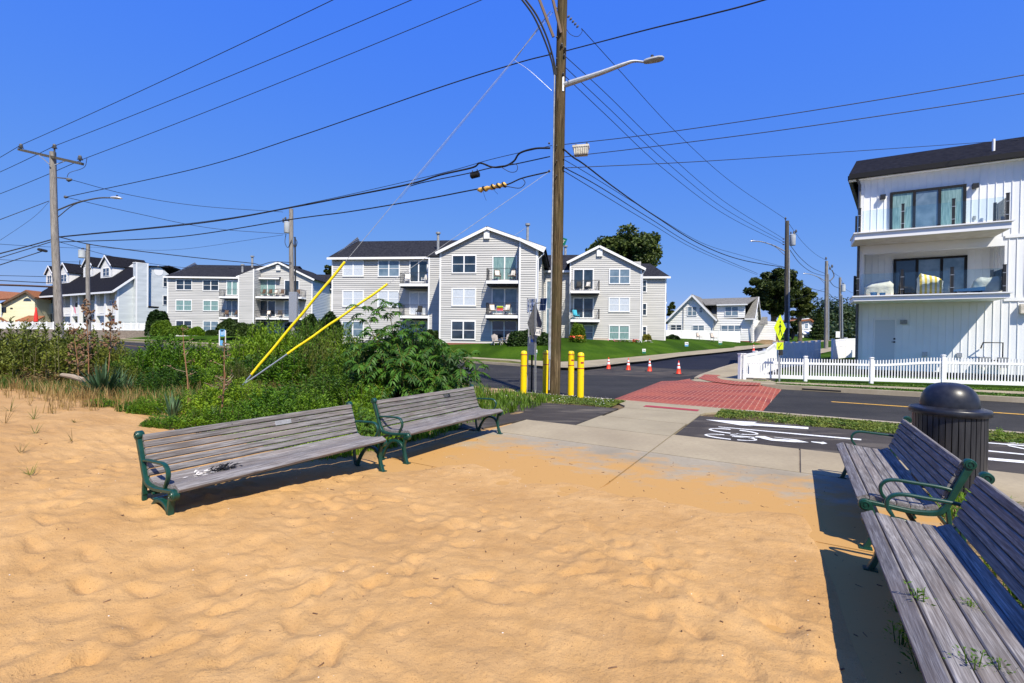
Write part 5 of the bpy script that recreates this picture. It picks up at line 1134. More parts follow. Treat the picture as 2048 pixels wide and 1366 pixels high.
winpx(F1, ap, 985, 512, 1034, 562, glass='glass_teal', sashes=False, name='sliding_door'); winpx(F1, ap, 983.5, 576, 1035.5, 629, glass='glass_blue', sashes=False, name='sliding_door'); winpx(F1, ap, 983, 640, 1034, 681, glass='glass_dark')
for (ul, vt, dv) in ((972, 561, 0), (971, 630, 0)):
    a, z = F1.hit(ul, vt, GB-.1); b, _ = F1.hit(1038, vt, GB-.1); b = F1.hit(1038, 600, GB)[0]
    balcony(F1, ap, a, b, z, GB-.1, sides=(True, False))
# bay
Fb = F1.shift(0, GB); ba, _ = Fb.hit(1037.5, 600); bb_, _ = Fb.hit(1074.5, 600); _, t0 = Fb.hit(1037.5, 478); _, t1 = Fb.hit(1074.5, 496)
mb = MB(); laps(mb, Fb, [(ba, zb), (bb_, zb), (bb_, t1), (ba, t0)]); Fs = Fb.side(ba, 0, False); 
laps(mb, Fr.shift(Fb.side(ba, -GB, False), 0, 0), [(0, zb), (GB, zb), (GB, t0), (0, t0+.4)]); laps(mb, Fb.side(bb_, 0, True), [(0, zb), (GB+13, zb), (GB+13, t1), (0, t1)]); mb.build('bay', 'grey_siding', ap)
corner(Fb, ap, ba+.06, zb, t0); corner(Fb, ap, bb_-.06, zb, t1, .2)
kb = (t0-t1)/(bb_-ba); mb = MB(); roofslab(mb, [Fb.p(ba-.1, t0+.1+.1*kb, .3), Fb.p(bb_+.55, t1+.1-.55*kb, .3), Fb.p(bb_+.55, t1+.1-.55*kb, -GB-13), Fb.p(ba-.1, t0+.1+.1*kb, -GB-13)]); br_ = mb.build('roof', 'dark_shingles', ap)
mb = MB(); mb.beam(Fb.p(ba-.1, t0-.06+.1*kb, .32), Fb.p(bb_+.55, t1-.06-.55*kb, .32), .05, .24); mb.build('fascia', 'white_trim', br_)
mb = MB(); g0 = Fb.p(bb_+.5, t1-.3, .2); mb.tube([g0, Fb.p(bb_+.48, t1-.55, .15), Fb.p(bb_+.05, t1-.95, .1), Fb.p(bb_+.05, zb+.4, .1)], .05, 6); mb.build('downpipe', 'white_trim', br_)
a, z = F1.hit(968.5, 462); b, z2 = F1.hit(979.5, 478); mb = MB(); F1.box(mb, a, b, z2, z, .02, .22); mb.build('gable_vent', 'white_trim', ap)
a, z = F1.hit(884, 688); mb = MB(); F1.box(mb, s0+.1, ba-.1, zb, 1.12, .02, .10); mb.build('plinth', 'brick_base', ap)
# left wing
F2 = Fr(F1.p(0, 0, -4.9).to_2d(), -6.5)
a0, _ = F2.hit(663.5, 600); a1, _ = F2.hit(880, 600); _, zeL = F2.hit(770, 515)
mb = MB(); laps(mb, F2, [(a0, .4), (a1, .4), (a1, zeL), (a0, zeL)]); laps(mb, F2.side(a0, -12, False), [(0, .4), (12, .4), (12, zeL), (6, zeL+3.4), (0, zeL)]); mb.build('wall', 'grey_siding', ap)
corner(F2, ap, a0+.06, .4, zeL)
_, zrL = F2.hit(770, 482, -6.2); gable_roof_par(ap, F2, a0, a1+2, zeL+.12, zrL, 6.2, 12, right=False)
# projecting closet panel of the left wing beside its balconies
pa, _ = F2.hit(856.5, 600, 1.5); pb_, _ = F2.hit(876, 600, 1.5); Fp = F2.shift(0, 1.5); _, pz = Fp.hit(860, 514)
mb = MB(); laps(mb, Fp, [(pa, .4), (pb_+.6, .4), (pb_+.6, pz), (pa, pz)]); laps(mb, Fp.side(pa, -1.5, False), [(0, .4), (1.5, .4), (1.5, pz), (0, pz)]); mb.build('bay', 'grey_siding', ap); corner(Fp, ap, pa+.06, .4, pz)
mb = MB(); Fp.box(mb, pa-.2, pb_+.3, pz, pz+.14, -1.6, .1); mb.build('roof', 'dark_shingles', ap)
for (u0, v0, u1, v1, g) in ((686, 521, 728, 553.5, 'glass_curtain'), (756.5, 520.5, 800, 554, 'glass_blue'), (685.5, 580.5, 728, 614, 'glass_curtain'), (755.5, 581, 798.5, 615, 'glass_curtain'), (684.5, 641.5, 728, 675, 'glass_blue'), (820, 641, 855, 672, 'glass_blue')): winpx(F2, ap, u0, v0, u1, v1, glass=g)
winpx(F2, ap, 819.5, 521, 856, 565, glass='glass_dark', sashes=False, name='sliding_door'); winpx(F2, ap, 819.5, 583, 856, 630, glass='glass_curtain', sashes=False, name='sliding_door')
for (u0, v0) in ((799, 567), (798, 631)):
    a, z = F2.hit(u0, v0, 1.5); balcony(F2, ap, a, pa, z, 1.5, sides=(True, False))
vent(ap, P(876, 505, 50), P(876, 468, 50).z-P(876, 505, 50).z)
vent(ap, P(1055, 482, 45), P(1055, 451, 45).z-P(1055, 482, 45).z, .13); vent(ap, P(1130.5, 520, 60), P(1130.5, 494, 60).z-P(1130.5, 520, 60).z, .16)
mb = MB(); mb.tube([P(1051, 456, 45), P(1028, 472, 44.5)], .015, 4); mb.build('stay', 'grey_paint', ap)
# recessed link between the gables
F3 = Fr(F1.p(0, 0, -9.5).to_2d(), -6.5)
a0, _ = F3.hit(1075, 600); a1, _ = F3.hit(1140, 600); _, zl = F3.hit(1100, 541)
mb = MB(); laps(mb, F3, [(a0-1, .5), (a1, .5), (a1, zl), (a0-1, zl)]); mb.build('wall', 'grey_siding', ap)
_, zr3 = F3.hit(1100, 510, -5.5); gable_roof_par(ap, F3, a0-4, a1+4, zl+.1, zr3, 5.5, 11, left=False, right=False)
winpx(F3, ap, 1092.5, 561, 1112, 675, glass='glass_blue', kind='single', name='stair_window', sashes=True)
# second gable
F4 = Fr(F1.p(0, 0, -8.6).to_2d(), -6.5)
s0, _ = F4.hit(1139, 600); s1, _ = F4.hit(1283, 600); sp, zp = F4.hit(1198.5, 492.5); _, z0_ = F4.hit(1139, 522); _, z1_ = F4.hit(1283, 535)
gable_front(ap, F4, s0, s1, sp, z0_, z1_, zp, 12, base=zb); corner(F4, ap, s0+.06, zb, z0_); corner(F4, ap, s1-.06, zb, z1_)
for (u0, v0, u1, v1, g) in ((1218, 537.5, 1260, 568.5, 'glass_blue'), (1217, 594, 1259.5, 624.5, 'glass_curtain'), (1217.5, 650, 1259, 680, 'glass_teal'), (1145, 650, 1187, 679, 'glass_blue')): winpx(F4, ap, u0, v0, u1, v1, glass=g)
winpx(F4, ap, 1146.5, 538, 1187, 580, glass='glass_dark', sashes=False, name='sliding_door'); winpx(F4, ap, 1146.5, 595, 1187, 637, glass='glass_dark', sashes=False, name='sliding_door')
for v0 in (581, 638.5): a, z = F4.hit(1141, v0, 1.4); b, _ = F4.hit(1199.5, v0, 1.4); balcony(F4, ap, a, b, z, 1.4)
a, z = F4.hit(1193.5, 499); b, z2 = F4.hit(1204.5, 513); mb = MB(); F4.box(mb, a, b, z2, z, .02, .22); mb.build('gable_vent', 'white_trim', ap)
mb = MB(); F4.box(mb, *(F4.hit(1186, 680)[0], F4.hit(1217, 680)[0]), zb, F4.hit(1200, 677)[1], .02, .12); mb.build('service_hatch', 'tan_board', ap)
mb = MB(); laps(mb, F4.side(s1, 0, True), [(0, zb), (4, zb), (4, z1_), (0, z1_)]); mb.build('wall', 'grey_siding', ap)
mb = MB(); mb.tube([F4.p(s1+.35, z1_-.25, .2), F4.p(s1+.05, z1_-.7, .1), F4.p(s1+.05, zb+.5, .1)], .05, 6); mb.build('downpipe', 'white_trim', ap)
# right wing
F5 = Fr(F1.p(0, 0, -14.5).to_2d(), -6.5)
a0, _ = F5.hit(1276, 600); a1, _ = F5.hit(1332, 600); _, z5 = F5.hit(1300, 555.5)
mb = MB(); laps(mb, F5, [(a0-1, .5), (a1, .5), (a1, z5), (a0-1, z5)]); mb.build('wall', 'grey_siding', ap); corner(F5, ap, a1-.06, .5, z5)
_, zr5 = F5.hit(1310, 527, -5.5)
mb = MB(); roofslab(mb, [F5.p(a0-4, z5+.1, .35), F5.p(a1+.35, z5+.1, .35), F5.p(a1-.9, zr5, -5.5), F5.p(a0-4, zr5, -5.5)]); mb.add([F5.p(a1+.35, z5+.1, .35), F5.p(a1+.35, z5+.1, -11), F5.p(a1-.9, zr5, -5.5)], [(0, 1, 2)]); rr5 = mb.build('roof', 'dark_shingles', ap)
mb = MB(); F5.box(mb, a0-1, a1+.4, z5-.12, z5+.1, .33, .43); mb.build('gutter', 'white_trim', rr5)
for (v0, v1) in ((560, 585), (606, 631.5), (652, 672)): winpx(F5, ap, 1284, v0, 1293.5, v1, glass='glass_dark', kind='single')
ff = F5.side(a1, 0, True); mb = MB(); laps(mb, ff, [(0, .5), (11, .5), (11, z5), (0, z5)]); mb.build('wall', 'grey_siding', ap)
b = balcony(ff, ap, 4.5, 7.5, F5.hit(1340, 604, -5)[1], 1.0)
# roof between the gables and the left wing, dark upper roof right of second gable
mb = MB(); massing(mb, F4, s0+.1, s1-.1, .2, z0_-.1, 11); massing(mb, F2, F2.hit(666, 600)[0], F2.hit(876, 600)[0], .2, zeL-.1, 11.5); massing(mb, F1, F1.hit(884, 600)[0], F1.hit(1075, 600)[0], .2, ze0-.1, 12); massing(mb, F5, a0, a1-.1, .2, z5-.1, 10); mb.build('core', 'grey_siding', ap)
localise(ap)
# ------------------------------------------------ the left apartment block
G1 = Fr((-40, 69.5), 0.3)
ap2 = thing('apartment_building', G1.p(0, 1.6), 'smaller looking three-storey grey apartment block standing left behind the transformer pole', 'apartment building', 'grey apartment blocks'); zb2 = 1.2
a0, _ = G1.hit(335, 600); a1, _ = G1.hit(478, 600); _, ze = G1.hit(400, 554)
mb = MB(); laps(mb, G1, [(a0, zb2), (a1, zb2), (a1, ze), (a0, ze)], .24); laps(mb, G1.side(a0, -12, False), [(0, zb2), (12, zb2), (12, ze), (6, ze+3), (0, ze)], .24); mb.build('wall', 'grey_siding', ap2); corner(G1, ap2, a0+.06, zb2, ze)
_, zr = G1.hit(430, 530, -6.5); gable_roof_par(ap2, G1, a0, a1+6, ze+.12, zr, 6.5, 12, right=False)
for (u0, v0, u1, v1, g) in ((352.5, 558.5, 385, 580.5, 'glass_dark'), (406, 559.5, 438.5, 582, 'glass_dark'), (352, 599.5, 384.5, 622, 'glass_teal'), (406.5, 600.5, 438, 622.5, 'glass_teal'), (352, 640.5, 384.5, 663, 'glass_dark'), (406.5, 641.5, 438, 663, 'glass_blue')): winpx(G1, ap2, u0, v0, u1, v1, glass=g)
winpx(G1, ap2, 453.5, 561, 476, 591, glass='glass_teal', sashes=False, name='sliding_door'); winpx(G1, ap2, 452.5, 600, 476, 633, glass='glass_blue', sashes=False, name='sliding_door')
Gb = G1.shift(0, 1.6); ba, _ = Gb.hit(476.5, 600); bb_, _ = Gb.hit(508, 600); _, t0 = Gb.hit(482, 551); _, t1 = Gb.hit(508, 538)
mb = MB(); laps(mb, Gb, [(ba, zb2), (bb_, zb2), (bb_, t1), (ba, t0)], .24); laps(mb, Gb.side(ba, -1.6, False), [(0, zb2), (1.6, zb2), (1.6, t0), (0, t0)], .24); laps(mb, Gb.side(bb_, 0, True), [(0, zb2), (1.8, zb2), (1.8, t1), (0, t1)], .24); mb.build('bay', 'grey_siding', ap2)
corner(Gb, ap2, ba+.06, zb2, t0); corner(Gb, ap2, bb_-.06, zb2, t1)
for v0 in (592.5, 634): a, z = G1.hit(437.5, v0, 1.5); balcony(G1, ap2, a, ba, z, 1.5, sides=(True, False))
# gable of the left block
G2 = G1.shift(0, -.2); s0_, _ = G2.hit(481, 600); s1, _ = G2.hit(625, 600); sp, zp = G2.hit(558.5, 524.5); _, z0_ = G2.hit(508, 545); _, z1_ = G2.hit(625, 557)
sA, _ = G2.hit(508, 600)
gable_front(ap2, G2, s0_, s1, sp, G2.hit(481, 552)[1], z1_, zp, 12, base=zb2, lap=.24, over=.4)
corner(G2, ap2, s1-.06, zb2, z1_)
mb = MB(); laps(mb, G2.side(s1, 0, True), [(0, zb2), (10, zb2), (10, z1_), (0, z1_)], .24); mb.build('wall', 'blue_siding', ap2)
for (u0, v0, u1, v1, g) in ((519, 558, 552, 592, 'glass_teal'), (520, 600.5, 552, 634, 'glass_dark'), (520, 642, 552, 665, 'glass_dark'), (569, 560, 599, 593, 'glass_dark'), (568, 601, 599, 635, 'glass_blue'), (568, 643, 599, 665, 'glass_dark')): winpx(G2, ap2, u0, v0, u1, v1, glass=g, sashes=(v0 > 640))
for v0 in (592.5, 635): a, z = G2.hit(508, v0, 1.7); b, _ = G2.hit(603, v0, 1.7); balcony(G2, ap2, a+.2, b, z, 1.7, sides=(False, True))
a, z = G2.hit(553.5, 531); b, z2 = G2.hit(562, 541); mb = MB(); G2.box(mb, a, b, z2, z, .02, .25); mb.build('gable_vent', 'white_trim', ap2)
G3 = G1.shift(0, -7); a0, _ = G3.hit(625, 600); a1, _ = G3.hit(672, 600); _, ze = G3.hit(650, 576.5)
mb = MB(); laps(mb, G3, [(a0-3, zb2), (a1, zb2), (a1, ze), (a0-3, ze)], .24); mb.build('wall', 'grey_siding', ap2); _, zr = G3.hit(640, 549, -5); gable_roof_par(ap2, G3, a0-6, a1+3, ze+.1, zr, 5, 10, left=False, right=False)
winpx(G3, ap2, 643.5, 590, 658, 607.5, glass='glass_blue', kind='single')
a, z = G3.hit(651, 590); r_ = (G3.hit(658, 590)[0]-G3.hit(643.5, 590)[0])/2
mb = MB(); mb.add([G3.p(a+r_*cos(t), z+r_*sin(t), .05) for t in np.linspace(0, pi, 13)]+[G3.p(a+r_*cos(t), z+r_*sin(t), .0) for t in np.linspace(0, pi, 13)], [tuple(range(13))]+[(i, i+13, i+14, i+1) for i in range(12)]); aw = mb.build('window', 'white_trim', ap2)
mb = MB(); mb.add([G3.p(a+(r_-.09)*cos(t), z+.03+(r_-.09)*sin(t), .055) for t in np.linspace(0, pi, 13)], [tuple(range(13))]); mb.build('pane', 'glass_dark', aw)
vent(ap2, P(504.5, 536, 72), P(504.5, 514, 72).z-P(504.5, 536, 72).z, .15); vent(ap2, P(485, 546, 72), P(485, 531, 72).z-P(485, 546, 72).z, .15)
mb = MB(); massing(mb, G1.shift(0, -.4), G1.hit(337, 600)[0], G1.hit(618, 600)[0], 1.0, G1.hit(400, 556)[1], 11.); mb.build('core', 'grey_siding', ap2)
localise(ap2)
# ------------------------------------------------ blue-grey townhouses with dormers
TR = Vector((P(234, 600, 80).x, 80, 0)); Ft = Fr(TR.to_2d(), 0); Ft.d = Vector((.88, -.475, 0)).normalized(); Ft.n = Vector((Ft.d.y, -Ft.d.x, 0)); zt = 1.6
th_ = thing('townhouse_row', Ft.p(-8, 1.8), 'pale blue-grey two-storey townhouse row with white dormers and porches', 'townhouses')
Fe = Ft.side(0, 0, True); Fe.n = Vector((-Fe.d.y, Fe.d.x, 0)); Fe.n = Ft.d.copy()
# front wall behind the porch line
sL, _ = Ft.hit(82, 600); _, ze = Ft.hit(234, 583); _, zeL_ = Ft.hit(82, 594)
zE = 9.0
Fw = Ft.shift(0, -1.8)
mb = MB(); laps(mb, Fw, [(sL, zt), (0, zt), (0, zE), (sL, zE)], .2); mb.build('wall', 'blue_siding', th_)
# the tall end wall with chimney
k_ = Fe
eS, _ = Fe.hit(343, 600)
pts = [(0, zt), (Fe.hit(338, 600)[0], zt), (Fe.hit(338, 549)[0], Fe.hit(338, 549)[1]), (Fe.hit(317, 531)[0], Fe.hit(317, 531)[1]), Fe.hit(296, 536), (0, zE+.2)]
mb = MB(); laps(mb, Fe, pts, .2); mb.build('end_wall', 'blue_siding', th_)
cs0, cz = Fe.hit(271, 526); cs1, _ = Fe.hit(296, 600); Fc = Fe.shift(0, .9); c0, cz = Fc.hit(272, 525.5); c1, _ = Fc.hit(296, 600)
mb = MB(); laps(mb, Fc, [(c0, zt), (c1, zt), (c1, cz), (c0, cz)], .2); laps(mb, Fc.side(c0, -.9, False), [(0, zt), (.9, zt), (.9, cz), (0, cz)], .2); laps(mb, Fc.side(c1, 0, True), [(0, zt), (.9, zt), (.9, cz), (0, cz)], .2)
d0, dz = Fc.hit(316, 616); laps(mb, Fc, [(c1, zt), (d0, zt), (d0, dz), (c1, dz)], .2); mb.build('chimney_breast', 'blue_siding', th_)
mb = MB(); Fc.box(mb, c0-.1, c1+.1, cz, cz+.12, -.95, .05); mb.build('chimney_cap', 'white_trim', th_)
mb = MB(); Fc.box(mb, c1, d0+.1, dz, dz+.25, -.9, .1); mb.build('lean_to_roof', 'black_shingles', th_)
corner(Fc, th_, c0+.08, zt, cz, .22); corner(Fc, th_, c1-.08, dz, cz, .22); corner(Fe, th_, .1, zt, zE, .25)
for (u0, v0, u1, v1) in ((325.5, 554, 334.5, 574.5), (325, 590.5, 334.5, 611)): winpx(Fe, th_, u0, v0, u1, v1, kind='single')
a, z = Fe.hit(317, 543); mb = MB(); mb.add([Fe.p(a+.75*cos(t), z+.75*sin(t), .06) for t in np.linspace(0, 2*pi, 17)[:-1]], [tuple(range(16))]); mb.build('round_vent', 'white_trim', th_)
# sloping front roof, gable rakes
rk0 = (0, zE+.3); rk1 = Fe.hit(271, 549); kk = (rk1[1]-rk0[1])/(rk1[0]-rk0[0]); 
def rp_(s_, d_, up=0): return Ft.p(s_, rk0[1]+kk*d_+up, -d_)
D1 = rk1[0]
mb = MB(); roofslab(mb, [rp_(sL-.8, -.8), rp_(.5, -.8), rp_(.5, D1+2), rp_(sL-.8, D1+2)], .2); roofslab(mb, [Ft.p(sL, Fe.hit(317, 531)[1], -D1-5), Ft.p(.4, Fe.hit(317, 531)[1]+.2, -D1-5), Ft.p(.4, Fe.hit(338, 549)[1], -D1-12), Ft.p(sL, Fe.hit(338, 549)[1], -D1-12)], .2); tr_ = mb.build('roof', 'black_shingles', th_)
mb = MB(); mb.beam(rp_(sL-.8, -.85, -.2), rp_(.5, -.85, -.2), .12, .3); mb.beam(rp_(.55, -.85, -.18), rp_(.55, D1, -.18), .1, .3); mb.build('fascia', 'white_trim', tr_)
mb = MB(); h_ = Fe.hit(317, 531)[1]; roofslab(mb, [Ft.p(sL, rk0[1]+kk*(D1+2), -D1-2), Ft.p(.3, rk0[1]+kk*(D1+2), -D1-2), Ft.p(.3, h_, -D1-5), Ft.p(sL, h_, -D1-5)], .2); mb.build('upper_roof', 'black_shingles', th_)
# dormers
for (ul, ur, vt, vb, up, dd) in ((201.5, 224, 549, 570, 210, 2.6), (167, 186, 548, 569.5, 178, 3.4), (119, 138, 560, 573, 129, 2.2), (92.5, 107, 558, 578, 100, 2.4)):
    Fd = Ft.shift(0, -dd); q0, zt_ = Fd.hit(ul, (vt+vb)/2); q1, _ = Fd.hit(ur, (vt+vb)/2); w_ = q1-q0; zf = rk0[1]+kk*dd; hh_ = 2.1; pk = (q0+q1)/2
    mb = MB(); laps(mb, Fd, [(q0, zf), (q1, zf), (q1, zf+hh_), (pk, zf+hh_+w_*.42), (q0, zf+hh_)], .2); laps(mb, Fd.side(q1, 0, True), [(0, zf), (.3, zf), (3.3, zf+kk*3.3), (3.3, zf+hh_), (0, zf+hh_)], .2); dm = mb.build('dormer', 'white_siding', th_)
    mb = MB(); roofslab(mb, [Fd.p(q0-.25, zf+hh_-.08, .3), Fd.p(pk, zf+hh_+w_*.42+.12, .3), Fd.p(pk, zf+hh_+w_*.42+.12, -6), Fd.p(q0-.25, zf+hh_-.08, -6)], .15); roofslab(mb, [Fd.p(pk, zf+hh_+w_*.42+.12, .3), Fd.p(q1+.25, zf+hh_-.08, .3), Fd.p(q1+.25, zf+hh_-.08, -6), Fd.p(pk, zf+hh_+w_*.42+.12, -6)], .15); mb.build('dormer_roof', 'black_shingles', dm)
    mb = MB(); mb.beam(Fd.p(q0-.25, zf+hh_-.12, .33), Fd.p(pk, zf+hh_+w_*.42+.05, .33), .06, .24); mb.beam(Fd.p(pk, zf+hh_+w_*.42+.05, .33), Fd.p(q1+.25, zf+hh_-.12, .33), .06, .24); mb.build('dormer_trim', 'white_trim', dm)
    wd = window(Fd, dm, q0+w_*.22, zf+.25, q1-w_*.2, zf+1.75, trim=.08)
# porches: posts, upper decks, railings, windows
for (ua, ub) in ((123, 142), (143, 157), (192, 208), (213, 230)):
    q0, _ = Ft.hit(ua, 600); q1, _ = Ft.hit(ub, 600); mb = MB()
    Ft.box(mb, q0, q1, 4.5, 4.85, -1.8, .0); dk = mb.build('porch_deck', 'white_trim', th_)
    railing(Ft, dk, q0, q1, 4.85, 1.3, -.1, 'white_trim', (False, False), step=.28, rw=.07)
    window(Fw, th_, q0+.3, 5.0, q1-.2, 7.4, glass='glass_dark', name='door', trim=.14, sashes=False); window(Fw, th_, q0+.3, 1.8, q1-.2, 4.2, glass='glass_dark', name='door', trim=.14, sashes=False)
for up_ in (69.5, 122, 142.5, 157.5, 191.5, 210.5, 232):
    q0, _ = Ft.hit(up_, 600); mb = MB(); Ft.box(mb, q0-.3, q0+.3, zt, zE, -.5, .05); mb.build('porch_post', 'white_trim', th_)
for (u0, v0, u1, v1) in ((84, 594, 92, 608), (97, 593, 106, 607), (160, 590, 169, 604), (172, 589, 178, 603), (182, 588, 189, 602), (84, 627, 92, 646), (97, 627, 106, 646), (160, 627, 169, 646), (181, 627, 190, 646)): 
    f2 = Fw.shift(0, .1); q0, z1 = f2.hit(u0, v0); q1, z0 = f2.hit(u1, v1); window(f2, th_, q0, z0, q1, z1, trim=.12)
mb = MB(); massing(mb, Fw, sL+.1, -.4, 1.0, zE-.2, 12); mb.build('core', 'blue_siding', th_)
localise(th_)
mb = MB(); fl = P(147.5, 612, 79); mb.slab([fl, fl+Vector((.35, -.1, -.4)), fl+Vector((.45, -.1, -1.3)), fl+Vector((.1, 0, -1.0))], (0, .02, 0)); tag(mb.build('flag', 'petal_pink', origin=fl), 'small faded red flag hanging on a townhouse porch', 'flag')
# ------------------------------------------------ cream building at far left
Fk = Fr(P(45, 620, 92).to_2d(), 10); kb_ = thing('house', Fk.p(0, 1.6), 'cream yellow house with orange-brown shingle roof at the far left edge', 'house')
pts = [Fk.hit(4, 650), Fk.hit(70, 650), Fk.hit(70, 595), Fk.hit(56, 583), Fk.hit(4, 607)]
pts = [(pts[0][0], 1.2), (pts[1][0], 1.2)]+pts[2:]
mb = MB(); laps(mb, Fk, pts, .22); laps(mb, Fk.side(pts[1][0], 0, True), [(0, 1.2), (10, 1.2), (10, pts[2][1]), (0, pts[2][1])], .22)
f_ = Fk.shift(0, 2.5); q = [f_.hit(-30, 650), f_.hit(3, 650), f_.hit(3, 608), f_.hit(-30, 600)]; laps(mb, f_, [(q[0][0], 1.2), (q[1][0], 1.2), q[2], q[3]], .22); mb.build('wall', 'cream_siding', kb_)
a_, b_, c_ = Fk.hit(1, 609), Fk.hit(56, 580), Fk.hit(74, 594)
mb = MB(); roofslab(mb, [Fk.p(*a_, .5), Fk.p(*b_, .5), Fk.p(*b_, -12), Fk.p(*a_, -12)], .3); roofslab(mb, [Fk.p(*b_, .5), Fk.p(*c_, .5), Fk.p(*c_, -12), Fk.p(*b_, -12)], .3)
roofslab(mb, [Fk.p(Fk.hit(-40, 596)[0], Fk.hit(-40, 604)[1], 3), Fk.p(*Fk.hit(6, 602), 3), Fk.p(b_[0]-1, b_[1]-.3, -8), Fk.p(Fk.hit(-40, 582)[0]-4, b_[1]+.3, -8)], .3); rk = mb.build('roof', 'orange_shingles', kb_)
mb = MB(); mb.beam(Fk.p(a_[0], a_[1]-.3, .55), Fk.p(b_[0], b_[1]-.3, .55), .1, .35); mb.beam(Fk.p(b_[0], b_[1]-.3, .55), Fk.p(c_[0], c_[1]-.3, .55), .1, .35); mb.build('fascia', 'wicker', rk)
winpx(Fk, kb_, 4, 615, 13, 625, kind='single', tm='dark_frame'); winpx(Fk, kb_, 21, 615.5, 26, 618, kind='single', tm='dark_frame')
a, z = Fk.hit(55, 602.5); r_ = 1.05*(Fk.hit(63, 602)[0]-Fk.hit(47.5, 602)[0])/2; mb = MB(); mb.add([Fk.p(a+r_*cos(t), z+r_*sin(t)*.95, .05) for t in np.linspace(0, pi, 13)], [tuple(range(13))]); mb.build('arched_window', 'glass_dark', kb_)
f_ = Fk.shift(0, 1.5); q0, z0 = f_.hit(39, 641); q1, z1 = f_.hit(80, 634); mb = MB(); roofslab(mb, [f_.p(q0, z0, 1), f_.p(q1, z0, 1), f_.p(q1, z0+1.0, -1.2), f_.p(q0+.6, z0+1.0, -1.2)], .25); mb.build('porch_roof', 'orange_shingles', kb_)
mb = MB(); mb.beam(f_.p(*f_.hit(-4, 628), 1), f_.p(*f_.hit(25, 646), 1), .2, .35); mb.beam(f_.p(*f_.hit(-4, 637), 1), f_.p(*f_.hit(10, 646), 1), .2, .35); mb.build('stair_rail', 'orange_shingles', kb_)
localise(kb_)
mb = MB(); fu = P(72, 634, 86); mb.lathe([(.05, -1.5), (.05, -.9), (.32, -.8), (.26, .3), (.10, 1.6), (.0, 1.8)], fu, n=10); tag(mb.build('parasol', 'petal_red', origin=fu, smooth=True), 'closed red parasol beside the cream house', 'parasol')
# retaining wall and white fence before the townhouses
mb = MB(); A = P(-60, 669, 74); B = P(305, 662.5, 73); za = P(100, 659, 73.5).z
A.z = 0; B.z = 0; d_ = (B-A).normalized(); nrm = Vector((d_.y, -d_.x, 0)); mb.hexa([A+nrm*.25, B+nrm*.25, B-nrm*.25, A-nrm*.25], [p+Vector((0, 0, za)) for p in (A+nrm*.25, B+nrm*.25, B-nrm*.25, A-nrm*.25)])
tag(mb.build('retaining_wall', 'stone_wall'), 'low rough brown block retaining wall along the townhouses', 'wall')
fw = thing('picket_fence', A+Vector((0, 0, za)), 'white vinyl fence on top of the low retaining wall at left', 'fence', 'white fences')
Lf = (B-A).length; nf = 26
for nm, m_ in (('railing', 'white_vinyl'),):
    mb = MB(); mb.beam(d_*.2+Vector((0, 0, 1.05)), d_*(Lf-.2)+Vector((0, 0, 1.05)), .06, .09); mb.beam(d_*.2+Vector((0, 0, .12)), d_*(Lf-.2)+Vector((0, 0, .12)), .06, .09)
    n = int(Lf/.17)
    for i in range(n): mb.box(d_*(Lf*i/n)+Vector((0, 0, .58)), (.085 if (i//40) % 2 else .14, .03, .95), math.atan2(d_.y, d_.x))
    mb.build('pickets', m_, fw)
for i in range(nf+1): mb = MB(); mb.box(d_*(Lf*i/nf)+Vector((0, 0, .6)), (.13, .13, 1.25)); mb.build('post', 'white_vinyl', fw)
# ------------------------------------------------ white house at the end of the side street
Y0 = 66.; H1 = Fr(P(1430, 620, Y0).to_2d(), -32); zh = 1.0
wh = thing('house', H1.p(0, 1), 'white clapboard house with a big left gable and grey shingle roof', 'house')
s0, _ = H1.hit(1335, 650); s1, _ = H1.hit(1427, 650); sp, zp = H1.hit(1385.5, 588); e0, z0_ = H1.hit(1338, 636); e1_, z1_ = H1.hit(1427, 633)
gable_front(wh, H1, s0, s1, sp, z0_-.3, z1_, zp-.15, 6, m_='grey_shingles', over=.5, wm='white_siding', lap=.24, base=zh, th=.12)
H2 = H1.shift(0, -.8); a0, _ = H2.hit(1427, 650); a1, _ = H2.hit(1505, 650); a2, _ = H2.hit(1490, 650); _, zt2 = H2.hit(1460, 610)
mb = MB(); laps(mb, H2, [(a0-.5, zh), (a1, zh), (a1, H2.hit(1500, 636)[1]), (a2, H2.hit(1500, 636)[1]), (a2, zt2), (a0+.4, zt2), (a0+.4, H2.hit(1430, 636)[1]), (a0-.5, H2.hit(1430, 636)[1])][:2]+[(a1, H2.hit(1500, 636)[1]), (a0-.5, H2.hit(1430, 636)[1])], .24); laps(mb, H2, [(H2.hit(1434, 620)[0], H2.hit(1434, 636)[1]), (a2, H2.hit(1434, 636)[1]), (a2, zt2), (H2.hit(1434, 620)[0], zt2)], .24); mb.build('wall', 'white_siding', wh)
He = H2.side(a1, 0, True); pk = He.hit(1520, 597)
_, zrr = H2.hit(1470, 599, -4.2); pk = (4.2, zrr+.3); ez = H2.hit(1500, 636)[1]
mb = MB(); laps(mb, He, [(0, zh), (8.4, zh), (8.4, ez), (4.2, pk[1]), (0, ez)], .24); mb.build('end_wall', 'white_siding', wh)
mb = MB(); q0 = H2.hit(1434, 620)[0]
roofslab(mb, [H2.p(q0-1.5, zt2+.1, .35), H2.p(a2+.3, zt2+.1, .35), H2.p(a1+.2, zrr+.25, -4.2), H2.p(q0-3.0, zrr+.25, -4.2)], .12); roofslab(mb, [H2.p(a2-.1, ez-.1, .5), H2.p(a1+.35, ez-.1, .5), H2.p(a1+.35, pk[1], -4.2), H2.p(a2+.9, pk[1], -4.2)], .14); roofslab(mb, [H2.p(q0-4, pk[1]-.05, -4.2), H2.p(a1+.35, pk[1]-.05, -4.2), H2.p(a1+.35, ez-.1, -9), H2.p(q0-4, ez-.1, -9)], .14)
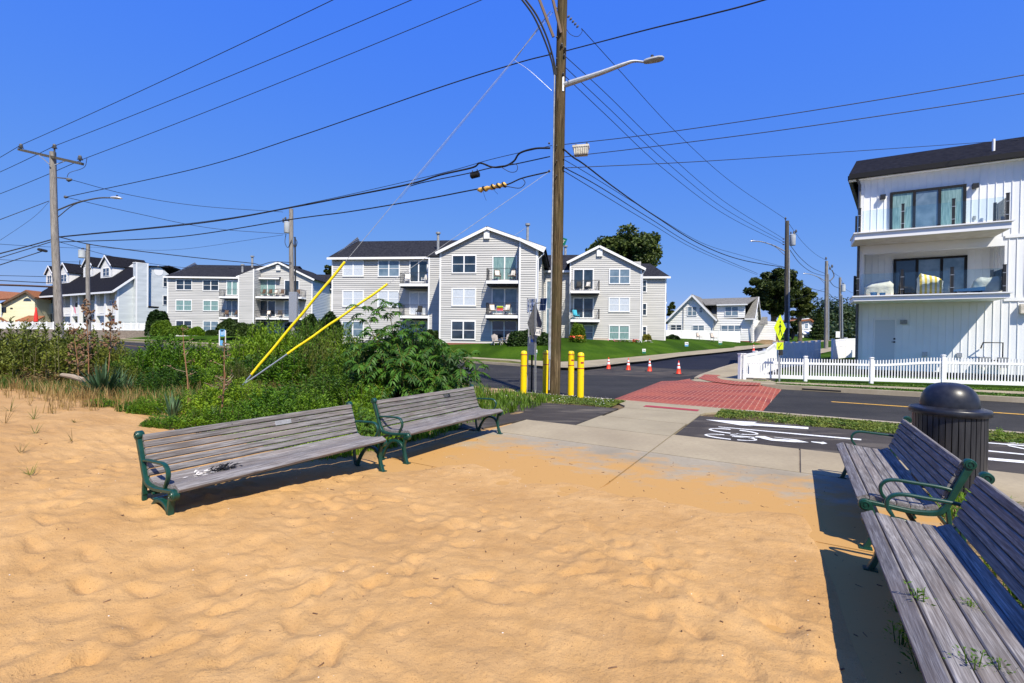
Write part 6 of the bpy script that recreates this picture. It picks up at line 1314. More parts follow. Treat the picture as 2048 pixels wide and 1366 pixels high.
roofslab(mb, [H2.p(H2.hit(1421, 636)[0], ez-.1, .6), H2.p(q0, ez-.1, .6), H2.p(q0, zt2+.2, -1.5), H2.p(H2.hit(1421, 636)[0], zt2+.2, -1.5)], .12)
wr = mb.build('roof', 'grey_shingles', wh)
mb = MB(); H2.box(mb, q0, a2+.3, zt2-.08, zt2+.08, .36, .46); H2.box(mb, a2, a1+.4, ez-.25, ez-.08, .5, .62); mb.beam(He.p(-.5, ez-.1, .38), He.p(4.2, pk[1]-.1, .38), .05, .22); mb.beam(He.p(4.2, pk[1]-.1, .38), He.p(8.8, ez-.1, .38), .05, .22); mb.build('fascia', 'white_trim', wr)
for (u0, v0, u1, v1, f_, g) in ((1375, 613, 1394, 632, H1, 'glass_blue'), (1398, 614, 1406, 626, H1, 'glass_blue'), (1385, 650, 1409, 662, H1, 'glass_blue'), (1341, 649, 1364, 661, H1, 'glass_dark'), (1450, 613, 1477, 632, H2, 'glass_blue'), (1442, 650, 1483, 668, H2, 'glass_blue')): winpx(f_, wh, u0, v0, u1, v1, glass=g, trim=.09, n=3 if u0 == 1442 else 2, kind='single' if u1-u0 < 10 else 'double')
for (u0, v0, u1, v1) in ((1508.5, 651, 1515, 672), (1514.5, 616, 1518, 634)): winpx(He, wh, u0, v0, u1, v1, glass='glass_dark', trim=.09)
mb = MB(); H2.box(mb, a0, a1, zh-.3, zh+.55, -.2, .06); mb.build('brick_base', 'brick_base', wh)
mb = MB(); mb.tube([H2.p(a1-.15, ez-.2, .3), H2.p(a1-.15, zh+.1, .1)], .06, 6); mb.tube([H1.p(s1+.05, z1_-.2, .3), H1.p(s1+.05, zh+.2, .15)], .06, 6); mb.tube([H1.p(H1.hit(1367, 640)[0], H1.hit(1367, 610)[1], .1), H1.p(H1.hit(1367, 640)[0], zh, .1)], .05, 6); mb.build('downpipe', 'galvanised', wh)
Hp = H2.shift(0, -3); q = [Hp.hit(1519, 660), Hp.hit(1552, 660), Hp.hit(1536, 632), Hp.hit(1524, 632)]; mb = MB(); roofslab(mb, [Hp.p(*Hp.hit(1519, 648), 1.5), Hp.p(*Hp.hit(1537, 648), 1.5), Hp.p(*Hp.hit(1534, 633), -1), Hp.p(*Hp.hit(1523, 633), -1)], .12); mb.build('porch_roof', 'grey_shingles', wh)
mb = MB(); laps(mb, Hp, [(q[0][0]-1, zh), (q[1][0], zh), (q[1][0], Hp.hit(1550, 640)[1]), (q[0][0]-1, Hp.hit(1519, 640)[1])], .24); mb.build('porch_wall', 'white_siding', wh)
mb = MB(); massing(mb, H2, a0-6, a1-.1, .6, ez-.2, 8); mb.build('core', 'white_siding', wh)
localise(wh)
mb = MB(); dp = P(1540, 690, 66); dp.z = .7
V = []; r2 = random.Random(2)
for i in range(9):
    for j in range(7): V.append((dp.x+(i-4)*.9+r2.gauss(0, .1), dp.y+(j-3)*.7, .75+1.0*max(0, 1-((i-4)/4.2)**2)*max(0, 1-((j-3)/3.2)**2)+r2.gauss(0, .06)))
mb.add(V, [(i*7+j, (i+1)*7+j, (i+1)*7+j+1, i*7+j+1) for i in range(8) for j in range(6)]); tag(mb.build('dirt_pile', 'soil', origin=dp, smooth=True), 'brown heap of dug soil in front of the white house porch', 'dirt pile')
# second pale house with gambrel roof and red trim, and a bungalow behind it
Fg = Fr(P(1610, 640, 92).to_2d(), 4); gh = thing('house', Fg.p(0, 1.5), 'pale house with red-edged gambrel roof seen between tree and pole', 'house'); zg = 1.0
pts = [(Fg.hit(1588, 660)[0], zg), (Fg.hit(1637, 660)[0], zg), Fg.hit(1637, 664), Fg.hit(1626, 641), Fg.hit(1617, 636), Fg.hit(1588, 640)]
mb = MB(); laps(mb, Fg, pts, .25); mb.build('wall', 'blue_siding', gh)
mb = MB(); A_, B_, C_ = Fg.hit(1618, 637.5), Fg.hit(1626, 643), Fg.hit(1636, 664.5); roofslab(mb, [Fg.p(*A_, .5), Fg.p(*B_, .5), Fg.p(*B_, -9), Fg.p(*A_, -9)], .3); roofslab(mb, [Fg.p(*B_, .5), Fg.p(*C_, .5), Fg.p(C_[0]+1.5, C_[1]+2, -9), Fg.p(B_[0]+1.5, B_[1]+1.2, -9)], .3); roofslab(mb, [Fg.p(*Fg.hit(1585, 642), .5), Fg.p(*A_, .5), Fg.p(*A_, -9), Fg.p(*Fg.hit(1585, 642), -9)], .3); mb.build('roof', 'orange_shingles', gh)
winpx(Fg, gh, 1608, 646, 1616.5, 658, kind='single', glass='glass_blue', trim=.12)
f_ = Fg.shift(0, 2); mb = MB(); roofslab(mb, [f_.p(*f_.hit(1603, 666), .5), f_.p(*f_.hit(1642, 667), .5), f_.p(*f_.hit(1642, 661), -1.5), f_.p(*f_.hit(1603, 660), -1.5)], .2); mb.build('porch_roof', 'white_trim', gh)
for u_ in (1604, 1617, 1638): a, _ = f_.hit(u_, 670); mb = MB(); f_.box(mb, a-.15, a+.15, zg, f_.hit(1610, 666)[1], 0, .3); mb.build('porch_post', 'white_trim', gh)
localise(gh)
# ------------------------------------------------ modern white building on the right
Fm = Fr((0, 0), 0); Fm.o = W(28.9, 0); Fm.d = E2.copy(); Fm.n = -E1
mbld = thing('modern_building', Fm.p(6, .3), 'white board-and-batten building with glass balconies and black shingle roof at the right', 'building')
b0, b1 = 2.55, 22.0; zg = .35; Fs_ = Fm.shift(0, 1.9)          # slab fronts stand 1.9 m forward
def zs(u, v, f=Fs_): return f.hit(u, v)[1]
z1b, z1t = zs(1707, 602.5), zs(1707, 592); z2b, z2t = zs(1708, 480), zs(1708, 466)
ba_, bb2 = Fs_.hit(1707, 600)[0], Fs_.hit(2020, 600)[0]
zev = 9.92; fz_ = math.atan2(Fm.d.y, Fm.d.x)
rw0 = Fm.hit(1727, 560)[0]; rw1 = Fm.hit(2008, 560)[0]
# walls: ground floor, two piers, header, upper wall, right part
mb = MB(); batten(mb, Fm, [(b0, zg), (b1, zg), (b1, z1b+.15), (b0, z1b+.15)]); mb.build('ground_floor_wall', 'board_white', mbld)
zh2 = Fm.hit(1900, 492)[1]
mb = MB(); batten(mb, Fm, [(b0, z2b+.0), (b1, z2b), (b1, zev), (b0, zev)]); mb.build('upper_wall', 'board_white', mbld)
mb = MB(); batten(mb, Fm, [(rw1, z1b+.155), (b1, z1b+.155), (b1, z2b-.005), (rw1, z2b-.005)]); Fm.box(mb, b0, rw0, z1b+.155, z2b-.005, -.25, .0); Fm.box(mb, rw0+.002, rw1-.002, z2b-.42, z2b-.005, -.2, .0); Fm.box(mb, rw1, b1, z1b-.02, z1b+.13, .027, .05); Fm.box(mb, rw1, b1, z2b-.1, z2b+.05, .027, .05); mb.build('middle_wall', 'board_white', mbld)
Fr2 = Fm.shift(0, -1.4)
mb = MB(); batten(mb, Fr2, [(b0, z1b), (rw1, z1b), (rw1, z2b), (b0, z2b)]); batten(mb, Fr2.side(rw1, 1.4-.01, False).shift(-0., 0), [(-1.4, z1b), (0, z1b), (0, z2b), (-1.4, z2b)]); mb.build('recess_wall', 'board_white', mbld)
mb = MB(); Fm.box(mb, b0+.25, b1, z1b-.1, z1b+.14, -2.1, -.01); Fm.box(mb, b0+.25, b1, z2b-.1, z2b+.05, -2.1, -.01); Fm.box(mb, b0+1.1, b1, zg-.3, zev-.2, -9, -2.2); mb.build('core', 'board_white', mbld)
mb = MB(); fsd = Fm.side(b0, 0, False); fsd.o = Fm.p(b0, 0); fsd.d = E1*cos(R(6.5))+E2*sin(R(6.5)); fsd.n = Vector((-fsd.d.y, fsd.d.x, 0)); batten(mb, fsd, [(0, zg), (9, zg), (9, zev), (0, zev)]); mb.build('side_wall', 'board_white', mbld)
mb = MB(); Fm.box(mb, b0-.06, b0+.09, zg, zev, .0, .07); mb.build('corner_board', 'white_trim', mbld)
mb = MB(); mb.tube([Fm.p(b0-.25, zev-.15, .3), Fm.p(b0-.08, zev-.55, .12), Fm.p(b0-.08, zg+.2, .12)], .055, 8); mb.build('downpipe', 'sign_back', mbld)
# roof
er, zr0 = Fm.hit(1698, 362, .45); rk_, zrk = Fm.hit(1713, 322, -4.0)
mb = MB(); mb.add([Fm.p(er, zev-.05, .45), Fm.p(b1, zev-.05, .45), Fm.p(b1, zrk, -4), Fm.p(rk_, zrk, -4), Fm.p(er+1.3, zev-.05, -8.5), Fm.p(b1, zev-.05, -8.5)], [(0, 1, 2, 3), (0, 3, 4), (3, 2, 5, 4)]); rf = mb.build('roof', 'black_shingles', mbld)
mb = MB(); Fm.box(mb, er, b1, zev-.27, zev-.055, .25, .47); mb.beam(Fm.p(er+.04, zev-.165, .24), Fm.p(er+1.3, zev-.165, -8.5), .15, .2); mb.build('fascia', 'dark_frame', rf)
mb = MB(); Fm.box(mb, er+.02, b1, zev-.30, zev-.275, -.1, .25); mb.build('soffit', 'white_trim', rf)
q = P(1987, 297, 21.6); mb = MB(); mb.tube([q-Vector((0, 0, .2)), q+Vector((0, 0, .42))], .055, 8); mb.build('vent_pipe', 'white_trim', rf)
# balcony slabs, posts, glass
for (zb_, zt_, nm) in ((z1b, z1t, 'lower'), (z2b, z2t, 'upper')):
    mb = MB(); Fm.box(mb, ba_-.0, bb2, zb_, zt_-.05, .03, 1.9); Fm.box(mb, ba_-.05, bb2+.08, zt_-.05, zt_, .03, 1.98); sl_ = mb.build('balcony', 'white_trim', mbld)
    mb = MB(); Fm.box(mb, ba_+.05, bb2-.05, zb_-.012, zb_-.002, .03, 1.8); sf = mb.build('soffit', 'cover_beige' if nm == 'upper' else 'board_white', sl_)
    us = (1717, 1803, 1904, 2012) if nm == 'upper' else (1716, 1804, 1904, 2009)
    zp_ = zt_+1.04; ps_ = []
    for k_, u_ in enumerate(us):
        a = Fs_.hit(u_, 560)[0]-.03; a = Fm.shift(0, 1.82).hit(u_, 560)[0]; ps_.append(a)
        mb = MB(); Fm.box(mb, a-.045, a+.045, zt_, zp_+(.06 if k_ < 3 else .06), 1.77, 1.86); Fm.box(mb, a-.055, a+.055, zp_+.06, zp_+.09, 1.76, 1.87); mb.build('railing_post', 'black_metal', sl_)
    for a in (ps_[0], ps_[3]): mb = MB(); Fm.box(mb, a-.045, a+.045, zt_, zp_+.06, .28, .37); mb.build('railing_post', 'black_metal', sl_)
    for a, b in zip(ps_[:-1], ps_[1:]): mb = MB(); Fm.box(mb, a+.10, b-.10, zt_+.08, zp_-.05, 1.81, 1.822); mb.build('glass_panel', 'clear_glass', sl_)
    for a in (ps_[0], ps_[3]): mb = MB(); Fm.box(mb, a-.006, a+.006, zt_+.08, zp_-.05, .42, 1.72); mb.build('glass_panel', 'clear_glass', sl_)
    for a in ps_:
        for z in (zt_+.25, zp_-.25): mb = MB(); mb.T = Matrix.Translation(Fm.p(a, z, 1.865)) @ Matrix.Rotation(fz_, 4, 'Z'); mb.box((0, 0, 0), (.13, .012, .022)); mb.T = None; mb.build('glass_clamp', 'galvanised', sl_)
# black framed sliders
def slider(f, u0, v0t, u1, v1t, zbot, glasses):
    s0, zt0 = f.hit(u0, v0t); s1, _ = f.hit(u1, v1t); n = 3; w_ = (s1-s0)/n
    mb = MB(); t = .10
    f.box(mb, s0, s1, zt0-t, zt0, .0, .10); f.box(mb, s0, s1, zbot, zbot+.08, .0, .10)
    for i in range(n+1): c = s0+w_*i; f.box(mb, c-(.05 if 0 < i < n else 0)-(t if i == n else 0), c+(.05 if 0 < i < n else 0)+(t if i == 0 else 0), zbot+.08, zt0-t, .0, .098)
    d = mb.build('sliding_door', 'dark_frame', mbld)
    for i in range(n): mb = MB(); f.box(mb, s0+w_*i+.04, s0+w_*(i+1)-.04, zbot+.06, zt0-.08, .01, .05); mb.build('pane', glasses[i], d)
slider(Fm, 1780, 386, 1932, 367, z2t+.02, ('glass_teal', 'glass_blue', 'glass_teal')); slider(Fr2, 1787, 519, 1934, 511, z1t+.02, ('glass_dark', 'glass_blue', 'glass_blue'))
s0, zt_ = Fm.hit(1747, 640); s1, _ = Fm.hit(1793, 640); mb = MB(); Fm.box(mb, s0, s0+.06, zg, zt_, .0, .05); Fm.box(mb, s1-.06, s1, zg, zt_, .0, .05); Fm.box(mb, s0, s1, zt_, zt_+.06, .0, .05); dr = mb.build('door', 'white_trim', mbld)
mb = MB(); Fm.box(mb, s0+.062, s1-.062, zt_-2.05, zt_-.002, .0, .036); mb.build('door_leaf', 'door_grey', dr)
mb = MB(); a, z = Fm.hit(1788, 684); Fm.box(mb, a-.1, a+.03, z-.015, z+.015, .06, .08); Fm.box(mb, a-.03, a+.04, z-.04, z+.04, .036, .06); Fm.box(mb, a-.03, a+.04, z+.11, z+.19, .036, .06); mb.build('handle', 'bolt_dark', dr)
for (u_, v_) in ((1765, 395), (1949, 373)): a, z = Fm.hit(u_, v_); mb = MB(); Fm.box(mb, a-.1, a+.1, z-.1, z+.1, .027, .20); mb.build('wall_light', 'black_metal', mbld)
a, z = Fm.hit(1807, 644); mb = MB(); Fm.box(mb, a-.13, a+.13, z-.1, z+.1, .027, .10); mb.build('junction_box', 'grey_paint', mbld)
for (u_, v_) in ((1849, 708), (1918, 710)): a, z = Fm.hit(u_, v_); mb = MB(); Fm.box(mb, a-.09, a+.09, z-.1, z+.1, .027, .07); mb.build('vent_cover', 'galvanised', mbld)
a, z = Fm.hit(1948, 436); mb = MB(); Fm.box(mb, a-.05, a+.05, z-.08, z+.08, .027, .05); mb.build('socket', 'grey_paint', mbld)
a, z = Fm.hit(1961, 685); b, _ = Fm.hit(2000, 685); mb = MB(); mb.tube([Fm.p(a, z-.25, .05), Fm.p(a, z, .35), Fm.p(b, z, .35), Fm.p(b, z-.75, .35), Fm.p(b-.5, z-.8, .35)], .028, 8); mb.build('gas_pipe', 'rubber', mbld)
mb = MB(); Fm.box(mb, a-.1, a+.25, zg+.3, zg+.75, .15, .4); Fm.box(mb, a+.5, a+.8, zg+.3, zg+.75, .15, .4); mb.build('gas_meter', 'grey_paint', mbld)
a, z = Fm.hit(2044, 618); mb = MB(); Fm.box(mb, a-.1, a+.3, z-.2, z+.2, .03, .25); mb.build('lamp', 'cover_beige', mbld)
localise(mbld)
MBF = dict(f=Fm, z1=z1t)
# ================================================================== THINGS ON THE BALCONIES AND LAWNS
def lump(name, c, size, m_, label, cat, seed, group=None, rz=0, flat=.5, cord=None):      # a covered grill or similar: a draped boxy cover with folds
    r_ = random.Random(seed); root = thing(name, c, label, cat, group, rz); mb = MB(); nx, nz = 28, 10; sx, sy, szz = size; V = []
    for j in range(nz+1):
        t = j/nz
        for i in range(nx):
            a = 2*pi*i/nx; ca, sa = cos(a), sin(a); k = 1/max(abs(ca), abs(sa))**.75
            fl = 1+.07*(1-t)*sin(a*7+seed)+.04*sin(a*13+t*5)+.07*sin(a*2+seed*2)*t; top = 1 if t < .8 else 1-(t-.8)*1.4
            V.append((sx/2*ca*k*fl*top, sy/2*sa*k*fl*top, szz*(t+.16*sin(a*1+seed)*t*t+.09*sin(a*3+seed)*t*t+.06*r_.random()*t)))
    F = [(j*nx+i, j*nx+(i+1) % nx, (j+1)*nx+(i+1) % nx, (j+1)*nx+i) for j in range(nz) for i in range(nx)]+[tuple(nz*nx+i for i in range(nx))]
    mb.add(V, F); mb.build('cover', m_, root, smooth=True, sharp=50)
    mb = MB()
    for x in (-.35, .35):
        for y in (-.35, .35): mb.tube([(sx*x, sy*y, -.01), (sx*x, sy*y, .06)], .025, 6)
    mb.build('wheels', 'rubber', root); return root
f = MBF['f']; z1 = MBF['z1']; fz = math.atan2(f.d.y, f.d.x); f8 = f.shift(0, 1.2)
def onb(u, o=1.1): a = f.shift(0, o).hit(u, 560)[0]; return f.p(a, z1, o)
lump('covered_grill', onb(1758, .9), (1.0, .6, .62), 'cover_beige', 'beige sagging covered grill at the left end of the lower glass balcony', 'grill', 1, 'covered things on the glass balcony', fz)
lump('covered_grill', onb(1859, 1.3), (.82, .55, .78), 'stripe_cloth', 'yellow and white striped cover in the middle of the lower glass balcony', 'grill', 5, 'covered things on the glass balcony', fz)
lump('covered_grill', onb(1976, .9), (1.0, .6, .62), 'cover_grey', 'grey-green covered grill at the right end of the lower glass balcony', 'grill', 9, 'covered things on the glass balcony', fz)
c = onb(1748, 1.55); root = thing('planter', c, 'pair of low blue tubs in front of the beige covered grill', 'planter'); mb = MB(); mb.lathe([(.11, 0), (.14, .17), (.12, .17)], (0, 0, 0), 14); mb.build('tub', 'sign_blue', root); mb = MB(); mb.lathe([(.10, 0), (.12, .14), (.10, .14)], f.d*.32, 14); mb.build('tub', 'sign_blue', root)
c = onb(1935, 1.3); root = thing('lounger_cushion', c, 'dark blue low lounger between the striped and grey covers', 'lounger', rz=fz); mb = MB(); mb.hexa([(-.5, -.25, .1), (.5, -.25, .1), (.5, .25, .1), (-.5, .25, .1)], [(-.5, -.25, .18), (.5, -.25, .28), (.5, .25, .28), (-.5, .25, .18)]); mb.build('cushion', 'sign_blue', root); mb = MB()
for x in (-.4, .4): mb.box((x, 0, .05), (.05, .4, .1))
mb.build('base', 'rubber', root)
c = onb(1950, .5); mb = MB(); mb.lathe([(.10, 0), (.14, .05), (.13, .3), (.11, .3)], (0, 0, .12), 14); mb.lathe([(.1, 0), (.1, .12)], (0, 0, 0), 10); root = thing('bucket', c, 'small pale bucket beside the grey covered grill', 'bucket'); mb.build('tub', 'cushion_white', root)
# patio chair: one model, many copies
def chair(loc, rz, label, cushion='cushion_white', frame='wicker', group='patio chairs on balconies'):
    root = thing('patio_chair', loc, label, 'chair', group, rz)
    for x in (-.25, .25): mb = MB(); mb.tube([(x, -.25, 0), (x, -.27, .6), (x, .18, .62), (x, .25, 0)], .018, 6); mb.build('side_frame', frame, root)
    mb = MB(); mb.box((0, -.02, .38), (.5, .5, .05)); mb.hexa([(-.25, .18, .40), (.25, .18, .40), (.25, .22, .40), (-.25, .22, .40)], [(-.24, .32, .98), (.24, .32, .98), (.24, .36, .98), (-.24, .36, .98)]); mb.build('seat_shell', frame, root)
    mb = MB(); mb.box((0, -.03, .43), (.46, .46, .06)); mb.hexa([(-.2, .12, .48), (.2, .12, .48), (.2, .175, .48), (-.2, .175, .48)], [(-.2, .25, .9), (.2, .25, .9), (.2, .30, .9), (-.2, .30, .9)]); mb.build('cushion', cushion, root); return root
def onbal(F, u, v, o): a, z = F.hit(u, v, o); return F.p(a, z+.0, o)
a6 = R(-6.5)
chair(onbal(F1, 995, 561, .9), a6+.3, 'dark chair with white cushion, left one on the top gable balcony'); chair(onbal(F1, 1024, 561, .9), a6-.4, 'dark chair with white cushion, right one on the top gable balcony')
chair(onbal(F1, 985, 630, .9), a6+.4, 'white cushioned lounge chair at the left of the rainbow towel'); chair(onbal(F1, 1013, 630, .9), a6-.3, 'white cushioned lounge chair at the right of the rainbow towel')
c = onbal(F1, 1000, 630, 1.0); root = thing('towel_rack', c, 'small rack with a rainbow striped towel on the middle gable balcony', 'towel', rz=a6)
for i, m_ in enumerate(('sign_lime', 'petal_orange', 'petal_red', 'petal_pink')): mb = MB(); mb.box((0, -.1-.004*i, .70-.10*i), (.52, .03, .1)); mb.build('towel_stripe', m_, root)
mb = MB(); mb.tube([(-.28, -.08, 0), (-.28, -.08, .78), (.28, -.08, .78), (.28, -.08, 0)], .015, 6); mb.build('stand', 'white_trim', root)
chair(onbal(F2, 815, 567, .8), a6+.2, 'white slatted chair on the upper left-wing balcony', 'cushion_white', 'white_vinyl'); chair(onbal(F2, 850, 567, .8), a6-.4, 'white slatted chair next to the wall panel on the left-wing balcony', 'cushion_white', 'white_vinyl')
chair(onbal(F2, 838, 631, .8), a6, 'black chair on the lower left-wing balcony', 'rubber', 'rubber')
chair(onbal(F4, 1158, 581, .8), a6, 'black wire chair on the top balcony of the right gable', 'rubber', 'rubber'); chair(onbal(F4, 1175, 581, .8), a6-.4, 'white-backed chair on the top balcony of the right gable', 'cushion_white', 'rubber')
chair(onbal(F4, 1152, 638.5, .9), a6+.5, 'bright blue chair on the lower balcony of the right gable', 'teal_plastic', 'teal_plastic')
for i, (u, v, cu, lab) in enumerate(((526, 592, 'wicker', 'wicker chair leftmost on the upper balcony of the left block'), (539, 592, 'wicker', 'wicker chair second from left on the upper balcony of the left block'), (551, 592, 'cushion_white', 'white cushioned sofa chair on the upper balcony of the left block'), (564, 592, 'wicker', 'tan wicker seat near the pole on the upper balcony of the left block'), (596, 592, 'wicker', 'wicker chair at the right end of the upper balcony of the left block'), (537, 634, 'cushion_white', 'pale round table-like chair on the middle balcony of the left block'), (560, 634, 'rubber', 'dark chair on the middle balcony of the left block'))):
    chair(onbal(G2, u, v, .9), .1*i-.2, lab, cu)
chair(onbal(G1, 452, 634, .8), .2, 'tan chair on the lowest small balcony of the left block', 'wicker'); chair(onbal(G1, 470, 634, .8), -.4, 'tan chair beside the panel on the lowest small balcony of the left block', 'wicker')
# Adirondack chairs on the lawn edge
def adk(loc, rz, label):
    root = thing('adirondack_chair', loc, label, 'chair', 'adirondack chairs at the gable', rz); mb = MB()
    for i in range(5):
        x = -.22+.11*i; h = .95-.05*abs(i-2); mb.hexa([(x-.045, .18, .28), (x+.045, .18, .28), (x+.045, .205, .28), (x-.045, .205, .28)], [(x-.05, .42, h), (x+.05, .42, h), (x+.05, .445, h), (x-.05, .445, h)])
    mb.build('backrest', 'weathered_chair', root); mb = MB()
    for i in range(5): mb.box((0, -.28+.11*i, .36-.022*i), (.52, .095, .025))
    mb.build('seat', 'weathered_chair', root)
    for x in (-.29, .29): mb = MB(); mb.box((x, -.32, .27), (.03, .1, .54)); mb.beam((x, -.36, .30), (x, .4, .04), .03, .12); mb.build('leg', 'weathered_chair', root); mb = MB(); mb.box((x*1.1, -.08, .555), (.14, .7, .025)); mb.build('arm', 'weathered_chair', root)
def onlawn(u, Y, dz=0): p = P(u, 690, Y); p.z = lz(p)+dz; return p
adk(onlawn(992, 40.2), .4, 'grey adirondack chair, the left one by the ground-floor gable window'); adk(onlawn(1014.5, 40.4), -.5, 'grey adirondack chair, half hidden by the big round hedge')
def lawnchair(u, Y, label, m_='tan_board', s=1):
    c = onlawn(u, Y); chair(c, .5, label, m_, 'grey_paint', 'lawn chairs by the white privacy fence').scale = (s, s, s)
lawnchair(1398, 60.5, 'tan folding chair left in front of the white privacy fence'); lawnchair(1427, 60, 'tan folding chair on the lawn edge in the middle of the white privacy fence', s=1.15)
# white privacy fence in front of the white house
A = P(1333, 660, 62); B = P(1479, 660, 62.5); fp = thing('privacy_fence', (A.x, A.y, .9), 'white solid privacy fence in front of the white house', 'fence', 'white fences')
zt0 = P(1400, 662, 62).z-.9; d_ = (B-A); d_.z = 0; nP = 5; us = (1333, 1364, 1401, 1438, 1479)
qs = [P(u, 660, 62+.5*(u-1333)/146) for u in us]
for q in qs: mb = MB(); mb.box((q.x-A.x, q.y-A.y, (zt0+.08-.4)/2), (.16, .16, zt0+.5)); mb.build('post', 'white_vinyl', fp)
for q0, q1 in zip(qs[:-1], qs[1:]): 
    mb = MB(); z_ = Vector((-A.x, -A.y, 0)); a = Vector((q0.x, q0.y, 0))+z_; b = Vector((q1.x, q1.y, 0))+z_; mb.beam(a+Vector((0, 0, zt0/2-.2)), b+Vector((0, 0, zt0/2-.2)), .05, zt0+.35, (0, 0, 1)); n = 14
    for i in range(n): q = lerp(a, b, (i+.5)/n); mb.beam(q+Vector((0, -.03, -.3)), q+Vector((0, -.03, zt0-.06)), .02, .012, (0, 1, 0))
    mb.beam(a+Vector((0, 0, zt0)), b+Vector((0, 0, zt0)), .09, .12); mb.build('panel', 'white_vinyl', fp)
# picket fence in front of the modern building
FA = W(22.9, -2.05); FBp = W(25.9, 7.6); Dv = (FBp-FA); FL_ = Dv.length; Dv.normalize(); pf = thing('picket_fence', FA, 'white picket fence with square capped posts in front of the modern building', 'fence', 'white fences')
def fpos(u): # along the fence line for a picture column
    r_ = ray(u, 740); n_ = Vector((Dv.y, -Dv.x, 0)); t = (FA-Vector((0, 0, HC))).dot(n_)/r_.dot(n_); h = r_*t; return (Vector((h.x, h.y, 0))-FA).dot(Dv)
posts = [(1489, 1.10), (1611, 1.04), (1743, 1.04), (1886, 1.20), (2062, 1.20)]; ps = [(fpos(u), h) for u, h in posts]; ps.append((ps[-1][0]+2.4, 1.2)); ps.append((ps[-1][0]+2.4, 1.2))
for (s, h) in ps:
    mb = MB(); mb.box(Dv*s+Vector((0, 0, h/2)), (.115, .115, h), math.atan2(Dv.y, Dv.x)); mb.box(Dv*s+Vector((0, 0, h+.008)), (.15, .15, .022), math.atan2(Dv.y, Dv.x)); mb.box(Dv*s+Vector((0, 0, h+.03)), (.11, .11, .02), math.atan2(Dv.y, Dv.x)); mb.build('post', 'white_vinyl', pf)
for k_, ((s0, h0), (s1, h1)) in enumerate(zip(ps[:-1], ps[1:])):
    mb = MB(); r0 = .76 if k_ < 3 else .92; r1 = .76 if k_ < 2 else .92; nrm = Vector((Dv.y, -Dv.x, 0))
    mb.beam(Dv*(s0+.06)+Vector((0, 0, .17)), Dv*(s1-.06)+Vector((0, 0, .17)), .045, .15); nn_ = 8
    for i in range(nn_):
        f0, f1 = i/nn_, (i+1)/nn_; g = lambda q: r0+(r1-r0)*float(sst(q, 0, 1)); mb.beam(Dv*lerp(s0+.06, s1-.06, f0)+Vector((0, 0, g(f0))), Dv*lerp(s0+.06, s1-.06, f1)+Vector((0, 0, g(f1))), .045, .09)
    n = round((s1-s0)/.103)
    for i in range(1, n):
        f0 = i/n; q = Dv*lerp(s0, s1, f0); zt_ = r0+(r1-r0)*float(sst(f0, 0, 1))+.20; mb.beam(q+Vector((0, 0, .20)), q+Vector((0, 0, zt_)), .038, .022, tuple(nrm)); 
    mb.build('picket_panel', 'white_vinyl', pf)
# fence along the side street: low capped section, then high panels
def run_fence(name, pts, hs_, label, topped=True):
    o = W(*pts[0]); o.z = float(Tz(*pts[0])); root = thing(name, o, label, 'fence', 'white fences'); P3 = []
    for (a, b), h in zip(pts, hs_): p = W(a, b, float(Tz(a, b)))-o; P3.append((p, h))
    for (p, h) in P3: mb = MB(); mb.box(p+Vector((0, 0, h/2-.1)), (.13, .13, h+.2), GA); mb.box(p+Vector((0, 0, h+.015)), (.17, .17, .04), GA); mb.build('post', 'white_vinyl', root)
    for (p, h), (q, g) in zip(P3[:-1], P3[1:]):
        mb = MB(); n = max(4, int((q-p).length/.16)); d = (q-p).normalized(); nn_ = Vector((d.y, -d.x, 0))
        mb.hexa([p+nn_*.02, q+nn_*.02, q-nn_*.02, p-nn_*.02], [p+nn_*.02+Vector((0, 0, h-.12)), q+nn_*.02+Vector((0, 0, g-.12)), q-nn_*.02+Vector((0, 0, g-.12)), p-nn_*.02+Vector((0, 0, h-.12))])
        mb.beam(p+Vector((0, 0, h-.1)), q+Vector((0, 0, g-.1)), .07, .12)
        if h > 1.3: mb.beam(p+Vector((0, 0, h-.55)), q+Vector((0, 0, g-.55)), .06, .09)
        for i in range(1, n): c = lerp(p, q, i/n); hh = lerp(h, g, i/n); mb.beam(c+Vector((0, 0, .05))+nn_*.022, c+Vector((0, 0, hh-.15))+nn_*.022, .012, .012)
        mb.build('panel', 'white_vinyl', root)
    return root
run_fence('street_fence', [(22.95, -2.15), (25, -1.72), (27, -1.40), (29.5, -1.07), (32, -.55)], [1.1, 1.18, 1.22, 1.48, 1.45], 'white vinyl fence stepping up along the side street behind the lime sign')
run_fence('privacy_fence', [(32.3, -.50), (32.8, -.2), (33.2, .1), (33.6, .42), (34.0, .75), (34.5, .80), (36.0, 1.15)], [1.42, 1.42, 1.43, 1.43, 1.44, 1.45, 1.45], 'white vinyl fence panels lying in the blue shade of the modern building')
run_fence('privacy_fence', [(41.5, 2.15), (44, 3.1), (46.5, 4.4)], [1.45, 1.5, 1.5], 'sunlit white vinyl fence section right of the second side-street pole')
run_fence('privacy_fence', [(38.5, 3.35), (44, 4.55)], [2.0, 2.1], 'tall white fence end glimpsed at the modern building corner')
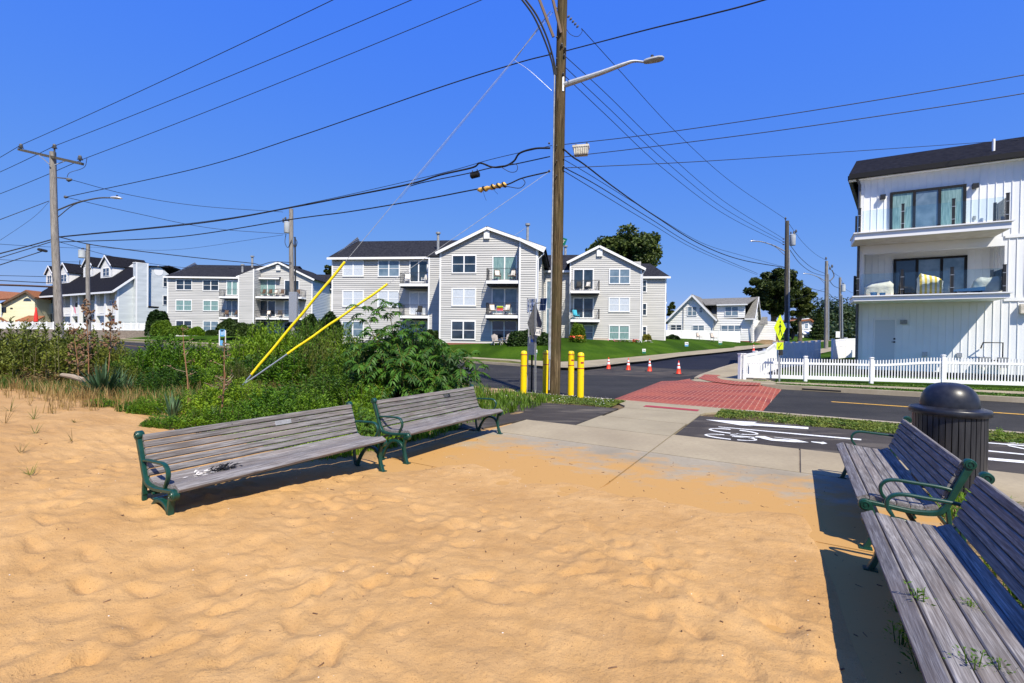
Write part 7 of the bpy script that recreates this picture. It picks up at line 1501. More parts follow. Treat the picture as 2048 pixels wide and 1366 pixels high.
# small lawn signs
for (u, v, Y, m2, lab) in ((1071, 704, 33, 'sign_green', 'small white and green lawn sign between the bollards and the hedge'), (1288, 703.5, 39, 'sign_green', 'small white and green lawn sign above the cones'), (1373, 698, 49, 'sign_blue', 'small white and blue-grey lawn sign in the middle of the lawn'), (1440.5, 693.5, 56, 'sign_green', 'small white and green lawn sign nearest the white privacy fence')):
    c = P(u, v, Y); g = lz(c); root = thing('lawn_sign', (c.x, c.y, g), lab, 'lawn sign', 'small lawn signs'); h = c.z-g; s = 7.0*Y/952/2
    h = max(h, s+.05); mb = MB(); mb.box((0, 0, h), (2*s, .02, 2*s*1.25)); mb.build('sign_plate', 'sign_white', root); mb = MB(); mb.box((0, -.013, h-s*.75), (2*s*.98, .006, s*.9)); mb.build('lower_band', m2, root)
    mb = MB(); mb.box((-s*.3, -.013, h+s*.5), (s*.7, .006, s*.35)); mb.box((s*.45, -.013, h+s*.3), (s*.5, .006, s*.5)); mb.build('printing', 'sign_back', root); mb = MB(); mb.beam((-s*.6, 0, -.1), (-s*.6, 0, h), .01, .01); mb.beam((s*.6, 0, -.1), (s*.6, 0, h), .01, .01); mb.build('stake', 'grey_paint', root)
# blue sign of the left block
c = P(445, 665, 52); g = c.z-.75; root = thing('estate_sign', (c.x, c.y, g-.6), 'light blue sign with a rounded crest between two white posts on the left lawn', 'sign')
for x in (-.32, .32): mb = MB(); mb.box((x, 0, .75), (.09, .09, 1.7)); mb.build('post', 'white_trim', root)
mb = MB(); mb.box((0, 0, 1.3), (.56, .04, .75)); mb.lathe([(.2, -.02), (.2, .02)], (0, 0, 1.68), 16); mb.build('sign_plate', 'sign_blue', root)
mb = MB(); 
for z, w_ in ((1.5, .3), (1.38, .4), (1.26, .36), (1.14, .3)): mb.box((0, -.022, z), (w_, .004, .035))
mb.build('raised_lettering', 'sign_white', root); mb = MB(); mb.box((-.05, -.1, .2), (.3, .05, .6)); mb.build('lower_plate', 'sign_blue', root)
# ================================================================== PLANTS
def shoots_mesh(seed, n_shoot, per, spread, h, leaf, lean=.35, dome=True, base=.0, up=.55):
    """arrays for a bush of upright shoots clothed in small pointed leaves"""
    r = np.random.default_rng(seed); th = r.uniform(0, 2*np.pi, n_shoot); rad = spread*np.sqrt(r.random(n_shoot))*.85
    bx, by = rad*np.cos(th), rad*np.sin(th); hh = h*(.62+.5*r.random(n_shoot))*(1-.55*(rad/spread)**2 if dome else 1)
    lx = lean*(rad/spread)*np.cos(th)+r.normal(0, .12, n_shoot); ly = lean*(rad/spread)*np.sin(th)+r.normal(0, .12, n_shoot)
    t = (r.random((n_shoot, per))**.75)*(1-base)+base; ph = r.uniform(0, 2*np.pi, (n_shoot, per))
    C = np.stack([bx[:, None]*(1-.2*t)+lx[:, None]*t*hh[:, None]*.6, by[:, None]*(1-.2*t)+ly[:, None]*t*hh[:, None]*.6, t*hh[:, None]], -1)
    side = np.stack([np.cos(ph), np.sin(ph), up+.5*r.random((n_shoot, per))], -1); side /= np.linalg.norm(side, axis=-1, keepdims=True)
    off = .06*(1-t)[..., None]*side*r.random((n_shoot, per, 1))*3*np.array([1, 1, 0])
    C = (C+off).reshape(-1, 3); D = side.reshape(-1, 3); n = len(C); L_ = leaf*(.6+.7*r.random(n))
    w = np.cross(D, r.normal(size=(n, 3))*np.array([.4, .4, 1])); w /= np.linalg.norm(w, axis=1)[:, None]
    wd = (L_*.17)[:, None]
    V = np.stack([C, C+D*L_[:, None]*.45+w*wd, C+D*L_[:, None]+np.array([0, 0, -.15])*L_[:, None], C+D*L_[:, None]*.45-w*wd], 1).reshape(-1, 3)
    stems = [((bx[i], by[i], 0), (bx[i]*.8+lx[i]*hh[i]*.6, by[i]*.8+ly[i]*hh[i]*.6, hh[i])) for i in range(n_shoot)]
    return V, np.arange(4*n).reshape(n, 4), stems
BUSH = {}
def bush_proto(key, m_, *a, **k):
    V, F, st = shoots_mesh(*a, **k); root = bpy.data.objects.new('shrub', None); col.objects.link(root)
    npmesh('foliage', V, F, [m_], root); mb = MB()
    for p, q in st[::3]: mb.tube([p, q], [.008, .003], 3, False)
    mb.build('stem', 'stem', root); BUSH[key] = [root, False]
def bush(key, u, Y, vtop, wpx, label, group='shrubs of the dune bed', h0=1.0, w0=1.0, name='shrub', z=None, rz=None):
    root, used = BUSH[key]; p = P(u, vtop, Y); g = sz(p) if z is None else z; H = max(.2, p.z-g); Wd = wpx*Y/952/2
    s = (Wd/w0, Wd/w0, H/h0); rz = random.uniform(0, 6.3) if rz is None else rz
    if not used: o = root; BUSH[key][1] = True
    else: o = dup(root)
    o.location = (p.x, p.y, g-.03); o.rotation_euler = (0, 0, rz); o.scale = s; tag(o, label, 'shrub', group); return o
bush_proto('a', 'leaf_bright', 11, 110, 85, 1.0, 1.0, .085, base=.12)
bush_proto('b', 'leaf_mid', 12, 120, 80, 1.0, 1.0, .075, base=.15)
bush_proto('c', 'leaf_olive', 13, 150, 65, 1.0, 1.0, .06, lean=.15, base=.22, up=1.2)
bush_proto('d', 'leaf_bright', 14, 70, 60, 1.0, 1.0, .12, base=.1)
bush_proto('f', 'leaf_dark', 16, 130, 90, 1.0, 1.0, .085, base=.08)
bush_proto('e', 'leaf_brown', 15, 120, 28, 1.0, .85, .06, lean=.15, base=.0, up=.8)
for q in (
 ('c', 28, 13.8, 646, 280, 'olive-brown feathery shrub at the far left edge under the white wall fence'), ('c', 105, 14.4, 650, 240, 'olive feathery shrub second from the left edge, tallest of the brownish ones'),
 ('c', 175, 15.6, 660, 170, 'olive shrub between the brownish mass and the tall dead flower stalk'), ('b', 232, 16.5, 698, 110, 'low dark green shrub just right of the red stalks'), ('b', 285, 15, 696, 120, 'green shrub in front of the gap where the road shows'),
 ('a', 345, 14.6, 668, 150, 'bright green bush left of the thin dead stalk'), ('a', 400, 14.8, 684, 130, 'bright green bush at the foot of the light blue sign'), ('b', 455, 15.5, 690, 120, 'loose yellowish green bush below the blue estate sign'),
 ('a', 505, 15.2, 652, 120, 'tall green bush left of the transformer pole foot'), ('a', 560, 15.5, 644, 130, 'tallest bright green bush, at the foot of the transformer pole'), ('b', 620, 15.8, 636, 120, 'dark rounded bush behind the crossing yellow guards'),
 ('b', 672, 15.2, 646, 120, 'dark green bush right of the crossing yellow guards'), ('a', 715, 14, 690, 130, 'green bush left behind the sumac'),
 ('b', 520, 14.2, 706, 170, 'green bush around the anchor of the yellow guards'), ('a', 610, 14.0, 690, 190, 'broad green bush in the centre of the dune bed'), ('b', 700, 12.6, 690, 170, 'broad green bush just left of the sumac'), ('f', 815, 12.2, 658, 220, 'dark dense bush filling in behind the sumac branches'), ('f', 872, 12.0, 700, 130, 'dark bush at the right foot of the sumac'), ('f', 740, 11.2, 700, 130, 'dark bush at the left foot of the sumac'), ('c', 470, 12.9, 720, 90, 'olive weedy shrub left of the guard anchor'), ('c', 250, 13.4, 728, 130, 'olive shrub behind the right side of the yucca'), ('c', 640, 13.6, 676, 110, 'olive shrub between the two yellow guards'),
 ('a', 430, 13.2, 728, 140, 'bright green bush between the two pairs of dead stalks'), ('b', 340, 12.2, 728, 150, 'dark green bush right of the yucca rosette'), ('b', 640, 10.2, 742, 190, 'bushy green shrub above the middle of the near-left bench'),
 ('a', 735, 10.4, 752, 130, 'green shrub above the joint of the two left benches'), ('a', 480, 9.8, 756, 150, 'light green shrub behind the iris-like blades'), ('d', 555, 9.0, 770, 150, 'leafy light green shrub behind the plaque of the near-left bench'),
 ('d', 405, 9.0, 772, 120, 'leafy light green shrub left of the second pair of stalks'), ('a', 300, 8.7, 790, 90, 'low green shrub at the sandy edge behind the left bench end'), ('d', 205, 9.7, 802, 75, 'sparse small plant on the edge of the sand bank'), ('d', 258, 9.0, 800, 50, 'small leafy plant beside the whitish twigs on the sand bank'),
 ('a', 325, 7.5, 826, 90, 'leafy shrub touching the left end of the near-left bench'), ('d', 395, 7.6, 812, 95, 'light green foliage peeping over the bench back, left part'), ('a', 465, 7.8, 800, 110, 'light green foliage peeping over the bench back, centre'),
 ('d', 545, 8.2, 792, 115, 'light green foliage peeping over the bench back near the plaque'), ('a', 625, 8.8, 780, 120, 'light green foliage peeping over the bench back, right part'), ('d', 712, 8.7, 800, 90, 'green foliage filling the gap between the two left benches'),
 ('a', 770, 9.5, 800, 100, 'yellow-green foliage low behind the second bench back')):
    bush(*q)
BUSH_e = bush('e', 110, 14.2, 700, 260, 'dry brown twiggy undergrowth in front of the olive shrubs'); 
# sumac with compound leaves
def sumac(loc, label):
    root = thing('sumac_bush', loc, label, 'shrub'); r = np.random.default_rng(21); V = []; mb = MB(); mr = MB()
    stems = [((0, 0, 0), (-.62, .0, 1.62)), ((.1, 0, 0), (-.25, .2, 1.75)), ((.2, .1, 0), (.30, .1, 1.35)), ((.4, 0, 0), (.95, -.05, .95)), ((-.2, .1, 0), (-.85, .25, 1.05)), ((.5, .2, 0), (1.35, .2, .62)), ((.1, -.2, 0), (.15, -.45, .85)), ((.5, -.1, 0), (.75, -.4, .55)), ((-.3, -.2, 0), (-.6, -.4, .7)), ((.3, -.2, 0), (1.1, -.5, .30)), ((.6, 0, 0), (1.25, -.1, .85)), ((0, .1, 0), (.05, .1, 1.25)), ((-.1, -.1, 0), (-.35, -.3, 1.2)), ((.4, .1, 0), (.65, .1, 1.1))]
    for a, b in stems:
        a, b = Vector(a), Vector(b); mb.tube(curve3([a, lerp(a, b, .5)+Vector((0, 0, .1)), b], 4), [.02]+[.014]*7+[.008], 6) if 0 else mb.tube([a, lerp(a, b, .5)+Vector((0, 0, .08)), b], [.02, .014, .008], 6)
        for k in range(26):
            t = .35+.65*(k/18)**.8; base = lerp(a, b, t); ang = k*2.4+r.uniform(-.4, .4); el = r.uniform(-.15, .7) if t < .95 else r.uniform(.5, 1.2)
            d = Vector((cos(ang)*cos(el), sin(ang)*cos(el), sin(el))); L_ = r.uniform(.36, .56); pts = [base+d*L_*j/9+Vector((0, 0, -.62*L_*(j/9)**2)) for j in range(10)]
            mr.tube(pts[::3], .003, 3, False)
            for j in range(2, 10):
                p = pts[j]; tg = (pts[j]-pts[j-1]).normalized(); sd_ = tg.cross(Vector((0, 0, 1))).normalized(); un = sd_.cross(tg)
                ll = .135*(1-.25*abs(j-5)/5)*(L_/.45)
                for sg in ((-1, 1) if j < 9 else (-1, 1, 0)):
                    dd = (sd_*sg*.85+tg*(.55 if sg else 1)-un*.25+Vector(r.normal(0, .1, 3))).normalized(); ww = dd.cross(un+Vector(r.normal(0, .15, 3))).normalized()*ll*.15
                    V += [p, p+dd*ll*.4+ww, p+dd*ll+Vector((0, 0, -.03)), p+dd*ll*.4-ww]
    mb.build('stem', 'stem', root); mr.build('leaf_stalks', 'leaf_yellow', root); V = np.array([tuple(v) for v in V]); npmesh('foliage', V, np.arange(len(V)).reshape(-1, 4), ['leaf_sumac'], root); return root
c = P(800, 800, 10.9); c.z = .05; sm = sumac(c, 'large sumac bush with arching feathered leaves behind the second bench'); sm.scale = (1.15, 1.12, 1.18)
c = P(736, 860, 7.9); c.z = 0; s2 = dup(sm, c, 1.2, .26, 'small sumac sprout between the two left benches')
# yuccas and their dead flower stalks
def blades(n, L0, L1, w_, seed, el0=.1, el1=1.4, curve=.5, base_r=.08):
    r = np.random.default_rng(seed); V = []; F = []
    for i in range(n):
        ang = r.uniform(0, 2*pi); el = r.uniform(el0, el1); L_ = r.uniform(L0, L1); o = Vector((cos(ang), sin(ang), 0))*base_r*r.random(); d = Vector((cos(ang)*cos(el), sin(ang)*cos(el), sin(el))); s_ = d.cross(Vector((0, 0, 1))).normalized(); cv = curve*r.random()*(1.3-el/1.57); k = len(V)
        ww = w_*r.uniform(.7, 1.2)
        for j in range(5):
            t = j/4; p = o+d*L_*t+Vector((0, 0, -cv*L_*t*t)); hw = ww*(1-t**2.2)*(.7+.3*min(1, t*4))
            V += [p-s_*hw, p+s_*hw]
        F += [(k+2*j, k+2*j+1, k+2*j+3, k+2*j+2) for j in range(4)]
    return np.array([tuple(v) for v in V]), np.array(F)
def yucca(u, v, Y, sc_, label, n=150, el0=.05, seed=1):
    p = P(u, v, Y); p.z = sz(p); root = thing('yucca', p, label, 'plant', 'yuccas of the dune bed'); V, F = blades(n, .45, .85, .024, seed, el0, 1.45, .45); npmesh('leaves', V*sc_, F, ['yucca_leaf'], root); V, F = blades(n//3, .4, .7, .018, seed+3, -.05, .35, .5); npmesh('dry_leaves', V*sc_, F, ['dry_grass'], root); return root
yucca(205, 790, 11.9, 1.3, 'big spiky yucca rosette at the foot of the red dead stalks', 230); yucca(245, 790, 12.2, 1.05, 'second yucca rosette close right of the biggest one', 120, seed=4)
yucca(345, 840, 8.3, .75, 'upright iris-like yucca blades behind the left end of the bench', 34, .95, 7); yucca(428, 830, 8.4, .62, 'short upright yucca blades at the foot of the right-hand stalks', 26, 1.0, 9)
def dead_stalk(u, vb, Y, vt, lab, branch=.75, lean=0, dens=1., m2='dead_stalk'):
    p = P(u, vb, Y); p.z = sz(p); top = P(u+lean, vt, Y)-p; root = thing('dead_flower_stalk', p, lab, 'dead stalk', 'dead yucca stalks'); H = top.z; r = random.Random(int(u)); mb = MB(); mb.tube([(0, 0, 0), (top.x*.3+.02, 0, H*.4), (top.x*.7-.01, .01, H*.75), (top.x, 0, H)], [.016, .013, .009, .004], 6); mb.build('stalk', m2, root, smooth=True)
    mb = MB(); mp2 = MB()
    for i in range(int(22*dens)):
        t = 1-branch*r.random()**.9; b = Vector((top.x*t, 0, H*t)); a = r.uniform(0, 6.28); L_ = (.10+.42*(1-t)*1.0)*r.uniform(.5, 1); e = b+Vector((cos(a)*L_, sin(a)*L_, L_*.45)); mb.tube([b, lerp(b, e, .5)+Vector((0, 0, -.02)), e], [.005, .004, .003], 3, False)
        for k in range(r.randint(3, 6)):
            q = lerp(b, e, r.uniform(.35, 1.05))+Vector((r.gauss(0, .02), r.gauss(0, .02), r.gauss(0, .02))); s = r.uniform(.014, .030) if dens > 1 else r.uniform(.008, .015); mp2.T = Matrix.Translation(q) @ Matrix.Rotation(r.uniform(0, 3), 4, Vector((1, r.random(), .3)).normalized()); mp2.lathe([(s*.3, -s*1.3), (s, -s*.4), (s*.9, s*.6), (s*.25, s*1.3)], n=6); mp2.T = None
    mb.build('twigs', 'driftwood', root); mp2.build('seed_pods', 'seed_pod', root); return root
dead_stalk(177, 765, 12.8, 600, 'tallest dead flower stalk with brown pods on a red stem', .62, -4, 1.6); dead_stalk(214, 770, 13.0, 606, 'dead flower stalk with brown pods, right neighbour of the tallest', .55, 12, 1.5); dead_stalk(158, 765, 13.2, 648, 'leaning dead flower stalk left of the tallest one', .65, -12, 1.2)
dead_stalk(377, 800, 9.4, 655, 'thin bare dead stalk left of the blue estate sign', .6, -12, .35); dead_stalk(446, 800, 9.3, 672, 'twiggy dead stalk pair member below the blue sign', .75, 4, .5); dead_stalk(438, 850, 8.2, 745, 'short red dead stalk rising above the near-left bench', .5, 14, .3)
p = G(150, 752, .3); p = P(148, 752, 12.4); lg = MB(); q0 = P(124, 750, 12.6); q1 = P(168, 760, 12.0); lg.tube([q0, lerp(q0, q1, .5)+Vector((0, 0, .02)), q1], [.05, .065, .06], 8); tag(lg.build('log', 'driftwood', origin=q0, smooth=True), 'pale dead log lying against the big yucca rosette', 'log')
# beach grass and weeds
def tuft_field(name, pts, h0, h1, w_, m_, label, seed, per=6, lean=.5):
    r = np.random.default_rng(seed); n = len(pts)*per; P0 = np.repeat(np.array(pts), per, 0)+np.c_[r.normal(0, .03, (n, 2)), np.zeros(n)]
    a = r.uniform(0, 2*pi, n); l_ = r.uniform(.1, lean, n); h = r.uniform(h0, h1, n); d = np.c_[np.cos(a)*l_, np.sin(a)*l_, np.ones(n)]; s = np.c_[-np.sin(a+r.normal(0, .6, n)), np.cos(a), np.zeros(n)]*w_
    m1 = P0+d*h[:, None]*np.array([.4, .4, .6]); t = P0+d*h[:, None]*np.array([1.2, 1.2, .95])
    V = np.stack([P0-s, P0+s, m1+s*.8, m1-s*.8, t], 1).reshape(-1, 3); i = np.arange(n)*5; F = np.concatenate([np.stack([i, i+1, i+2, i+3], 1), np.stack([i+3, i+2, i+4, i+4], 1)])
    F3 = np.concatenate([np.stack([i, i+1, i+2], 1), np.stack([i, i+2, i+3], 1), np.stack([i+3, i+2, i+4], 1)])
    o = npmesh(name, V, F3, [m_]); return tag(o, label, 'grass', kind='stuff')
def gp(a0, a1, b0, b1, n, seed, cond=None):
    r = np.random.default_rng(seed); A = r.uniform(a0, a1, n); B = r.uniform(b0, b1, n)
    if cond is not None: m_ = cond(A, B, r); A, B = A[m_], B[m_]
    Z = sandz(A, B); return np.c_[A*E1.x+B*E2.x, A*E1.y+B*E2.y, Z]
tuft_field('beach_grass', gp(2.6, 9, -26, -9.0, 4200, 31, lambda a, b, r: r.random(len(a)) < np.clip(.15+vn(a*.8, b*.8)+(a-3.4)*.35+(-b-10)*.05, 0, 1)), .15, .46, .0045, 'dry_grass', 'straw-coloured dune grass along the top of the sand bank', 32, 5)
tuft_field('green_grass', gp(3.2, 9, -26, -9.0, 10500, 33, lambda a, b, r: r.random(len(a)) < np.clip(.1+vn(a*.7+9, b*.7)+(a-4.2)*.3, 0, 1)), .12, .4, .006, 'green_grass', 'greener dune grass mixed in front of the olive shrubs', 34, 5)
tuft_field('undergrowth', gp(5.2, 12, -20, -5.6, 6000, 35), .08, .3, .010, 'leaf_mid', 'low green undergrowth beneath the dune shrubs', 36, 5)
tuft_field('undergrowth', gp(4.0, 7.3, -8.5, -5.5, 2200, 37), .06, .22, .010, 'leaf_bright', 'fresh green undergrowth right behind the two left benches', 38, 5)
leafmat('leaf_verge', (.05, .12, .012), (.15, .20, .03), 4)
# flat ground leaves on the verges
r = np.random.default_rng(41)
def verge(name, a0f, a1f, b0, b1, n, m_, label, s=.022, zz=0.):
    B = r.uniform(b0, b1, n); t = r.random(n); A = a0f(B)+(a1f(B)-a0f(B))*t+.08*vn(B*3, t*9); kp = r.random(n) < np.clip(.62+1.5*vn(A*2.7+3, B*1.3), .03, 1); A = A[kp]; B = B[kp]; C = np.c_[A*E1.x+B*E2.x, A*E1.y+B*E2.y, zz+r.random(len(A))**2*.035]; V, F = leafquads(C, s, r, .5); tag(npmesh(name, V, F, [m_]), label, 'grass', kind='stuff')
verge('verge_grass', lambda b: 10.95+.15*(b+8)+0*b, lambda b: 12.86+0*b, -8.5, -4.05, 34000, 'leaf_verge', 'weedy green verge round the bollards and the big pole')
verge('verge_grass', lambda b: 11.45+.02*b, lambda b: 12.8+0*b, -1.6, 9, 52000, 'leaf_verge', 'weedy green verge between the bike path and the road at right', .022)
verge('verge_grass', lambda b: 10.9+0*b, lambda b: 12.86+0*b, -22, -8.3, 24000, 'leaf_verge', 'weedy verge continuing left behind the dune shrubs', .04)
verge('verge_flowers', lambda b: 11.3+0*b, lambda b: 12.8+0*b, -8.5, -4.2, 700, 'petal_white', 'tiny white clover flowers in the verge around the pole', .012, .06)
verge('kerb_grass', lambda b: 20.98+.034*b, lambda b: 21.7+.15*b, -.6, 16, 30000, 'leaf_mid', 'thin grass strip behind the far kerb', .03)
verge('fence_grass', lambda b: 22.7+.2*b, lambda b: 23.2+.29*b, -1.6, 12, 9000, 'leaf_mid', 'thin grass line at the foot of the picket fence', .03)
# weeds between the right benches and behind
tuft_field('weeds', np.c_[np.array([tuple(W(a, b, -.03)) for a, b in zip(r.uniform(2.2, 7.2, 500), r.uniform(1.28, 2.0, 500))])], .04, .16, .007, 'leaf_bright', 'green weeds in the mulch behind the right-hand benches', 43, 6, 1.2)
tuft_field('weeds', np.c_[np.array([tuple(W(a, b, -.03)) for a, b in zip(r.uniform(3, 7.3, 1500), r.uniform(3.0, 9.0, 1500))])], .03, .12, .006, 'leaf_mid', 'grass at the right edge beyond the litter bin', 44, 6, 1.0)
mb = MB(); rr_ = random.Random(6)
for i in range(1500):
    a = rr_.uniform(-2, 7.3); b = rr_.uniform(1.2, 2.0); t = rr_.uniform(0, 3.1); p = W(a, b, -.015+rr_.random()*.02); d = Vector((cos(t), sin(t), rr_.gauss(0, .2)))*rr_.uniform(.01, .03); mb.beam(p-d, p+d, .006, .003)
tag(mb.build('mulch', 'seed_pod'), 'brown wood chips in the bed behind the right-hand benches', 'mulch', kind='stuff')
def weed(loc, h, n, label, seed, m_='leaf_bright', cat='weed'):
    V, F, st = shoots_mesh(seed, n, 20, h*.18, h*.75, h*.17, .6, False, .15, .4); root = thing('weed', loc, label, cat, 'weeds at the benches'); npmesh('foliage', V, F, [m_], root); mb = MB()
    for p, q in st: mb.tube([p, q], [.004, .002], 4, False)
    mb.build('stem', 'leaf_mid', root); return root
def onseat(u, v, z=.40): return G(u, v, z)
weed(onseat(1840, 1222), .15, 3, 'biggest green weed growing up through the nearest bench seat', 51); weed(onseat(1943, 1222), .09, 3, 'small green weed in the middle of the nearest bench seat', 52)
weed(onseat(1946, 1352), .12, 3, 'green weed through the nearest bench seat at the bottom edge, left one', 53); weed(onseat(2005, 1350), .10, 2, 'green weed through the nearest bench seat at the bottom right corner', 54)
for i, (u, v, h, lab) in enumerate(((1800, 1290, .16, 'green weed on the shaded ground left of the nearest seat'), (1850, 1345, .22, 'large green weed under the front edge of the nearest seat at the bottom'), (1793, 1222, .09, 'little weed peeping out left of the nearest seat edge'), (1912, 985, .17, 'weed standing between the two right-hand bench backs'), (1965, 880, .20, 'tall weed on the verge right of the litter bin'), (1998, 875, .22, 'bushy weed on the verge at the right picture edge'))):
    q = G(u, v, .0); 
    if i == 3: q = G(u, v+15, 0)
    weed(q, h, 6, lab, 60+i)
for i, (u, v, h) in enumerate(((40, 945, .20), (70, 905, .16), (145, 915, .20), (60, 985, .18), (10, 880, .25), (68, 870, .22), (105, 850, .2), (150, 870, .12), (60, 830, .25), (20, 850, .3))):
    p = G(u, v, .18); a, b = ab(p); p.z = float(sandz(np.array([a]), np.array([b]))[0]); V, F = blades(11, h*.6, h*1.3, .0035, 70+i, .35, 1.3, .4, .02); root = thing('grass_tuft', p, ('dry grass tuft on the bare sand at left: '+('forked one above the lowest', 'upper one of the middle pair', 'one nearest the left bench', 'lowest of all', 'one touching the left picture edge', 'one straight above the forked tuft', 'one below the sand bank crest', 'one nearest the sparse green plant', 'one on the crest of the bank', 'one on the crest at far left')[i]), 'grass', 'grass tufts on the sand'); npmesh('blades', V, F, ['leaf_olive' if i % 2 else 'dry_grass'], root)
# hedges and garden plants at the apartments
def blob(name, loc, rx, ry, h, leaf, n, m_, label, seed, group='trimmed bushes on the lawn', power=2.2, cat='bush'):
    r = np.random.default_rng(seed); d = r.normal(size=(n, 3)); d[:, 2] = np.abs(d[:, 2]); d /= np.linalg.norm(d, axis=1)[:, None]; k = (np.abs(d[:, 0])**power+np.abs(d[:, 1])**power+np.abs(d[:, 2])**power)**(-1/power); C = d*k[:, None]*(.86+.16*r.random(n)**.5)[:, None]
    C = C*(1+.06*np.sin(C[:, :1]*7+seed)+.05*np.sin(C[:, 1:2]*9)); C = C*np.array([rx, ry, h]); V, F = leafquads(C, leaf, r, .2); root = thing(name, loc, label, cat, group); npmesh('foliage', V, F, [m_], root)
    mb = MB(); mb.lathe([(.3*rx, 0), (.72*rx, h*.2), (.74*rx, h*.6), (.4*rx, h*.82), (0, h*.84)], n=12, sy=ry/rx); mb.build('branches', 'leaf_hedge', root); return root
def hb(u0, u1, vt, vb, Y, m_, label, seed, power=2.6, leaf=.10, n=5200, **k):
    c = P((u0+u1)/2, vb, Y); t = P((u0+u1)/2, vt, Y); return blob('bush', c, (u1-u0)/2*Y/952, (u1-u0)/2*Y/952*.8, t.z-c.z, leaf, n, m_, label, seed, power=power, **k)
hb(1018, 1099, 662, 696, 39.5, 'leaf_hedge', 'big rounded dark hedge behind the sign posts at the near gable', 1, 3.2)
hb(1332, 1358, 671, 688, 58, 'leaf_hedge', 'small dark clipped hedge at the corner of the right wing', 2, 3)
hb(847, 878, 662, 688, 43.5, 'leaf_hedge', 'flat dark hedge between the two sections of the near block', 3, 3)
hb(294, 338, 622, 671, 65, 'leaf_hedge', 'tall dark bush between the townhouses and the left block', 4, 2, .2); hb(305, 345, 642, 670, 62, 'leaf_mid', 'bright green feathery bush in front of the tall dark one', 5, 2, .16)
hb(333, 383, 652, 670, 62, 'leaf_mid', 'low rounded green mound at the left block corner', 6, 2.3, .12); hb(378, 408, 655, 670, 62, 'leaf_bright', 'light flowering bush beside the green mound', 7, 2, .14)
hb(436, 480, 640, 668, 61, 'leaf_hedge', 'dark rounded bush behind the blue estate sign', 8, 2.2, .14); hb(458, 515, 648, 672, 60, 'leaf_hedge', 'wide flat dark hedge right of the blue estate sign', 9, 3, .12)
hb(413, 432, 661, 670, 60, 'leaf_hedge', 'small dark mound left of the blue estate sign', 12, 2.5, .1)
hb(1138, 1172, 648, 690, 44.5, 'leaf_mid', 'loose green garden bush at the corner of the right gable', 10, 2, .12); hb(1283, 1304, 670, 690, 53, 'leaf_yellow', 'yellow-green garden bush at the foot of the right wing', 11, 2, .12)
hb(600, 640, 632, 672, 58, 'leaf_hedge', 'dark bush behind the yellow guards beside the left block', 13, 2, .18); hb(636, 682, 628, 676, 46, 'leaf_hedge', 'dark bush at the left corner of the near block', 14, 2, .16); hb(1000, 1034, 0, 0, 1, 'leaf_mid', 'x', 1) if 0 else None
def flowers(u0, u1, v, Y, m_, label, seed, n=90, s=.07):
    rr = np.random.default_rng(seed); c = P((u0+u1)/2, v, Y); w_ = (u1-u0)/2*Y/952; C = np.c_[rr.normal(0, w_*.5, n), rr.normal(0, .2, n), .25+rr.random(n)*.3]; root = thing('flower_clump', (c.x, c.y, c.z), label, 'flowers', 'garden flowers'); V, F = leafquads(C, s, rr, .3); npmesh('petals', V, F, [m_], root)
    C = np.c_[rr.normal(0, w_*.5, n*5), rr.normal(0, .2, n*5), rr.random(n*5)*.45]; V, F = leafquads(C, s*1.2, rr, .3); npmesh('foliage', V, F, ['leaf_mid'], root)
flowers(1140, 1152, 684, 43.5, 'petal_red', 'red flowers left in the pot bush by the right gable', 1, 120); flowers(1152, 1166, 683, 43.5, 'petal_orange', 'orange flowers in the pot bush by the right gable', 2, 140)
flowers(1220, 1240, 689, 48, 'petal_pink', 'pink and green flower bed under the right gable window, left end', 3, 60); flowers(1240, 1262, 689, 48, 'petal_white', 'white flowers in the bed under the right gable window', 4, 60); flowers(1262, 1280, 689, 48, 'petal_red', 'red flowers at the right end of the bed under the gable window', 5, 50); flowers(1284, 1306, 691, 50, 'petal_white', 'mixed pale flowers and pots by the right wing corner', 6, 60)
# ------------------------------------------------ trees
def tree(loc, h_crown0, rx, rz_, n_clump, leaf, per, m_, label, seed, trunk_r=.35, cat='tree', shape='round', name='tree'):
    r = np.random.default_rng(seed); root = thing(name, loc, label, cat, 'trees'); C = []; cz = h_crown0+rz_; mb = MB()
    mb.tube([(0, 0, -.5), (.1, 0, h_crown0*.5), (0, .1, h_crown0), (.1, 0, cz)], [trunk_r*1.3, trunk_r, trunk_r*.85, trunk_r*.35], 9)
    for i in range(n_clump):
        d = r.normal(size=3); d /= np.linalg.norm(d); d[2] = d[2]*.9+.1; q = r.uniform(.45, .95)
        c = np.array([d[0]*rx*q, d[1]*rx*q, cz+d[2]*rz_*q]); s = rx*r.uniform(.16, .30)
        e = r.normal(size=(per, 3)); e /= np.linalg.norm(e, axis=1)[:, None]; e = e*(r.random((per, 1))**.4)*s*np.array([1.15, 1.15, .75]); C.append(c+e)
        if i % 3 == 0: mb.tube([(0, 0, h_crown0*r.uniform(.8, 1.2)), tuple(c*np.array([.5, .5, 1])+np.array([0, 0, -rz_*.15])), tuple(c)], [trunk_r*.35, trunk_r*.2, .03], 5, False)
    mb.build('trunk', 'bark', root); V, F = leafquads(np.concatenate(C), leaf, r, .25); npmesh('crown', V, F, [m_], root); return root
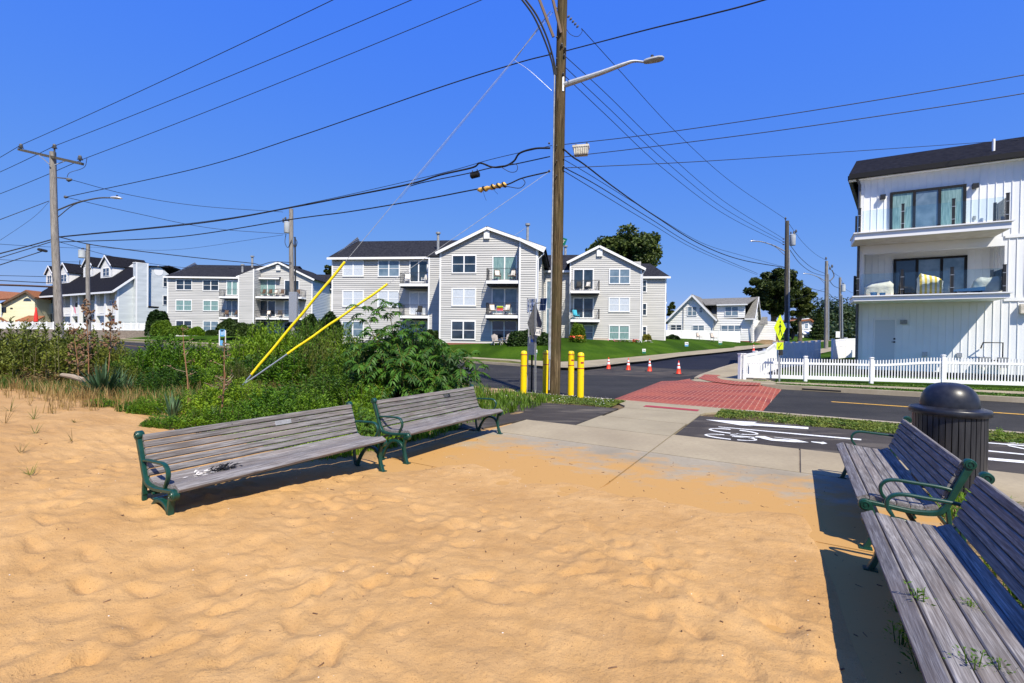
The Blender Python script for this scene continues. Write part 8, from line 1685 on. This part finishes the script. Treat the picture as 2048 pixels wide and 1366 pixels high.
Y = 78; c = P(1256, 530, Y); t = P(1256, 460, Y); rx = 72*Y/952; ztop = t.z; tree((c.x, c.y, 1.0), ztop-1-8.2, rx, 4.1, 75, .30, 330, 'leaf_tree', 'big dark round tree rising behind the right gable', 5, .5)
Y = 74; c = P(1548, 600, Y); t = P(1548, 533, Y); zt_ = t.z-1; rx = 50*Y/952
tree((c.x, c.y, 1.0), 3.6, rx, (zt_-3.6)/2, 75, .26, 330, 'leaf_tree2', 'large leafy street tree behind the dark side-street pole', 8, .45)
c = P(1600, 620, 76); tree((c.x, c.y, 1.0), 3.9, 27*76/952, 2.7, 32, .26, 300, 'leaf_tree2', 'right-hand lower tree joining the large street tree', 9, .3)
# spruce
p = P(1637, 690, 88); root = thing('spruce', (p.x, p.y, 1.0), 'pointed bluish spruce right of the gambrel house', 'tree', 'trees'); rr = np.random.default_rng(3); hh = P(1637, 622, 88).z-1; n = 16000; t = rr.random(n)**.7; a = rr.uniform(0, 2*pi, n); rad = (1-t)*2.6*(.55+.45*np.abs(np.sin(t*34)))*rr.random(n)**.4; C = np.c_[rad*np.cos(a), rad*np.sin(a), t*hh-rad*.25]; V, F = leafquads(C, .2, rr, .1); npmesh('crown', V, F, ['leaf_tree'], root); mb = MB(); mb.tube([(0, 0, -.3), (0, 0, hh*.95)], [.22, .03], 6); mb.build('trunk', 'bark', root)
for (u0, u1, vt, vb, Y, lab, sd_) in ((1570, 1600, 640, 690, 80, 'dark shrubby tree in front of the pale gambrel house', 21), (1640, 1652, 650, 690, 90, 'dark tree left of the second side-street pole', 22), (1335, 1350, 610, 650, 75, 'dark tree peeping between the right wing and the white house', 23), (648, 664, 528, 560, 85, 'dark tree top peeping over the link roof at left', 24)):
    c = P((u0+u1)/2, vb, Y); tree((c.x, c.y, max(.6, c.z-(8 if vb < 600 else 0))), .5 if vb > 600 else 8.3, (u1-u0)/2*Y/952, (P(0, vt, Y).z-P(0, vb, Y).z)/2, 22, .22, 160, 'leaf_tree', lab, sd_, .2)
